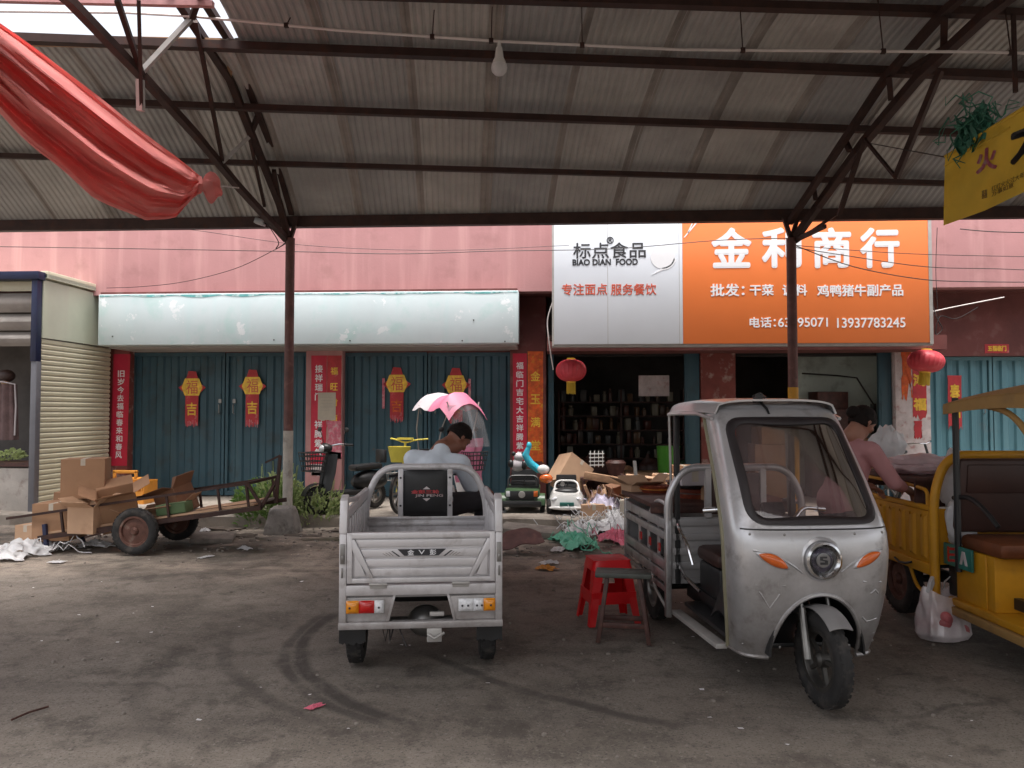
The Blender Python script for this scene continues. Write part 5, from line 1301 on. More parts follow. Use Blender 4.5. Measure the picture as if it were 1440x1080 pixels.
cm = c1.mesh('cut', S2); bm = bmesh.new(); bm.from_mesh(cm); bmesh.ops.recalc_face_normals(bm, faces=bm.faces); bm.to_mesh(cm); bm.free()
co = bpy.data.objects.new('tmpc', cm); C.objects.link(co)
q = so.modifiers.new('b', 'BOOLEAN'); q.operation = 'DIFFERENCE'; q.object = co; q.solver = 'EXACT'
me = bake(so, 'cab_shell'); bpy.data.objects.remove(co)
me.polygons.foreach_set('use_smooth', [True]*len(me.polygons)); me.set_sharp_from_angle(angle=R(40))
shell = link('cab_shell', me, T2)
def smf(x, z):
    w_, yf = sm(z); u = min(.999, abs(x)/w_); return yf-DEP+DEP*(1-u**NE)**(1/NE)
def densify(o_, k=4):
    out = []
    for i in range(len(o_)):
        a, c = Vector(o_[i]), Vector(o_[(i+1) % len(o_)])
        n__ = max(1, int((c-a).length/.03))
        for s_ in range(n__): out.append(a.lerp(c, s_/n__))
    return out
def ring_on(o_, wid, off, mname, nm, par, thick=.02):
    P = densify(o_); ctr = Vector((sum(p[0] for p in P)/len(P), sum(p[1] for p in P)/len(P)))
    b = MB(); n = len(P); vs = []
    for p in P:
        d = (ctr-Vector((p[0], p[1]))); d.normalize(); i_ = Vector((p[0], p[1]))+d*wid
        for q_, h in ((Vector((p[0], p[1]))-d*.008, 0), (Vector((p[0], p[1]))-d*.004, thick*.8), (Vector((p[0], p[1]))+d*wid*.5, thick), (i_, thick*.4), (i_, -.01)):
            vs.append((q_.x, smf(q_.x, q_.y)+h+off, q_.y))
    b.add(vs, [(i*5+k, i*5+k+1, ((i+1) % n)*5+k+1, ((i+1) % n)*5+k) for i in range(n) for k in range(4)])
    return b.build(nm, M[mname], par, smooth=60)
ring_on(WS, .04, 0, 'blackframe', 'windscreen_seal', T2, .014)
b = MB(); P = WS; nu = 15
def gfn(u, v):
    z = .985+.58*v; hw_ = .375-.02*v; x_ = (u-.5)*2*hw_
    return Vector((x_, smf(x_, z)-.006, z))
b.grid(gfn, 20, 14)
# clip the pane to the rounded outline
pv = b.v; inside = []
b2 = MB(); rows = 16
for j in range(rows+1):
    z = .99+.57*j/rows
    xs_ = []
    for i in range(len(P)):
        a, c = P[i], P[(i+1) % len(P)]
        if (a[1]-z)*(c[1]-z) <= 0 and abs(a[1]-c[1]) > 1e-9: xs_.append(a[0]+(c[0]-a[0])*(z-a[1])/(c[1]-a[1]))
    xa, xb = min(xs_), max(xs_)
    for i in range(17): x_ = xa+(xb-xa)*i/16; b2.v.append((x_, smf(x_, z)-.005, z))
for j in range(rows):
    for i in range(16): b2.f.append([j*17+i, j*17+i+1, (j+1)*17+i+1, (j+1)*17+i]); b2.mi.append(0)
b2.build('windscreen', M['glassm'], T2, smooth=60, fix=False)
b = MB(); b.tube([(x_*.01, smf(x_*.01, .955)+.0005, .955) for x_ in range(-42, 43, 3)], .0045, 5); b.build('panel_seam', M['blackp'], T2)
b = MB()
for x_ in (-.38, -.2, .2, .38):
    for z_ in (.93, .3): b.ell((x_, smf(x_, z_)+.001, z_), (.008, .004, .008), n=8, m=6)
b.build('screws', M['dullmetal'], T2)
# edge trim of the shell
for s_ in (-1, 1):
    pts = []
    for z in [.235+.0473*i for i in range(31)]:
        w_, yf = sm(min(z, 1.655)); pts.append((s_*(w_), yf-DEP, z))
    b = MB(); b.tube(pts, .014, 7); b.build('edge_trim', M['trim'], T2)
pts = []
for s_ in (-1, 1):
    b = MB(); w_, yf = sm(.235); pts = [(s_*w_*(1-i/12*.36), smf(s_*w_*(1-i/12*.36), .236)+.004 if i > 1 else yf-DEP+.1*i, .236) for i in range(13)]; b.tube(pts, .011, 6)
    b.build('bottom_lip', S2, T2)
pts = [(.255*math.cos(a), smf(.255*math.cos(a), max(.24, .28+.325*math.sin(a)))+.002, max(.236, .28+.325*math.sin(a))) for a in [PI*i/30 for i in range(31)]]
b = MB(); b.tube(pts, .012, 7); b.build('wheel_arch_lip', S2, T2)
b = MB(); b.grid(lambda u, v: Vector((.27*math.cos(PI*u), 1.2+.58*v, .26+.335*math.sin(PI*u))), 24, 6); b.build('wheel_well', M['blackp'], T2, solid=.01)
# roof
b = MB()
def rf(u, v):
    x_ = (u-.5)*2; y = .5+ .78*v; e = (1-abs(x_)**3.5)**(1/3.5) if abs(x_) < 1 else 0
    k = .45-.06*max(0, v-.6)/.4
    return Vector((x_*k, y, 1.59+.085*e+.012*math.sin(v*PI)-.012*(1 if v < .05 else 0)))
b.grid(rf, 33, 14); b.build('roof', S2, T2, solid=.012, smooth=50)
b = MB()
for s_ in (-1, 1): b.tube([(s_*.45, .49, 1.585), (s_*.45, .8, 1.59), (s_*.44, 1.1, 1.59), (s_*.412, 1.28, 1.56)], .012, 6)
b.tube([(-.45, .49, 1.585), (-.3, .49, 1.655), (.3, .49, 1.655), (.45, .49, 1.585)], .012, 6); b.build('roof_lip', S2, T2)
b = MB(); b.box((.07, 1.17, 1.685), (.05, .04, .05)); b.tube([(.07, 1.2, 1.67), (.075, 1.32, 1.62), (.08, 1.36, 1.59)], .008, 6); b.tube([(.02, 1.17, 1.69), (.05, 1.16, 1.72), (.1, 1.17, 1.7)], .01, 5); b.build('broken_lamp_mount', M['blackp'], T2)
for s_ in (-1, 1):
    b = MB(); b.bb(s_*.42-.018, s_*.42+.018, .56, .6, .4, 1.6); b.build('cab_pillar', M['blackp'], T2, bevel=.004)
    b = MB(); b.cyl((s_*.435, .5, .85), (s_*.435, .46, 1.59), .01, 8); b.build('roof_stay', M['dullmetal'], T2)
# headlight and indicators
hz = .795; hy = smf(0, hz)
b = MB(); b.lathe([(-.03, .128), (.0, .122), (.012, .108), (.004, .1)], (0, hy-.008, hz), 'Y', 36); b.build('headlight_cowl', S2, T2)
b = MB(); b.lathe([(0, .102), (.03, .1), (.036, .088), (.02, .078), (.0, .06), (-.01, 0)], (0, hy, hz), 'Y', 36); hl = b.build('headlight', M['chrome'], T2)
b = MB(); b.lathe([(.012, .079), (.024, .06), (.03, .03), (.031, 0)], (0, hy, hz), 'Y', 32); b.build('lens', M['lensglass'], hl)
b = MB(); b.lathe([(.015, .078), (.016, .045), (.02, .042), (.022, 0)], (0, hy-.014, hz), 'Y', 28); b.build('reflector', mat('dim_reflector', (.10, .09, .15), .2, .8), hl)
b = MB(); b.lathe([(.02, .04), (.024, .036), (.024, 0)], (0, hy-.004, hz), 'Y', 24); b.build('bulb_cap', M['palesteel'], hl)
b = MB(); b.prism([(-.018, 0, .022), (.022, 0, .022), (.022, 0, .002), (-.006, 0, -.004), (-.006, 0, -.01), (.02, 0, -.01), (.02, 0, -.022), (-.022, 0, -.022), (-.022, 0, .0), (.006, 0, .006), (.006, 0, .012), (-.018, 0, .012)], (0, .003, 0)); o = b.build('emblem', M['black'], hl, smooth=0); o.data.transform(Matrix.Translation((0, hy+.02, hz)))
def eyelens(s_):
    ctrx, ctrz = s_*.27, .79; ang = s_*R(26)
    def P(u, v, k=1.0, off=0):
        a = (u-.5)*2; L_ = .083*k; hh = .027*k*(1-a*a)**.8
        x_ = a*L_; z_ = (v-.5)*2*hh+ .006*(1-a*a)
        X_ = ctrx+x_*math.cos(ang)-z_*math.sin(ang); Z_ = ctrz+x_*math.sin(ang)+z_*math.cos(ang)
        e = math.sqrt(max(0, (1-a*a)*(1-((v-.5)*2)**2)))
        return Vector((X_, smf(X_, Z_)+off+.016*e*k, Z_))
    b = MB(); b.grid(lambda u, v: P(u, v, 1.22, -.004), 20, 8); b.build('indicator_bezel', S2, T2, fix=False, solid=.004)
    b = MB(); b.grid(lambda u, v: P(u, v, 1.0, .008), 20, 8); b.build('indicator', M['orangelens'], T2, fix=False, solid=.004)
    b = MB()
    # stamped brow line sweeping from indicator towards headlight
    pts = []
    for i in range(12):
        u = i/11; xx = ctrx+s_*.1-s_*.26*u; zz = ctrz+.055-.02*u-.09*u*u*1.1
        pts.append((xx, smf(xx, zz)-.001, zz))
    b.tube(pts, .007, 6); b.build('stamped_ridge', S2, T2)
eyelens(1); eyelens(-1)
for pts in ([(.36, .655), (.2, .655)], [(.34, .62), (.33, .61), (.28, .53), (.23, .61)], [(-.34, .60), (-.32, .62), (-.29, .6)], [(-.36, .66), (-.24, .67)], [(-.35, .45), (-.28, .44), (-.25, .47)], [(-.36, .36), (-.25, .35)]):
    b = MB(); b.tube([(x_, smf(x_, z)-.005, z) for x_, z in pts], .008, 8); b.build('stamped_line', S2, T2)
# wheel and fork (steered)
SA = R(3)
fk = MB()
for s_ in (-1, 1):
    ox, oy = s_*.085*math.cos(SA), s_*.085*math.sin(SA)
    fk.cyl((ox, 1.83+oy, .26), (ox*.95, 1.76+oy, .52), .02, 10); fk.cyl((ox*.95, 1.76+oy, .5), (ox*.9, 1.68+oy, .78), .012, 10)
fk.build('fork', M['dullmetal'], T2)
wheel(T2, (0, 1.83, .255), .255, .085, M['darkrim'], (0, 0, SA), spokes=5, rimr=.66)
b = MB()
for i in range(13):
    pass
def fen(u, v):
    a = R(48)+R(62)*u; r_ = .285; x_ = (v-.5)*.13; y_ = r_*math.cos(a)*1; z_ = r_*math.sin(a)
    z_ -= .03*abs(v-.5)**2*4*.4
    return Vector((x_*math.cos(SA)-y_*math.sin(SA), 1.83+x_*math.sin(SA)+y_*math.cos(SA), .255+z_+.005))
b.grid(fen, 14, 8); b.build('front_fender', M['silvershade'], T2, solid=.006)
# inside the cab: floor, seat, bars
b = MB(); b.bb(-.38, .38, .6, 1.6, .25, .28); b.build('cab_floor', M['blackp'], T2, bevel=.01)
b = MB(); b.bb(-.28, .28, .62, 1.02, .28, .58); b.build('seat_base', M['blackp'], T2, bevel=.03)
b = MB(); b.bb(-.3, .3, .62, 1.05, .58, .68); b.build('seat', M['brownvinyl'], T2, bevel=.04)
b = MB(); b.box((0, 1.42, .78), (.62, .3, .06), (.5, 0, 0)); b.build('dashboard', M['blackp'], T2, bevel=.02)
b = MB(); rtube(b, [(.33, 1.12, .98), (.2, 1.2, 1.0), (.08, 1.32, .93), (-.08, 1.32, .93), (-.2, 1.2, 1.0), (-.33, 1.12, .98)], .012); b.cyl((.33, 1.12, .98), (.4, 1.08, .97), .018); b.cyl((-.33, 1.12, .98), (-.4, 1.08, .97), .018); b.cyl((0, 1.34, .94), (0, 1.62, .5), .03); b.build('handlebar', M['chrome'], T2)
b = MB(); b.box((.03, 1.28, 1.0), (.14, .05, .08), (.6, 0, 0)); b.build('instrument_panel', M['blackp'], T2, bevel=.01)
b = MB()
b.grid(lambda u, v: Vector((.36-.1*math.sin(v*2), 1.1+.32*u, .3+.5*v+.08*math.sin(u*3))), 8, 10); b.build('leg_guard', M['blackp'], T2, solid=.015)
# bed
for s_ in (-1, 1):
    b = MB(); b.bb(s_*.49-.02, s_*.49+.02, .56, .61, .17, .84); b.build('front_post', S2, T2, bevel=.006)
    b = MB(); b.bb(s_*.49-.018, s_*.49+.018, -.66, -.62, .3, .86); b.build('rear_post', S2, T2, bevel=.006)
    for z0, z1 in ((.775, .845), (.70, .755), (.49, .56), (.40, .475), (.335, .375)):
        b = MB(); b.bb(s_*.492-.014, s_*.492+.014, -.62, .56, z0, z1); b.build('side_rail', S2, T2, bevel=.006)
    for y in (-.25, .02, .3):
        b = MB(); b.bb(s_*.47-.01, s_*.47+.01, y-.025, y+.025, .35, .83); b.build('side_stay', S2, T2, bevel=.004)
    b = MB()
    for y in (-.1, .17, .42): b.bb(s_*.505-.004, s_*.505+.004, y-.025, y+.025, .6, .66)
    b.build('reflector', M['redlens'], T2)
    b = MB(); rtube(b, [(s_*.49, .585, .8), (s_*.49, .585, .95), (s_*.49, .3, .96), (s_*.49, .1, .82)], .014); b.build('side_hoop', S2, T2)
    b = MB(); b.box((s_*.43, 1.02, .215), (.07, .9 if s_ > 0 else .7, .03), (.03, 0, 0)); b.tube([(s_*.48, .56, .2), (s_*.5, .3, .3), (s_*.49, .1, .5)], .013, 8); b.build('running_board', M['palesteel'], T2, bevel=.006)
    wheel(T2, (s_*.41, 0, .255), .255, .1, M['dullmetal'])
b = MB(); rtube(b, [(-.49, .585, .82), (-.49, .585, 1.0), (-.38, .585, 1.21), (.38, .585, 1.21), (.49, .585, 1.0), (.49, .585, .82)], .026, 12, 7); b.build('front_hoop', S2, T2)
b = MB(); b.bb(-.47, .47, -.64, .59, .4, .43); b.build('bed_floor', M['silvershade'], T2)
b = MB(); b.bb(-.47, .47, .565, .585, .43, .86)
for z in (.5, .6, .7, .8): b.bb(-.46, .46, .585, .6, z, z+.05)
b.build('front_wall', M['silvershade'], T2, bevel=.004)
b = MB(); b.bb(-.47, .47, -.66, -.64, .43, .86); b.build('tailgate', S2, T2)
for x_ in (-.2, .2):
    b = MB(); b.bb(x_-.02, x_+.02, .57, .61, .86, 1.2); b.build('seat_back_bar', S2, T2)
b = MB(); b.bb(-.18, .18, .575, .6, .88, 1.17); b.build('backrest_pad', M['brownvinyl'], T2, bevel=.015)
b = MB(); b.cyl((-.4, 0, .255), (.4, 0, .255), .03, 12); b.bb(-.3, -.25, -.6, 1.3, .33, .38); b.bb(.25, .3, -.6, 1.3, .33, .38); b.bb(-.2, .2, .1, .5, .2, .38); b.build('chassis', M['blackp'], T2)
b = MB(); b.tube([(.44, .66, .82), (.46, .78, .8), (.45, .9, .72), (.43, .95, .6)], .012, 8); b.tube([(.42, .6, .55), (.45, .85, .5), (.4, 1.0, .44)], .012, 8); b.build('grab_rail', M['chrome'], T2)

# food table on the bed and what stands on it
def W2(x, y, z): return T2.matrix_basis @ Vector((x, y, z))
r2 = (0, 0, R(188.5))
def on2(o, x, y, z, rz=0): o.location = W2(x, y, z); o.rotation_euler = (0, 0, R(188.5)+rz); return o
b = MB(); b.box((0, 0, .02), (1.1, .95, .035)); b.box((0, .46, -.01), (1.1, .03, .06)); o = on2(b.build('serving_board', M['darkwood'], None, bevel=.006), 0, -.1, .9); tag(o, 'dark wooden board laid across the bed of the cabbed tricycle', 'board')
def pan(x, y, z, r, h, m, rimm, lab, nm='pan', food=None):
    t = thing(nm, lab, nm.replace('_', ' '), W2(x, y, z)); b = MB()
    b.lathe([(0, 0), (0, r*.8), (h, r), (h+.008, r*1.06), (h+.008, r*.98), (.012, r*.78), (.012, 0)], n=30); b.build('body', M[m], t)
    b = MB(); b.lathe([(h*.55, r*.93), (h*.62, r*1.0), (h*.7, r*.97)], n=30); b.build('rim_band', M[rimm], t)
    if food:
        b = MB(); rnd = random.Random(int(x*99)); b.lathe([(h*.7, 0), (h*.72, r*.9), (h*.5, r*.93)], n=20)
        for k in range(22): a = rnd.random()*6.3; q_ = rnd.random()**.5*r*.75; b.ell((q_*math.cos(a), q_*math.sin(a), h*.8), (.035, .025, .022), (0, 0, a), n=8, m=6)
        b.build('food', M[food], t)
    return t
pan(.1, .02, .935, .19, .07, 'meat', 'dullmetal', 'brown braised food in a wide basin under the black pan', 'basin', 'meat')
pan(.12, .05, 1.02, .21, .035, 'blackp', 'dullmetal', 'wide flat black pan on top of the brown basin', 'pan')
pan(.3, -.38, .935, .14, .05, 'meat', 'orangecrate', 'round tray heaped with glazed meat at the near left bed corner', 'tray', 'meat')
pan(-.25, .1, .935, .17, .09, 'dullmetal', 'palesteel', 'steel basin of meat behind the cab windscreen', 'basin', 'meat')
pan(-.28, -.3, .935, .15, .06, 'palesteel', 'palesteel', 'pale steel bowl at the far right bed corner', 'bowl', 'meat')
def carton(name, label, w_, d_, h_, loc, rz=0, rx=0, ry=0, m='card', open_=0, seed=0, cat='box', group=None, flaps=(1, 1, 1, 1)):
    t = thing(name, label, cat, loc, (rx, ry, rz), group); tk = .006; b = MB()
    b.bb(-w_/2, w_/2, -d_/2, -d_/2+tk, 0, h_); b.bb(-w_/2, w_/2, d_/2-tk, d_/2, 0, h_); b.bb(-w_/2, -w_/2+tk, -d_/2+tk, d_/2-tk, 0, h_); b.bb(w_/2-tk, w_/2, -d_/2+tk, d_/2-tk, 0, h_); b.bb(-w_/2, w_/2, -d_/2, d_/2, 0, tk)
    b.build('walls', M[m], t, smooth=0)
    rnd = random.Random(seed)
    if open_:
        for i, (ax, L_, D_) in enumerate((('x', w_, -d_/2), ('x', w_, d_/2), ('y', d_, -w_/2), ('y', d_, w_/2))):
            if not flaps[i]: continue
            a = rnd.uniform(.2, 1.3)*open_; fl = (d_ if ax == 'x' else w_)*.48; sg = -1 if D_ < 0 else 1
            o_ = (math.cos(a)*fl*sg, math.sin(a)*fl)
            b = MB()
            if ax == 'x': b.prism([(-L_/2, D_, h_), (L_/2, D_, h_), (L_/2*.98, D_+o_[0], h_+o_[1]*(1 if a > 0 else 1)), (-L_/2*.98, D_+o_[0], h_+o_[1])], (0, 0, .005))
            else: b.prism([(D_, -L_/2, h_), (D_, L_/2, h_), (D_+o_[0], L_/2*.98, h_+o_[1]), (D_+o_[0], -L_/2*.98, h_+o_[1])], (0, 0, .005))
            b.build('flap', M[m], t, smooth=0)
    else:
        b = MB(); b.bb(-w_/2, -.003, -d_/2, d_/2, h_, h_+.005); b.bb(.003, w_/2, -d_/2, d_/2, h_+.001, h_+.006); b.build('top_flap', M[m], t, smooth=0)
        b = MB(); b.bb(-.025, .025, -d_/2-.001, d_/2+.001, h_+.006, h_+.0075); b.bb(-.025, .025, -d_/2-.0015, -d_/2, h_-.07, h_+.0075); b.build('tape', M['beigepaper'], t, smooth=0)
    return t
carton('cardboard_box', 'small white paper box on the bed of the cabbed tricycle beside cab pillar', .2, .15, .1, W2(.22, .3, .94)+Vector((0, 0, .12)), R(10), m='whitefab')
carton('cardboard_box', 'low open carton on the near left corner of the tricycle bed', .26, .2, .09, W2(.4, -.52, .9), R(20), m='card2', open_=.8, seed=3)
carton('cardboard_box', 'brown carton seen through the windscreen of the cabbed tricycle', .34, .22, .16, W2(-.05, .32, .94), R(190), m='card', open_=0)

# ================================================================== yellow tricycle at right
_l = at(1262, 700, 6.4); C3 = Vector((_l.x+.45, 6.42, 0))
T3 = thing('yellow_tricycle', 'yellow cargo tricycle with tan canopy and brown seat cut by the right edge', 'tricycle', C3, (0, 0, R(183)))
Yp = M['yellowpaint']
for s_ in (-1, 1):
    b = MB(); b.bb(s_*.5-.012, s_*.5+.012, -.55, .6, .5, .88)
    for i in range(7): y = -.5+i*.16; b.add([(s_*.512, y, .53), (s_*.512, y+.02, .53), (s_*.53, y+.035, .55), (s_*.53, y+.085, .55), (s_*.512, y+.1, .53), (s_*.512, y+.0, .85), (s_*.512, y+.02, .85), (s_*.53, y+.035, .83), (s_*.53, y+.085, .83), (s_*.512, y+.1, .85)], [(0, 1, 6, 5), (1, 2, 7, 6), (2, 3, 8, 7), (3, 4, 9, 8), (0, 4, 3, 2, 1)][:4])
    b.build('side_panel', Yp, T3, bevel=.004)
    b = MB(); b.bb(s_*.505-.02, s_*.505+.02, -.55, .6, .42, .5); b.build('lower_rail', Yp, T3, bevel=.006)
    b = MB(); b.bb(s_*.505-.02, s_*.505+.02, -.55, .6, .885, .92); b.build('upper_rail', Yp, T3, bevel=.006)
    b = MB(); rtube(b, [(s_*.505, .56, .92), (s_*.505, .56, 1.03), (s_*.505, .3, 1.05), (s_*.505, -.4, 1.05)], .014); b.build('side_hoop', Yp, T3)
    b = MB(); b.tube([(s_*.53, .1, .455), (s_*.545, .2, .44), (s_*.545, .3, .45), (s_*.53, .36, .47)], .009, 6); b.build('latch_hook', M['blackp'], T3)
    b = MB(); rtube(b, [(s_*.5, .28, .42), (s_*.5, .38, .28), (s_*.5, .62, .26)], .013); b.build('lower_brace', Yp, T3)
    wheel(T3, (s_*.43, 0, .27), .27, .11, M['rustrim'])
    b = MB(); b.cyl((s_*.46, .86, .5), (s_*.46, .86, 1.7), .022, 8); b.build('canopy_post', M['blackp'], T3)
b = MB(); rtube(b, [(-.505, .64, .28), (-.505, .64, 1.02), (-.4, .64, 1.29), (.4, .64, 1.29), (.505, .64, 1.02), (.505, .64, .28)], .033, 12, 8); b.build('front_hoop', Yp, T3)
b = MB(); b.bb(-.48, .48, -.55, .6, .47, .5); b.build('bed_floor', M['blackp'], T3)
b = MB(); b.bb(-.48, .48, .6, .62, .5, .9); b.build('front_wall', Yp, T3)
b = MB(); b.bb(-.44, .44, .84, 1.3, .66, .76); b.build('seat', M['orangedark'], T3, bevel=.035)
b = MB(); b.box((0, .82, 1.02), (.9, .08, .52), (-.12, 0, 0)); b.build('backrest', M['brownvinyl'], T3, bevel=.035)
b = MB(); b.box((0, .87, 1.14), (.8, .035, .2), (-.12, 0, 0)); b.build('backrest_trim', M['brownvinyl'], T3, bevel=.012)
b = MB(); rtube(b, [(.45, .8, 1.0), (.44, .98, 1.03), (.43, 1.14, .95), (.42, 1.25, .86)], .016); b.build('armrest', M['blackp'], T3)
b = MB(); b.bb(-.42, .42, 1.1, 1.2, .3, .66); b.bb(.40, .43, .78, 1.12, .3, .66); b.build('seat_base', Yp, T3, bevel=.008)
b = MB(); b.bb(-.42, .42, .66, .84, .3, .62); b.build('battery_box', M['blackp'], T3, bevel=.01)
b = MB(); b.bb(-.46, .46, .72, 2.1, .25, .3); b.build('footboard', Yp, T3, bevel=.008)
b = MB(); b.bb(-.48, .48, .72, 2.1, .19, .245); b.build('side_skirt', M['tan'], T3, bevel=.008)
b = MB(); b.box((.46, .86, .6), (.02, .34, .15), (.0, 0, 0)); pl = b.build('number_plate', M['plategreen'], T3, bevel=.006)
b = MB()
for k in range(3): b.box((.472, .80, .645-k*.04), (.004, .09, .018), (.15, 0, 0))
b.box((.472, .757, .605), (.004, .018, .1)); b.build('red_character', M['redlens'], pl, smooth=0)
b = MB(); b.prism([(.472, .9, .56), (.472, .93, .65), (.472, .96, .65), (.472, .99, .56), (.472, .965, .56), (.472, .945, .61), (.472, .925, .56)], (.004, 0, 0)); b.build('pale_character', M['paperrem'], pl, smooth=0)
b = MB(); rtube(b, [(-.5, .7, 1.64), (-.5, .7, 1.66), (-.5, 2.0, 1.73)], .012)
def cf(u, v):
    x_ = (u-.5)*2; return Vector((x_*.54, 0.86+1.2*v, 1.645+.1*(1-x_*x_)+.05*v+.03*math.sin(v*PI)))
b = MB(); b.grid(cf, 16, 14); b.build('canopy', M['tan'], T3, solid=.02)
for s_ in (-1, 1): b = MB(); b.grid(lambda u, v: Vector((s_*(.54), .86+1.2*u, 1.645+.05*u+.03*math.sin(u*PI)-.06*v*(1+.5*u))), 16, 4); b.build('canopy_valance', M['tan'], T3, fix=False, solid=.012)
for s_ in (-1, 1): b = MB(); rtube(b, [(s_*.5, 1.15, 1.66), (s_*.5, 1.55, 1.6), (s_*.5, 1.8, 1.35), (s_*.5, 2.0, .95)], .02); b.build('windscreen_frame', M['tan'], T3)
b = MB(); b.grid(lambda u, v: Vector(((u-.5)*.98, 2.0+.12*math.cos((u-.5)*PI)-.0*v, .3+.65*v)), 14, 8); b.build('front_shield', Yp, T3, solid=.02)
b = MB(); rtube(b, [(-.34, 1.6, 1.0), (-.2, 1.66, 1.02), (0, 1.8, .98), (.2, 1.66, 1.02), (.34, 1.6, 1.0)], .014); b.cyl((0, 1.8, .98), (0, 2.1, .4), .03); b.build('handlebar', M['blackp'], T3)
wheel(T3, (0, 2.25, .26), .26, .09, M['rustrim'])
b = MB(); b.cyl((-.4, 0, .27), (.4, 0, .27), .03, 12); b.bb(-.3, -.25, -.5, 2.1, .33, .4); b.bb(.25, .3, -.5, 2.1, .33, .4); b.build('chassis', M['blackp'], T3)
def W3(x, y, z): return T3.matrix_basis @ Vector((x, y, z))
b = MB(); b.bb(-.5, .5, -.5, .42, 0, .04); b.bb(-.5, .5, -.5, -.47, -.1, 0); b.bb(-.5, .5, .39, .42, -.18, 0); o = b.build('stall_board', M['darkwood'], None, bevel=.008); o.location = W3(.02, 0, 1.07); o.rotation_euler = (0, 0, R(183)); tag(o, 'dark board laid over the yellow tricycle bed', 'board')
def bagblob(name, label, cat, loc, size, m, seed, amp=.25, rot=0, group=None):
    b = MB(); rnd = random.Random(seed); n, k = 34, 22
    def fn(u, v):
        a = u*2*PI; th = v*PI; d = Vector((math.sin(th)*math.cos(a), math.sin(th)*math.sin(a), math.cos(th)))
        q_ = d*2+Vector((seed*2.3, seed, 0)); r_ = 1+amp*(noise.noise(q_)+.6*noise.noise(q_*2.5)+.35*abs(noise.noise(q_*6)))
        z = d.z*r_; z = max(z, -.82)
        return Vector((d.x*r_*size[0]/2, d.y*r_*size[1]/2, (z+.82)*size[2]/1.82))
    b.grid(fn, n, k); o = b.build(name, M[m], None, smooth=50); o.location = loc; o.rotation_euler = (0, 0, rot); return tag(o, label, cat, group)
bagblob('plastic_bag', 'pinkish white plastic bag lying on the board of the yellow tricycle', 'bag', W3(.3, .05, 1.11), (.5, .32, .15), 'pinkishbag', 3, .3)
bagblob('meat_piece', 'reddish brown meat behind the pinkish bag on the yellow tricycle board', 'meat', W3(-.1, -.1, 1.11), (.35, .3, .13), 'meat', 5, .3)
bagblob('plastic_bag', 'large crumpled white plastic bag standing at the back of the yellow tricycle', 'bag', W3(.32, -.45, 1.11), (.3, .25, .36), 'plasticbag', 8, .3)
bagblob('plastic_bag', 'tall white bag hanging inside the yellow hoop beside the brown seat', 'bag', W3(.25, .5, .9), (.28, .24, .42), 'plasticbag', 11, .2)
bagblob('plastic_bag', 'low white bag under the armrest of the yellow tricycle seat', 'bag', W3(.36, .73, .66), (.2, .14, .34), 'plasticbag', 14, .2)
# carrier bag on the ground
def carrier(loc):
    t = thing('carrier_bag', 'translucent white carrier bag with reddish contents on the ground by yellow tricycle', 'bag', loc, (0, 0, .3))
    b = MB()
    def fn(u, v):
        a = u*2*PI; ct, st = math.cos(a), math.sin(a)
        w_ = .21*(1-.30*v)*(1+.1*noise.noise(Vector((ct*2, st*2, v*3)))); d_ = .15*(1-.45*v)
        f = 1+.09*noise.noise(Vector((ct*5, st*5, v*1.5+4)))+.05*math.sin(a*9+v*5)*v
        top_ = .30+.07*abs(ct)**2
        z = v*top_
        if v < .12: k = v/.12; w_ *= .82+.18*k; d_ *= .8+.2*k
        return Vector((ct*w_*f, st*d_*f, z))
    b.grid(fn, 60, 26)
    b.build('film', M['bagfilm'], t, fix=False, smooth=60)
    b = MB()
    for s_ in (-1, 1):
        P = [(s_*.15, -.03, .33), (s_*.14, -.04, .40), (s_*.08, 0, .43), (s_*.05, .03, .38), (s_*.06, .05, .33)]
        b.tube(P, [.018, .014, .012, .014, .018], 6, flat=.4)
    b.build('handle', M['plasticbag'], t)
    b = MB(); rnd = random.Random(3)
    for k in range(16): b.ell((rnd.uniform(-.13, .13), rnd.uniform(-.08, .06), rnd.uniform(.05, .17)), (.07, .055, .045), (rnd.random(), rnd.random(), rnd.random()), n=10, m=8)
    b.build('contents', mat('reddish_contents', (.45, .12, .13), .5, var=.4, scale=9), t)
carrier(gnd(1326, 897)+Vector((0, 0, .004)))

# ================================================================== stools
st = thing('plastic_stool', 'bright red moulded plastic stool behind a low wooden one', 'stool', gnd(855, 872)+Vector((0, 0, .002)), (0, 0, R(14)))
b = MB(); b.grid(lambda u, v: Vector(((u-.5)*.29, (v-.5)*.25, .475-.006*math.sin(u*PI)*math.sin(v*PI))), 12, 12); b.build('seat', M['redplastic'], st, solid=.006)
b = MB()
def skirt(u, v):
    P = rrect([(-.145, -.125), (.145, -.125), (.145, .125), (-.145, .125)], .05, 5); n = len(P); f = u*n; i = int(f) % n; w_ = f-int(f)
    p = P[i].lerp(P[(i+1) % n], w_); k = 1+.12*v; return Vector((p.x*k, p.y*k, .477-.075*v))
b.grid(skirt, 57, 5); b.build('skirt', M['redplastic'], st, solid=.004)
for sx in (-1, 1):
    for sy in (-1, 1):
        b = MB(); t0 = Vector((sx*.145, sy*.125, .41)); b0 = Vector((sx*.2, sy*.18, 0))
        def leg(u, v, t0=t0, b0=b0, sx=sx, sy=sy):
            p = t0.lerp(b0, v); w_ = .075-.03*v
            if u < .5: return p+Vector((-sx*w_*(1-2*u), 0, 0))
            return p+Vector((0, -sy*w_*(2*u-1), 0))
        b.grid(leg, 7, 8); b.build('leg', M['redplastic'], st, solid=.006, smooth=0)
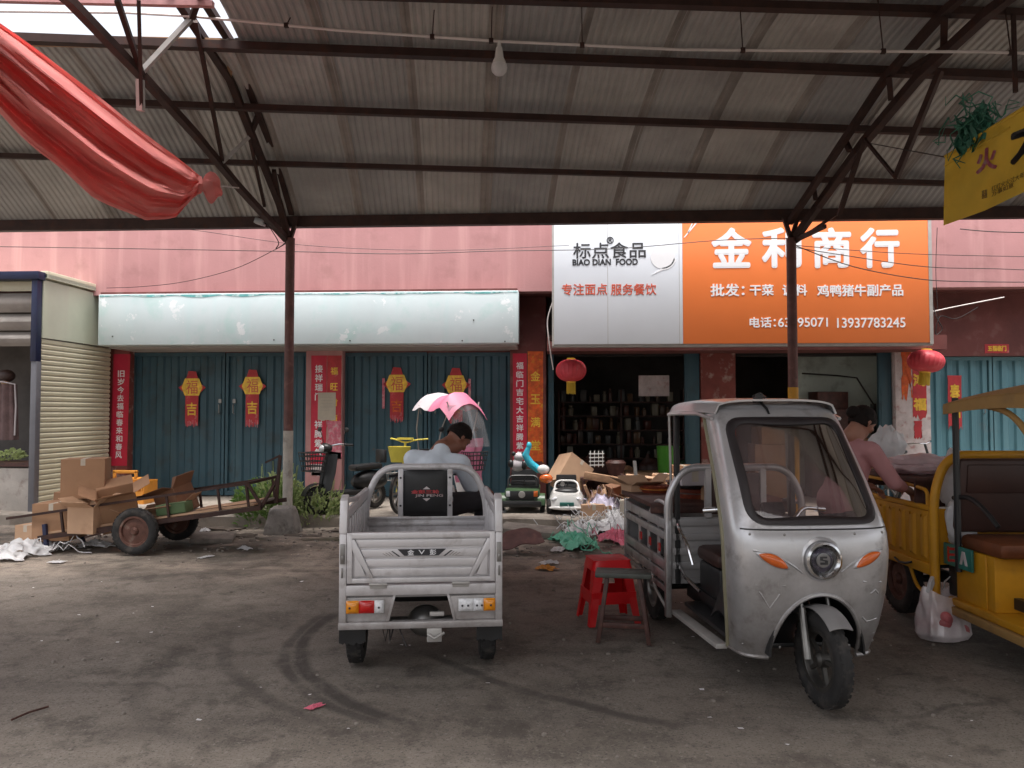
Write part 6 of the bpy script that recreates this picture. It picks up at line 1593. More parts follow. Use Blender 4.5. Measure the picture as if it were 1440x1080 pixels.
for a_, c_ in (((-1, -1), (1, -1)), ((-1, 1), (1, 1)), ((-1, -1), (-1, 1)), ((1, -1), (1, 1))):
    b = MB(); b.bar((a_[0]*.172, a_[1]*.152, .2), (c_[0]*.172, c_[1]*.152, .2), .008, .09); b.build('crossbar', M['redplastic'], st, smooth=0)
st = thing('wooden_stool', 'old wooden stool with worn greenish top in front of red stool', 'stool', gnd(877, 899)+Vector((0, 0, .002)), (0, 0, R(-6)))
b = MB(); b.box((0, 0, .46), (.39, .2, .035)); b.build('seat', M['greytop'], st, bevel=.008)
for sx in (-1, 1):
    for sy in (-1, 1):
        b = MB(); b.bar((sx*.11, sy*.06, .445), (sx*.175, sy*.11, 0), .042, .03); b.build('leg', M['darkwood'], st, bevel=.003)
for sy in (-1, 1): b = MB(); b.box((0, sy*.1, .12), (.3, .02, .035)); b.build('stretcher', M['darkwood'], st, bevel=.003)
for sx in (-1, 1): b = MB(); b.box((sx*.15, 0, .2), (.02, .16, .03)); b.build('stretcher', M['darkwood'], st, bevel=.003)

# ================================================================== handcart
wx = at(190, 755, 8.42).x; TL = R(8)
HC = thing('handcart', 'rusty two wheeled handcart loaded with cartons beside the kiosk', 'handcart', (wx, 8.9, 0))
def T(s_, t_, h_): return Vector((s_*math.cos(TL)-h_*math.sin(TL), t_, .36+s_*math.sin(TL)+h_*math.cos(TL)))
for t_ in (-.48, .48):
    wheel(HC, (0, t_, .265), .262, .09, M['rustrim'], (0, 0, R(90)), rimr=.66)
b = MB(); b.cyl((0, -.46, .265), (0, .46, .265), .025, 10); b.build('axle', M['steel'], HC)
for k in range(5):
    b = MB(); y0 = -.36+k*.15; b.prism([T(-1.15, y0, 0), T(1.32, y0, 0), T(1.32, y0+.143, 0), T(-1.15, y0+.143, 0)], (0, 0, .022)); b.build('deck_plank', M['card2'] if k == 0 else M['stone'], HC, smooth=0)
for sg in (-1, 1):
    y = sg*.4
    b = MB(); b.bar(T(-1.2, y, -.03), T(1.42, y, -.03), .04, .05); b.build('chassis_beam', M['steel'], HC)
    b = MB(); b.bar(T(-1.55, y, .24), T(1.3, y, .26), .028); b.build('rail', M['steel'], HC)
    for s_ in (-.9, .35, .95, 1.28): b = MB(); b.bar(T(s_, y, 0), T(s_, y, .25), .024); b.build('rail_post', M['steel'], HC)
b = MB(); b.bar(T(1.3, -.4, .26), T(1.42, -.4, .0), .03); b.bar(T(1.3, -.4, .26), T(1.5, .05, .28), .03); b.bar(T(1.3, .4, .26), T(1.5, .05, .28), .03); b.bar(T(1.42, -.4, -.03), T(1.5, .05, .28), .03); b.build('nose_frame', M['steel'], HC)
b = MB(); b.bar(T(1.48, -.1, -.02), T(1.60, -.1, .52), .035); b.bar(T(1.60, -.1, .52), T(1.42, -.12, .46), .022); b.build('push_handle', M['steel'], HC)
b = MB(); b.bar((-1.13, -.38, .32), (-1.08, -.4, .0), .04); b.bar((-1.13, .3, .32), (-1.1, .3, .0), .04); b.build('prop_leg', M['bluepaint'], HC)
b = MB(); b.bar((-.1, -.42, .32), (-.62, -.42, .18), .03, .02); b.build('brace', M['steel'], HC)
cw = Vector(HC.location)
gb = 'cartons piled on the handcart'
def onc(px, py, Y): return at(px, py, Y)
for nm, w_, d_, h_, px, py, Y, rz, rx, ry, m, op, seed, lab in [
    ('cardboard_box', .46, .42, .46, 121, 699, 8.95, .38, 0, 0, 'card', 0, 1, 'tallest closed brown carton on top of the handcart pile'),
    ('cardboard_box', .42, .40, .42, 84, 757, 8.75, .1, 0, 0, 'card', 0, 2, 'brown carton under the tall one at the handcart left end'),
    ('cardboard_box', .34, .34, .3, 128, 748, 8.62, -.15, 0, 0, 'card2', 1, 3, 'open carton with a flap folded over the near handcart rail'),
    ('cardboard_box', .40, .36, .42, 172, 738, 8.85, .5, .25, -.2, 'card', 1, 4, 'tilted open carton in the middle of the handcart'),
    ('cardboard_box', .52, .34, .13, 226, 735, 8.8, .12, 0, -.16, 'card2', .5, 5, 'shallow open tray carton at the right of the handcart load'),
    ('cardboard_box', .3, .3, .26, 50, 768, 8.9, -.2, 0, 0, 'card2', 0, 6, 'small pale carton low at the far left end of handcart'),
    ('cardboard_box', .34, .3, .3, 100, 727, 9.2, .2, 0, .1, 'card', 0, 7, 'carton wedged behind the open one on the handcart'),
    ('cardboard_box', .34, .3, .32, 255, 722, 9.1, -.35, .2, -.3, 'cardin', .8, 8, 'dark opened carton leaning at the right of the handcart pile')]:
    t = carton(nm, lab, w_, d_, h_, onc(px, py, Y), rz, rx, ry, m, op, seed, group=gb)
b = MB(); b.box((0, 0, .005), (.7, .4, .006)); o = b.build('flat_cardboard', M['card2'], None); o.location = cw+T(.92, -.02, .03); o.rotation_euler = (0, -TL, .1); tag(o, 'flattened pale cardboard lying on the handcart deck at right', 'cardboard')
b = MB(); b.box((0, 0, .06), (.34, .22, .12)); o = b.build('green_packet', mat('dull_green_card', (.10, .16, .07), .7), None, bevel=.01); o.location = cw+T(.35, -.25, .03); o.rotation_euler = (0, -TL, .05); tag(o, 'dull green packet on the handcart deck above the near wheel', 'packet')
# orange crate
cr = at(185, 697, 12.0); t = thing('plastic_crate', 'orange plastic crate with handle against the leftmost pillar', 'crate', (cr.x, 12.0, PZ))
b = MB(); W_, D_, H_ = .62, .4, .3
for s_ in (-1, 1):
    b.bb(-W_/2, W_/2, s_*D_/2-.01, s_*D_/2+.01, 0, .2); b.bb(-W_/2, W_/2, s_*D_/2-.01, s_*D_/2+.01, .3, .36); b.bb(s_*W_/2-.01, s_*W_/2+.01, -D_/2, D_/2, 0, .36)
    for k in range(9): x_ = -W_/2+.03+k*(W_-.06)/8; b.bb(x_-.012, x_+.012, s_*D_/2-.009, s_*D_/2+.009, .2, .3)
b.bb(-W_/2, W_/2, -D_/2, D_/2, 0, .012); b.build('crate_walls', M['orangecrate'], t)
b = MB(); b.bb(-.23, .2, -.17, .15, .36, .4); b.bb(-.22, -.17, -.17, -.14, .4, .52); b.bb(.13, .18, -.17, -.14, .4, .52); b.bb(-.22, .18, -.17, -.13, .48, .53); b.build('lid_handle', M['orangecrate'], t, bevel=.008)

# ================================================================== weeds by the pole
def weed(px, py, rad, n, m, lab, size, up, seed, Y=None):
    c = gnd(px, py) if Y is None else at(px, py, Y); t = leaves('weed_plant', c, rad, n, m, None, up, size, seed, 2.2); t.location = (c.x, c.y, max(0, c.z if Y is None else PZ)); tag(t, lab, 'plant', 'weeds growing round the left pole foot')
    b = MB(); rnd = random.Random(seed)
    for k in range(14):
        a = rnd.random()*6.28; r_ = rad[0]*rnd.random()**.5*.8; x_, y_ = r_*math.cos(a), r_*math.sin(a)*rad[1]/rad[0]
        h_ = rad[2]*rnd.uniform(.7, 1.3); b.tube([(x_, y_, 0), (x_*1.1, y_*1.1, h_*.5), (x_*1.3, y_*1.2, h_)], .005, 4)
    b.build('stem', M['leaf2'], t, smooth=0); return t
weed(375, 738, (.46, .25, .66), 1100, M['leaf'], 'tall leafy weed left of the concrete pole block', .05, 1.0, 1)
weed(440, 738, (.46, .25, .56), 1000, M['leaf2'], 'leafy pale weed directly right of the pole', .045, 1.1, 2)
weed(455, 735, (.36, .22, .30), 1100, M['leaf'], 'low fine grassy weed furthest right of the pole', .035, 1.6, 3)
weed(393, 712, (.34, .2, .6), 600, M['leaf2'], 'weed behind the left pole with pale seed heads', .045, 1.2, 4, 10.7)

# ================================================================== two wheelers
def scooter(loc, head_, m, label, rain=False, seed=0, seatback=True):
    t = thing('electric_scooter', label, 'scooter', loc, (0, 0, head_), group='electric scooters parked before the doors')   # faces +y
    wheel(t, (0, .55, .2), .2, .08, M['dullmetal'], spokes=5); wheel(t, (0, -.5, .2), .2, .08, M['dullmetal'], spokes=5)
    b = MB(); b.cyl((0, .55, .2), (0, .38, .75), .022); b.cyl((0, .4, .7), (0, .34, .98), .025); b.build('fork', M['blackp'], t)
    b = MB(); b.grid(lambda u, v: Vector(((u-.5)*(.34-.12*abs(v-.5)), .42+.07*math.cos((u-.5)*PI)-.13*v, .3+.55*v)), 12, 12); b.build('leg_shield', m, t, solid=.02)
    b = MB(); b.box((0, .05, .27), (.26, .55, .07)); b.build('footboard', M['blackp'], t, bevel=.015)
    b = MB(); b.ell((0, -.4, .42), (.14, .34, .16)); b.build('tail_body', m, t)
    b = MB(); b.box((0, -.32, .63), (.22, .5, .09), (-.03, 0, 0)); b.build('seat', M['blackp'], t, bevel=.035)
    if seatback: b = MB(); b.box((0, -.62, .78), (.22, .05, .2)); b.bar((0, -.58, .6), (0, -.62, .75), .03); b.build('backrest', M['blackp'], t, bevel=.02)
    b = MB(); rtube(b, [(-.33, .2, .98), (-.18, .28, 1.0), (0, .34, .96), (.18, .28, 1.0), (.33, .2, .98)], .013); b.build('handlebar', M['chrome'], t)
    for s_ in (-1, 1):
        b = MB(); b.cyl((s_*.24, .25, .985), (s_*.36, .19, .98), .018); b.build('grip', M['blackp'], t)
        b = MB(); b.tube([(s_*.24, .26, .99), (s_*.27, .28, 1.13), (s_*.3, .28, 1.17)], .006, 5); b.ell((s_*.32, .28, 1.2), (.055, .015, .035), (0, s_*.2, 0)); b.build('mirror', M['blackp'], t)
    b = MB(); b.ell((0, .40, .93), (.1, .09, .075)); b.build('headstock', m, t); b = MB(); b.ell((0, .465, .93), (.06, .035, .05)); b.build('headlight', M['clearlens'], t)
    b = MB()
    def ring(z, w_, d_): return [(sx_*w_/2, .62+sy_*d_/2, z) for sx_, sy_ in ((-1, -1), (1, -1), (1, 1), (-1, 1))]
    for z, k in ((.62, .75), (.69, .82), (.76, .9), (.83, .96), (.88, 1)): b.tube(ring(z, .34*k, .24*k), .009, 4, closed=True)
    for i in range(20):
        u = i/20*4; q_ = int(u); f = u-q_; R0 = ring(.88, .34, .24); R1 = ring(.62, .255, .18)
        a_ = Vector(R0[q_]).lerp(Vector(R0[(q_+1) % 4]), f); c_ = Vector(R1[q_]).lerp(Vector(R1[(q_+1) % 4]), f); b.tube([a_, c_], .006, 4)
    for i in range(5): b.tube([(-.12+.06*i, .53, .62), (-.12+.06*i, .71, .62)], .003, 4)
    b.build('basket', M['blackp'], t, fix=False, smooth=0)
    b = MB(); b.grid(lambda u, v: Vector(((v-.5)*.1, .55+.24*math.cos(R(20)+R(130)*u), .2+.24*math.sin(R(20)+R(130)*u))), 12, 5); b.build('front_fender', m, t, solid=.008)
    if rain:
        def cn(u, v):
            x_ = (u-.5)*2; y = .50-.92*v; return Vector((x_*.36*(1-.15*max(0, v-.7)), y, 1.73-.24*x_*x_+.03*noise.noise(Vector((x_*3, v*6, 1)))+.025*math.sin(v*9)-.28*max(0, .25-v)**1.2*3-.1*max(0, v-.7)))
        b = MB(); b.grid(lambda u, v: cn(u, v*.55), 14, 8); b.build('canopy_front', M['pinkfab'], t, solid=.006)
        b = MB(); b.grid(lambda u, v: cn(u, .55+v*.45)+Vector((0, 0, .004)), 14, 10); b.build('canopy_top', M['whitefab'], t, solid=.006)
        for s_ in (-1, 1):
            b = MB(); b.tube([(s_*.12, .38, .95), (s_*.2, .42, 1.3), (s_*.3, .38, 1.6)], .01, 6); b.build('canopy_stay', M['palesteel'], t)
            b = MB(); b.tube([(s_*.14, -.5, .68), (s_*.24, -.45, 1.2), (s_*.3, -.3, 1.56)], .01, 6); b.build('canopy_stay', M['palesteel'], t)
        b = MB(); b.grid(lambda u, v: Vector(((u-.5)*.62, .62+.1*math.cos((u-.5)*PI)-.22*v, .95+.6*v)), 10, 8); b.build('rain_film', M['clearfilm'], t, fix=False)
        b = MB(); b.grid(lambda u, v: Vector(((u-.5)*.5+.02*math.sin(v*12), .5+.12*math.cos((u-.5)*PI)+.03*math.sin(u*14), .45+.62*v)), 18, 12); b.build('wind_apron', M['pinkfab'], t, solid=.02)
    return t
c = at(482, 700, 11.1); scooter((c.x+.05, 11.2, PZ), R(143), M['blackp'], 'black electric scooter with wire basket between middle pillar and silver tricycle', seed=1)
c = at(632, 700, 11.4); scooter((c.x-.05, 11.5, PZ), R(226), M['whitepl'], 'electric scooter under a pink and white rain canopy behind the seated man', True)
# yellow bicycle
c = at(580, 700, 11.2); t = thing('bicycle', 'bright yellow bicycle with yellow basket behind the tricycle hoop', 'bicycle', (c.x, 11.4, PZ), (0, 0, R(165)))
wheel(t, (0, .5, .3), .3, .04, M['dullmetal'], spokes=8, rimr=.88); wheel(t, (0, -.5, .3), .3, .04, M['dullmetal'], spokes=8, rimr=.88)
b = MB(); b.tube([(0, .36, .72), (0, -.05, .34), (0, -.5, .3)], .022); b.tube([(0, -.05, .34), (0, -.2, .8)], .018); b.tube([(-.05, .5, .3), (-.05, .4, .68), (.05, .4, .68), (.05, .5, .3)], .014); b.tube([(0, .4, .66), (0, .33, 1.0)], .018); b.build('frame', M['yellowpl'], t)
b = MB(); rtube(b, [(-.3, .2, 1.06), (-.15, .3, 1.05), (0, .33, 1.0), (.15, .3, 1.05), (.3, .2, 1.06)], .012); b.bb(-.12, .12, .3, .36, 1.05, 1.08); b.build('handlebar', M['yellowpl'], t)
b = MB(); b.grid(lambda u, v: Vector((.17*math.cos(u*2*PI)*(.7+.3*v), .52+.12*math.sin(u*2*PI)*(.7+.3*v), .74+.22*v)), 24, 6); b.lathe([(.745, 0), (.745, .1)], (0, .52, 0), n=20); b.build('basket', M['yellowpl'], t, fix=False, solid=.008)
b = MB(); b.box((0, -.2, .84), (.14, .24, .05)); b.build('saddle', M['blackp'], t, bevel=.02)
c = at(557, 656, 10.9); t = thing('wire_basket', 'pale wire basket below the yellow bicycle basket', 'basket', (c.x, 10.95, c.z-.2)); b = MB()
for z, k in ((0, .8), (.1, .9), (.2, 1)): b.tube([(.17*k*math.cos(a), .13*k*math.sin(a), z) for a in [2*PI*i/16 for i in range(16)]], .006, 4, closed=True)
for i in range(16): a = 2*PI*i/16; b.tube([(.136*math.cos(a), .104*math.sin(a), 0), (.17*math.cos(a), .13*math.sin(a), .2)], .004, 4)
b.build('wire_mesh', M['palesteel'], t, fix=False, smooth=0); b = MB(); b.cyl((0, 0, PZ-t.location.z), (0, 0, 0), .014, 8); b.build('stem', M['blackp'], t)
# bicycle behind the pinkish goods at right
c = at(1297, 640, 11.8); t = thing('bicycle', 'dark bicycle with chrome handlebar leaning at the right end pillar', 'bicycle', (c.x, 12.1, PZ), (0, .1, R(200)))
wheel(t, (0, .5, .3), .3, .04, M['dullmetal'], spokes=8, rimr=.88); wheel(t, (0, -.5, .3), .3, .04, M['dullmetal'], spokes=8, rimr=.88)
b = MB(); b.tube([(0, .36, .72), (0, -.05, .34), (0, -.5, .3)], .02); b.tube([(0, -.05, .34), (0, -.2, .8)], .018); b.tube([(0, .5, .3), (0, .33, .98)], .018); b.build('frame', M['blackp'], t)
b = MB(); rtube(b, [(-.28, .15, .98), (-.15, .3, 1.02), (0, .33, .98), (.15, .3, 1.02), (.28, .15, .98)], .012); b.build('handlebar', M['chrome'], t)
b = MB(); b.box((0, -.2, .84), (.14, .24, .05)); b.build('saddle', M['blackp'], t, bevel=.02)

# ================================================================== toys on the platform
def toycar(x_, Y, w_, L_, m, label, jeep):
    t = thing('toy_car', label, 'toy car', (x_, Y, PZ), (0, 0, R(180)))
    for sx in (-1, 1):
        for sy in (-1, 1): wheel(t, (sx*w_*.44, sy*L_*.32, .105), .105, .07, M['palesteel'] if not jeep else M['dullmetal'], spokes=5, rimr=.55)
    b = MB()
    if jeep:
        b.bb(-w_*.36, w_*.36, -L_*.45, L_*.45, .1, .24); b.bb(-w_*.38, w_*.38, .05, L_*.44, .22, .33); b.bb(-w_*.37, w_*.37, -L_*.45, -L_*.1, .24, .34); b.build('body', m, t, bevel=.02)
        for sx in (-1, 1): b = MB(); b.grid(lambda u, v: Vector((sx*w_*(.34+.16*v), L_*.32+.15*math.cos(PI*u), .12+.15*math.sin(PI*u))), 12, 4); b.build('fender', m, t, solid=.02)
        b = MB(); b.bb(-w_*.28, w_*.28, L_*.44, L_*.47, .19, .32)
        b.build('grille', M['blackp'], t, bevel=.008); b = MB(); b.lathe([(0, .05), (.012, .045), (.012, .03)], (0, L_*.47, .27), 'Y', 16); b.bar((0, L_*.48, .23), (0, L_*.48, .31), .01); b.bar((-.04, L_*.48, .27), (.04, L_*.48, .27), .01); b.build('badge', M['palesteel'], t)
        for sx in (-1, 1): b = MB(); b.bb(sx*w_*.3-.03, sx*w_*.3+.03, L_*.44, L_*.475, .24, .32); b.build('headlight', M['clearlens'] if sx > 0 else M['orangelens'], t, bevel=.008)
        b = MB(); b.box((0, L_*.49, .14), (w_*.86, .06, .09)); b.build('bumper', M['blackp'], t, bevel=.02)
        b = MB(); b.bb(-w_*.34, w_*.34, .03, .07, .33, .36); rtube(b, [(-w_*.34, .05, .33), (-w_*.33, -.02, .5), (w_*.33, -.02, .5), (w_*.34, .05, .33)], .018); b.build('windscreen_frame', M['blackp'], t)
        b = MB(); b.lathe([(0, .09), (.01, .1), (.02, .09), (.01, .08)], (0, 0, 0), 'Y', 20, closed=True); o = b.build('steering_wheel', M['blackp'], t); o.location = (-.1, -.08, .4); o.rotation_euler = (.5, 0, 0)
        b = MB(); b.box((0, -.22, .36), (w_*.6, .2, .1)); b.box((0, -.34, .46), (w_*.6, .06, .24)); b.build('seat', M['blackp'], t, bevel=.02)
    else:
        def bd(u, v):
            a = u*2*PI; ct, s_ = math.cos(a), math.sin(a); ex = .45
            x__ = math.copysign(abs(ct)**ex, ct)*w_*.47; y_ = math.copysign(abs(s_)**ex, s_)*L_*.5; k = 1-.28*v**2.2
            return Vector((x__*k, y_*(1-.1*v**2), .08+.24*v-.05*v*max(0, s_)))
        b.grid(bd, 48, 10); b.lathe([(.3, 0), (.3, .01)], n=8)
        b.add([tuple(bd(i/48, 1)) for i in range(48)], [tuple(range(48))]); b.build('body', m, t, fix=False, solid=.01)
        b = MB(); rtube(b, [(-w_*.33, .12, .3), (-w_*.28, .0, .45), (w_*.28, .0, .45), (w_*.33, .12, .3)], .014); b.build('windscreen_frame', m, t)
        b = MB(); b.ell((0, .1, .3), (w_*.33, .12, .06)); b.build('dashboard', M['blackp'], t)
        for sx in (-1, 1): b = MB(); b.ell((sx*w_*.3, L_*.42, .22), (.06, .05, .03), (0, sx*.3, 0)); b.build('headlight', M['clearlens'], t)
        b = MB(); b.bb(-.1, .1, L_*.5-.01, L_*.5+.015, .13, .18); b.build('number_plate', M['plategreen'], t, bevel=.004)
        b = MB(); b.ell((0, L_*.46, .1), (w_*.46, .06, .035)); b.build('bumper', m, t)
        b = MB(); b.lathe([(0, .08), (.01, .09), (.02, .08), (.01, .07)], (0, 0, 0), 'Y', 20, closed=True); o = b.build('steering_wheel', M['blackp'], t); o.location = (.06, -.03, .4); o.rotation_euler = (.5, 0, 0)
        b = MB(); b.lathe([(0, .035), (.015, .03), (.015, 0)], (0, 0, 0), 'Y', 12); o2 = b.build('horn_pad', M['palesteel'], t); o2.location = (.06, -.01, .4)
        b = MB(); b.box((0, -.22, .32), (w_*.55, .2, .1)); b.box((0, -.34, .4), (w_*.55, .06, .22)); b.build('seat', M['blackp'], t, bevel=.02)
    return t
c = at(734, 700, 11.1); toycar(c.x, 11.5, .66, .95, M['jeepgreen'], 'army green ride on toy jeep parked before the gold couplet', True)
c = at(797, 700, 11.05); toycar(c.x, 11.35, .56, .85, M['whitepl'], 'white ride on toy car with green number plate next to toy jeep', False)
c = at(728, 652, 11.6); t = thing('plush_toy', 'black and white round plush toy on top of the green toy jeep', 'plush toy', c); b = MB(); b.ell((0, 0, -.02), (.1, .08, .1)); b.ell((.02, 0, .1), (.08, .075, .07)); b.build('body', M['whitefab'], t); b = MB(); b.ell((-.06, -.02, .15), (.035, .03, .035)); b.ell((.09, -.02, .15), (.035, .03, .035)); b.ell((-.1, -.03, .0), (.05, .05, .06)); b.ell((.1, -.03, -.02), (.05, .05, .07)); b.build('dark_patches', M['blackp'], t)
c = at(742, 650, 11.4); t = thing('toy_slide_arm', 'curved bright cyan plastic toy arm reaching down over the jeep', 'toy', c); b = MB(); pts = [at(744, 627, 11.4), at(739, 640, 11.4), at(746, 652, 11.4), at(757, 660, 11.4), at(768, 664, 11.35)]
b.tube([p_-c for p_ in pts], [.03, .055, .06, .055, .04], 12); b.ell(pts[0]-c, (.04, .04, .06)); b.build('arm', M['cyanpl'], t)
b = MB(); q_ = at(766, 662, 11.3)-c; b.ell(q_+Vector((-.02, 0, .02)), (.09, .07, .07)); b.build('white_ball', M['whitepl'], t); b = MB(); b.ell(q_+Vector((.02, -.03, -.11)), (.1, .07, .07)); b.build('orange_ball', M['orangelens'], t)
b = MB(); b.cyl(q_+Vector((.05, .1, -.1)), (q_.x+.05, .1, PZ-c.z), .03, 8); b.build('stand', M['blackp'], t)
carton('cardboard_box', 'big tilted brown carton with open bottom behind the white toy car', .46, .4, .5, at(790, 700, 11.95)+Vector((0, 0, .14)), R(24), R(-10), R(36), 'card2', 0, 31, cat='box')
for i, (px, py, Y, w_, d_, h_, rz, m, lab) in enumerate([
    (833, 710, 10.95, .32, .2, .15, .2, 'card2', 'small sealed carton at the platform edge right of white toy car'),
    (882, 712, 10.9, .2, .16, .22, -.1, 'beigepaper', 'small cream box beside the tricycle bed corner on the platform'),
    (900, 700, 11.2, .4, .3, .2, .25, 'card2', 'pale carton behind the small cream box on the platform'),
    (862, 700, 11.9, .5, .35, .2, -.2, 'cardin', 'dark opened carton under the brown plank on platform')]):
    carton('cardboard_box', lab, w_, d_, h_, (at(px, py, Y).x, Y, PZ), rz, 0, 0, m, 0 if i < 2 else .8, 40+i)
for (x0, y0, x1, y1, Y, w_, h_, m, lab) in [
    (822, 668, 880, 678, 11.3, .12, .1, 'wood', 'thick brown plank lying slanted over the rubbish pile'),
    (872, 668, 905, 682, 11.2, .1, .05, 'darkwood', 'dark reddish plank end beside the thick brown plank'),
    (880, 668, 935, 674, 11.5, .3, .02, 'card2', 'pale flat board laid behind the tricycle bed'),
    (829, 700, 822, 682, 11.15, .04, .03, 'wood', 'short wooden stick leaning beside the white toy car')]:
    b = MB(); b.bar(at(x0, y0, Y), at(x1, y1, Y-.1), w_, h_); o = b.build('plank', M[m], None, bevel=.004); tag(o, lab, 'plank')
b = MB(); b.lathe([(0, .1), (.2, .16), (.24, .12), (.24, 0)], n=18); o = b.build('clay_pot', M['darkwood'], None); o.location = at(866, 668, 12.0); o.location.z = .62; tag(o, 'dark rounded pot behind the brown plank', 'pot')
t = thing('support_trestle', 'dark low trestle carrying pot and planks before the shop', 'trestle', (at(862, 690, 11.9).x, 11.95, PZ)); b = MB(); b.bb(-.5, .6, -.25, .25, .42, .46); b.build('top', M['darkwood'], t)
for sx in (-.45, .55): b = MB(); b.bb(sx-.02, sx+.02, -.22, .22, 0, .42); b.build('leg', M['darkwood'], t)
b = MB(); b.bar(at(892, 648, 11.4), at(896, 690, 11.3), .05, .02); o = b.build('metal_strip', M['dullmetal'], None); tag(o, 'shiny narrow metal strip standing upright in the pile', 'strip')
b = MB()
for k in range(4): b.bar((-.1+.0*k, 0, .03+k*.055), (.12, 0, .035+k*.055), .02, .015); b.bar((-.08+k*.06, .02, 0), (-.08+k*.06, .02, .24), .012)
o = b.build('plastic_rack', M['whitepl'], None); o.location = at(838, 657, 11.4); tag(o, 'small white plastic rack on the brown plank pile', 'rack')

# ================================================================== plastic rubbish
rub = 'plastic rubbish heaped by the platform edge'
def rb(nm, lab, cat, px, py, size, m, seed, Y=None, strands=0, g=rub, zz=0.0):
    p_ = gnd(px, py) if Y is None else Vector((at(px, py, Y).x, Y, PZ))
    p_.z = max(p_.z, 0)+zz-.004; return crumple(nm, lab, cat, p_, size, M[m], g, seed, strands=strands)
rb('plastic_bag', 'lilac white crumpled plastic sheet heaped under the brown planks', 'bag', 850, 700, (.62, .4, .34), 'purple', 1, 11.2, 6)
rb('plastic_bag', 'grey white crumpled film right of the lilac plastic heap', 'bag', 878, 702, (.35, .3, .2), 'plasticbag', 2, 11.1, 4)
rb('plastic_bag', 'cream paper bag crushed against the small cream box on the platform', 'bag', 893, 700, (.34, .3, .3), 'beigepaper', 31, 11.0, 2)
rb('plastic_bag', 'white film draped over the platform edge below the lilac heap', 'bag', 862, 712, (.42, .2, .12), 'plasticbag', 32, 10.85, 8)
for i, (px_, Y_, w_, h_, m_, lab_) in enumerate([(800, 13.6, .5, .55, 'garment', 'dark sack slumped at the left inside the shop doorway'), (838, 13.9, .55, .7, 'darkwood', 'tall dark brown sack in the left shop bay'), (880, 13.5, .5, .5, 'card', 'brown paper sack in the left shop bay near the counter'), (915, 13.9, .5, .65, 'brownvinyl', 'maroon sack at the right of the shelf rack'), (958, 13.7, .4, .6, 'jeepgreen', 'dark green sack beside the maroon pillar')]):
    bagblob('sack', lab_, 'sack', (at(px_, 600, Y_).x, Y_, PZ), (w_, .4, h_), m_, 50+i, .25, group='sacks inside the open shop')
for i, (px_, py_, Y_, w_, d_, h_, rz_, rx_, ry_, m_, lab_) in enumerate([
    (912, 700, 11.3, .3, .25, .35, .3, .1, .2, 'card', 'brown carton leaning behind the tricycle bed corner'),
    (935, 700, 11.7, .36, .3, .5, -.2, 0, 0, 'card2', 'upright pale carton between tricycle bed and doorway'),
    (872, 690, 11.6, .3, .22, .3, .6, .3, -.2, 'cardin', 'crushed dark carton on its side above the lilac heap'),
    (848, 712, 11.0, .2, .16, .1, .9, 0, 0, 'card', 'little brown carton lying right of the small sealed carton'),
    (960, 700, 11.9, .34, .3, .62, .1, 0, 0, 'card', 'tall carton seen between cab pillar and bed hoop')]):
    carton('cardboard_box', lab_, w_, d_, h_, (at(px_, py_, Y_).x, Y_, PZ+.02), rz_, rx_, ry_, m_, .7 if i in (0, 2) else 0, 60+i)
rb('paper_pile', 'torn brown wrapping paper between the planks and the shop door', 'paper', 846, 690, (.7, .4, .42), 'card2', 33, 11.7, 3)
rb('cloth_heap', 'dark brown cloth heap behind the planks inside the doorway', 'cloth', 905, 690, (.7, .4, .5), 'garment', 34, 12.0, 0)
rb('plastic_bag', 'small pink film scrap on top of the lilac plastic heap', 'bag', 838, 690, (.22, .16, .3), 'pinkishbag', 35, 11.35, 2)
rb('plastic_bag', 'white film caught beside the army green toy jeep wheel', 'bag', 705, 708, (.24, .16, .08), 'plasticbag', 36, 11.2, 2)
rb('red_wrapper', 'red wrapper peeping out under the plank pile', 'wrapper', 870, 690, (.26, .2, .3), 'redplastic', 3, 11.45)
rb('green_net_bag', 'mint green crumpled net bag in the gutter before platform', 'bag', 806, 764, (.8, .4, .2), 'greenpl', 4, None, 10)
rb('pink_bag', 'pink crumpled plastic bag at the right of the gutter heap', 'bag', 866, 762, (.42, .26, .2), 'pinkpl', 5, None, 3)
rb('plastic_bag', 'white straps and film tangled at the right of the gutter', 'bag', 850, 748, (.85, .45, .26), 'plasticbag', 6, None, 30)
rb('plastic_bag', 'white crumpled film between green net and white straps', 'bag', 812, 750, (.7, .3, .2), 'plasticbag', 7, None, 10)
rb('plastic_scrap', 'flat white scrap in front of the mint green net bag', 'scrap', 785, 772, (.3, .14, .03), 'plasticbag', 8)
rb('plastic_scrap', 'colourful small wrapper on the wet ground before the gutter', 'scrap', 768, 800, (.2, .14, .06), 'orangecrate', 9)
rb('plastic_bag', 'white wrapper just behind the colourful one before the gutter', 'bag', 772, 792, (.2, .12, .05), 'plasticbag', 10)
gl = 'white plastic bags under and beside the handcart'
rb('plastic_bag', 'largest white bag heap on the ground at the kiosk corner', 'bag', 32, 778, (.62, .4, .22), 'plasticbag', 11, None, 6, gl)
rb('plastic_bag', 'white bag at the very left edge of ground by kiosk', 'bag', 2, 786, (.5, .3, .14), 'plasticbag', 12, None, 3, gl)
rb('plastic_bag', 'white film lying under the handcart left of blue prop leg', 'bag', 80, 770, (.4, .25, .15), 'plasticbag', 13, None, 3, gl)
rb('plastic_bag', 'small white film between the prop leg and near wheel', 'bag', 135, 768, (.34, .2, .1), 'plasticbag', 14, None, 3, gl)
rb('plastic_scrap', 'oval white scrap on the dirt right of the handcart far wheel', 'scrap', 345, 772, (.18, .1, .05), 'plasticbag', 15, None, 0, gl)
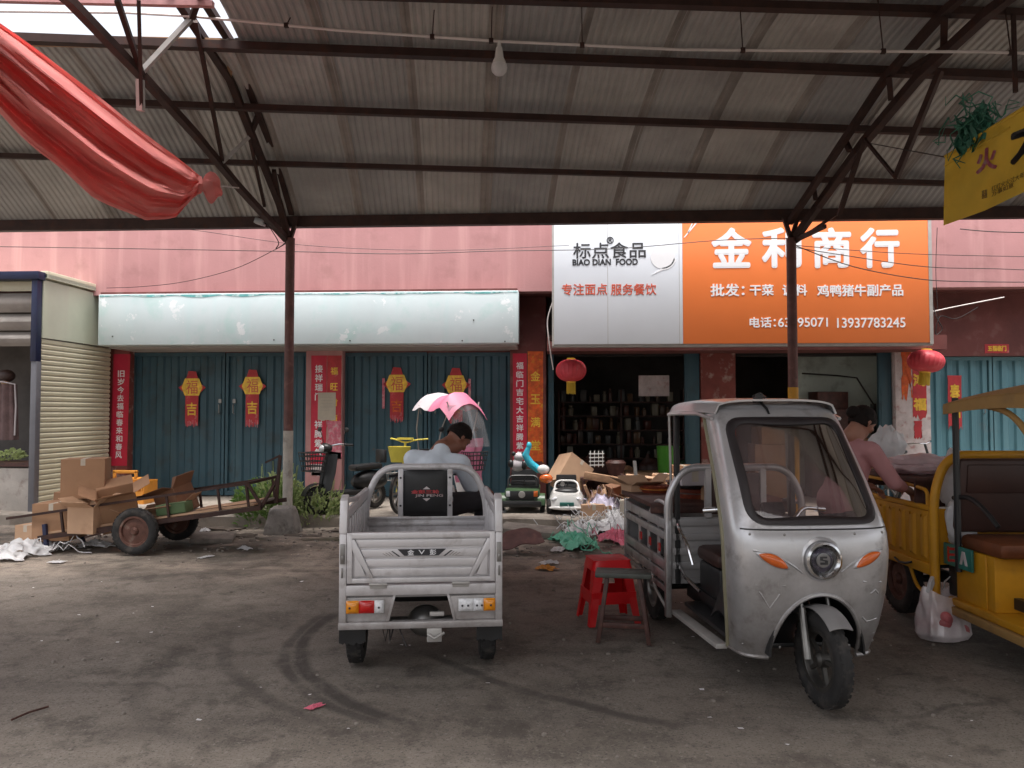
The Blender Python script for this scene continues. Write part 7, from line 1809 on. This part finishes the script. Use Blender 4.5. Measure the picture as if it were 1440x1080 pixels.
rb('plastic_scrap', 'white scrap near the handcart far wheel', 'scrap', 288, 747, (.16, .14, .06), 'plasticbag', 16, None, 0, gl)
rb('plastic_scrap', 'flat pale scrap below the handcart on the dirt', 'scrap', 80, 790, (.16, .1, .02), 'plasticbag', 17, None, 0, gl)
rb('plastic_scrap', 'flat white scrap on the track right of the handcart wheel', 'scrap', 290, 783, (.18, .07, .02), 'plasticbag', 18, None, 0, gl)
rb('candy_wrapper', 'single red and white wrapper on the ground in front of the silver tricycle', 'wrapper', 443, 993, (.1, .05, .02), 'pinkpl', 19, None, 0, None)
b = MB(); b.grid(lambda u, v: Vector(((u-.5)*.5, (v-.5)*.3, .02+.1*math.sin(u*PI)*v+.03*noise.noise(Vector((u*3, v*3, 9))))), 10, 8); o = b.build('sheet_metal_scrap', M['polered'], None, solid=.01); o.location = gnd(733, 775)+Vector((0, 0, .1)); o.rotation_euler = (.2, -.15, .2); tag(o, 'bent dark metal scrap on the slab right of the silver tricycle', 'scrap')
b = MB(); b.tube([gnd(16, 1015)+Vector((0, 0, .01)), gnd(40, 1005)+Vector((0, 0, .012)), gnd(68, 996)+Vector((0, 0, .01))], .006, 5); o = b.build('stick', M['darkwood'], None); tag(o, 'thin dark stick on the ground at the lower left', 'stick')
# countless grit, leaves and paper bits
rnd = random.Random(77)
def bits(name, n, region, sz, m, lift=.004, col=None):
    b = MB()
    for k in range(n):
        x_, y_ = rnd.uniform(region[0], region[1]), rnd.uniform(region[2], region[3]); s_ = sz*rnd.uniform(.35, 1.3); a = rnd.random()*6.28; z = gz(x_, y_)+lift
        P = [Vector((x_+s_*rnd.uniform(.6, 1)*math.cos(a+q_), y_+s_*rnd.uniform(.6, 1)*math.sin(a+q_)*.7, z+s_*rnd.uniform(.0, .35))) for q_ in (0, 1.5, 3.1, 4.6)]
        b.add(P, [(0, 1, 2, 3)])
    o = b.build(name, M[m], None, fix=False, smooth=0); tag(o, kind='stuff'); return o
tag(bits('paper_litter', 120, (-6, 3, 2.5, 10.4), .02, 'plasticbag'), 'tiny pale paper scraps scattered over the dirty ground', 'litter')
tag(bits('kerb_litter', 200, (-7, 2.6, 8.6, 10.5), .035, 'beigepaper'), 'pale torn scraps collected in the dirt strip before platform', 'litter')
b = MB()
for k in range(900):
    x_, y_ = rnd.uniform(-7, 4), rnd.choice((rnd.uniform(8.6, 10.5), rnd.uniform(2, 10.5))); s_ = rnd.uniform(.006, .026)*(1.3 if y_ > 8.6 else .7)
    b.ell((x_, y_, gz(x_, y_)+s_*.3), (s_, s_*.8, s_*.6), (0, 0, k), n=5, m=3)
tag(b.build('grit', M['stone'], None, fix=False, smooth=0), 'small stones and grit strewn over the ground', 'gravel', kind='stuff')
# dark muck along the kerb
b = MB()
for k in range(60):
    x_ = rnd.uniform(-6.5, 2.6); y_ = rnd.uniform(9.7, 10.6); b.ell((x_, y_, .0), (rnd.uniform(.08, .3), rnd.uniform(.06, .14), rnd.uniform(.01, .03)), (0, 0, rnd.uniform(-.3, .3)), n=9, m=5)
b.jitter(.03, 6); tag(b.build('kerb_dirt', mat('damp_dark_soil', (.10, .078, .062), .85, var=.45, scale=8, bump=.6), None, fix=False), 'heaps of damp dark soil along the broken kerb', 'soil', kind='stuff')
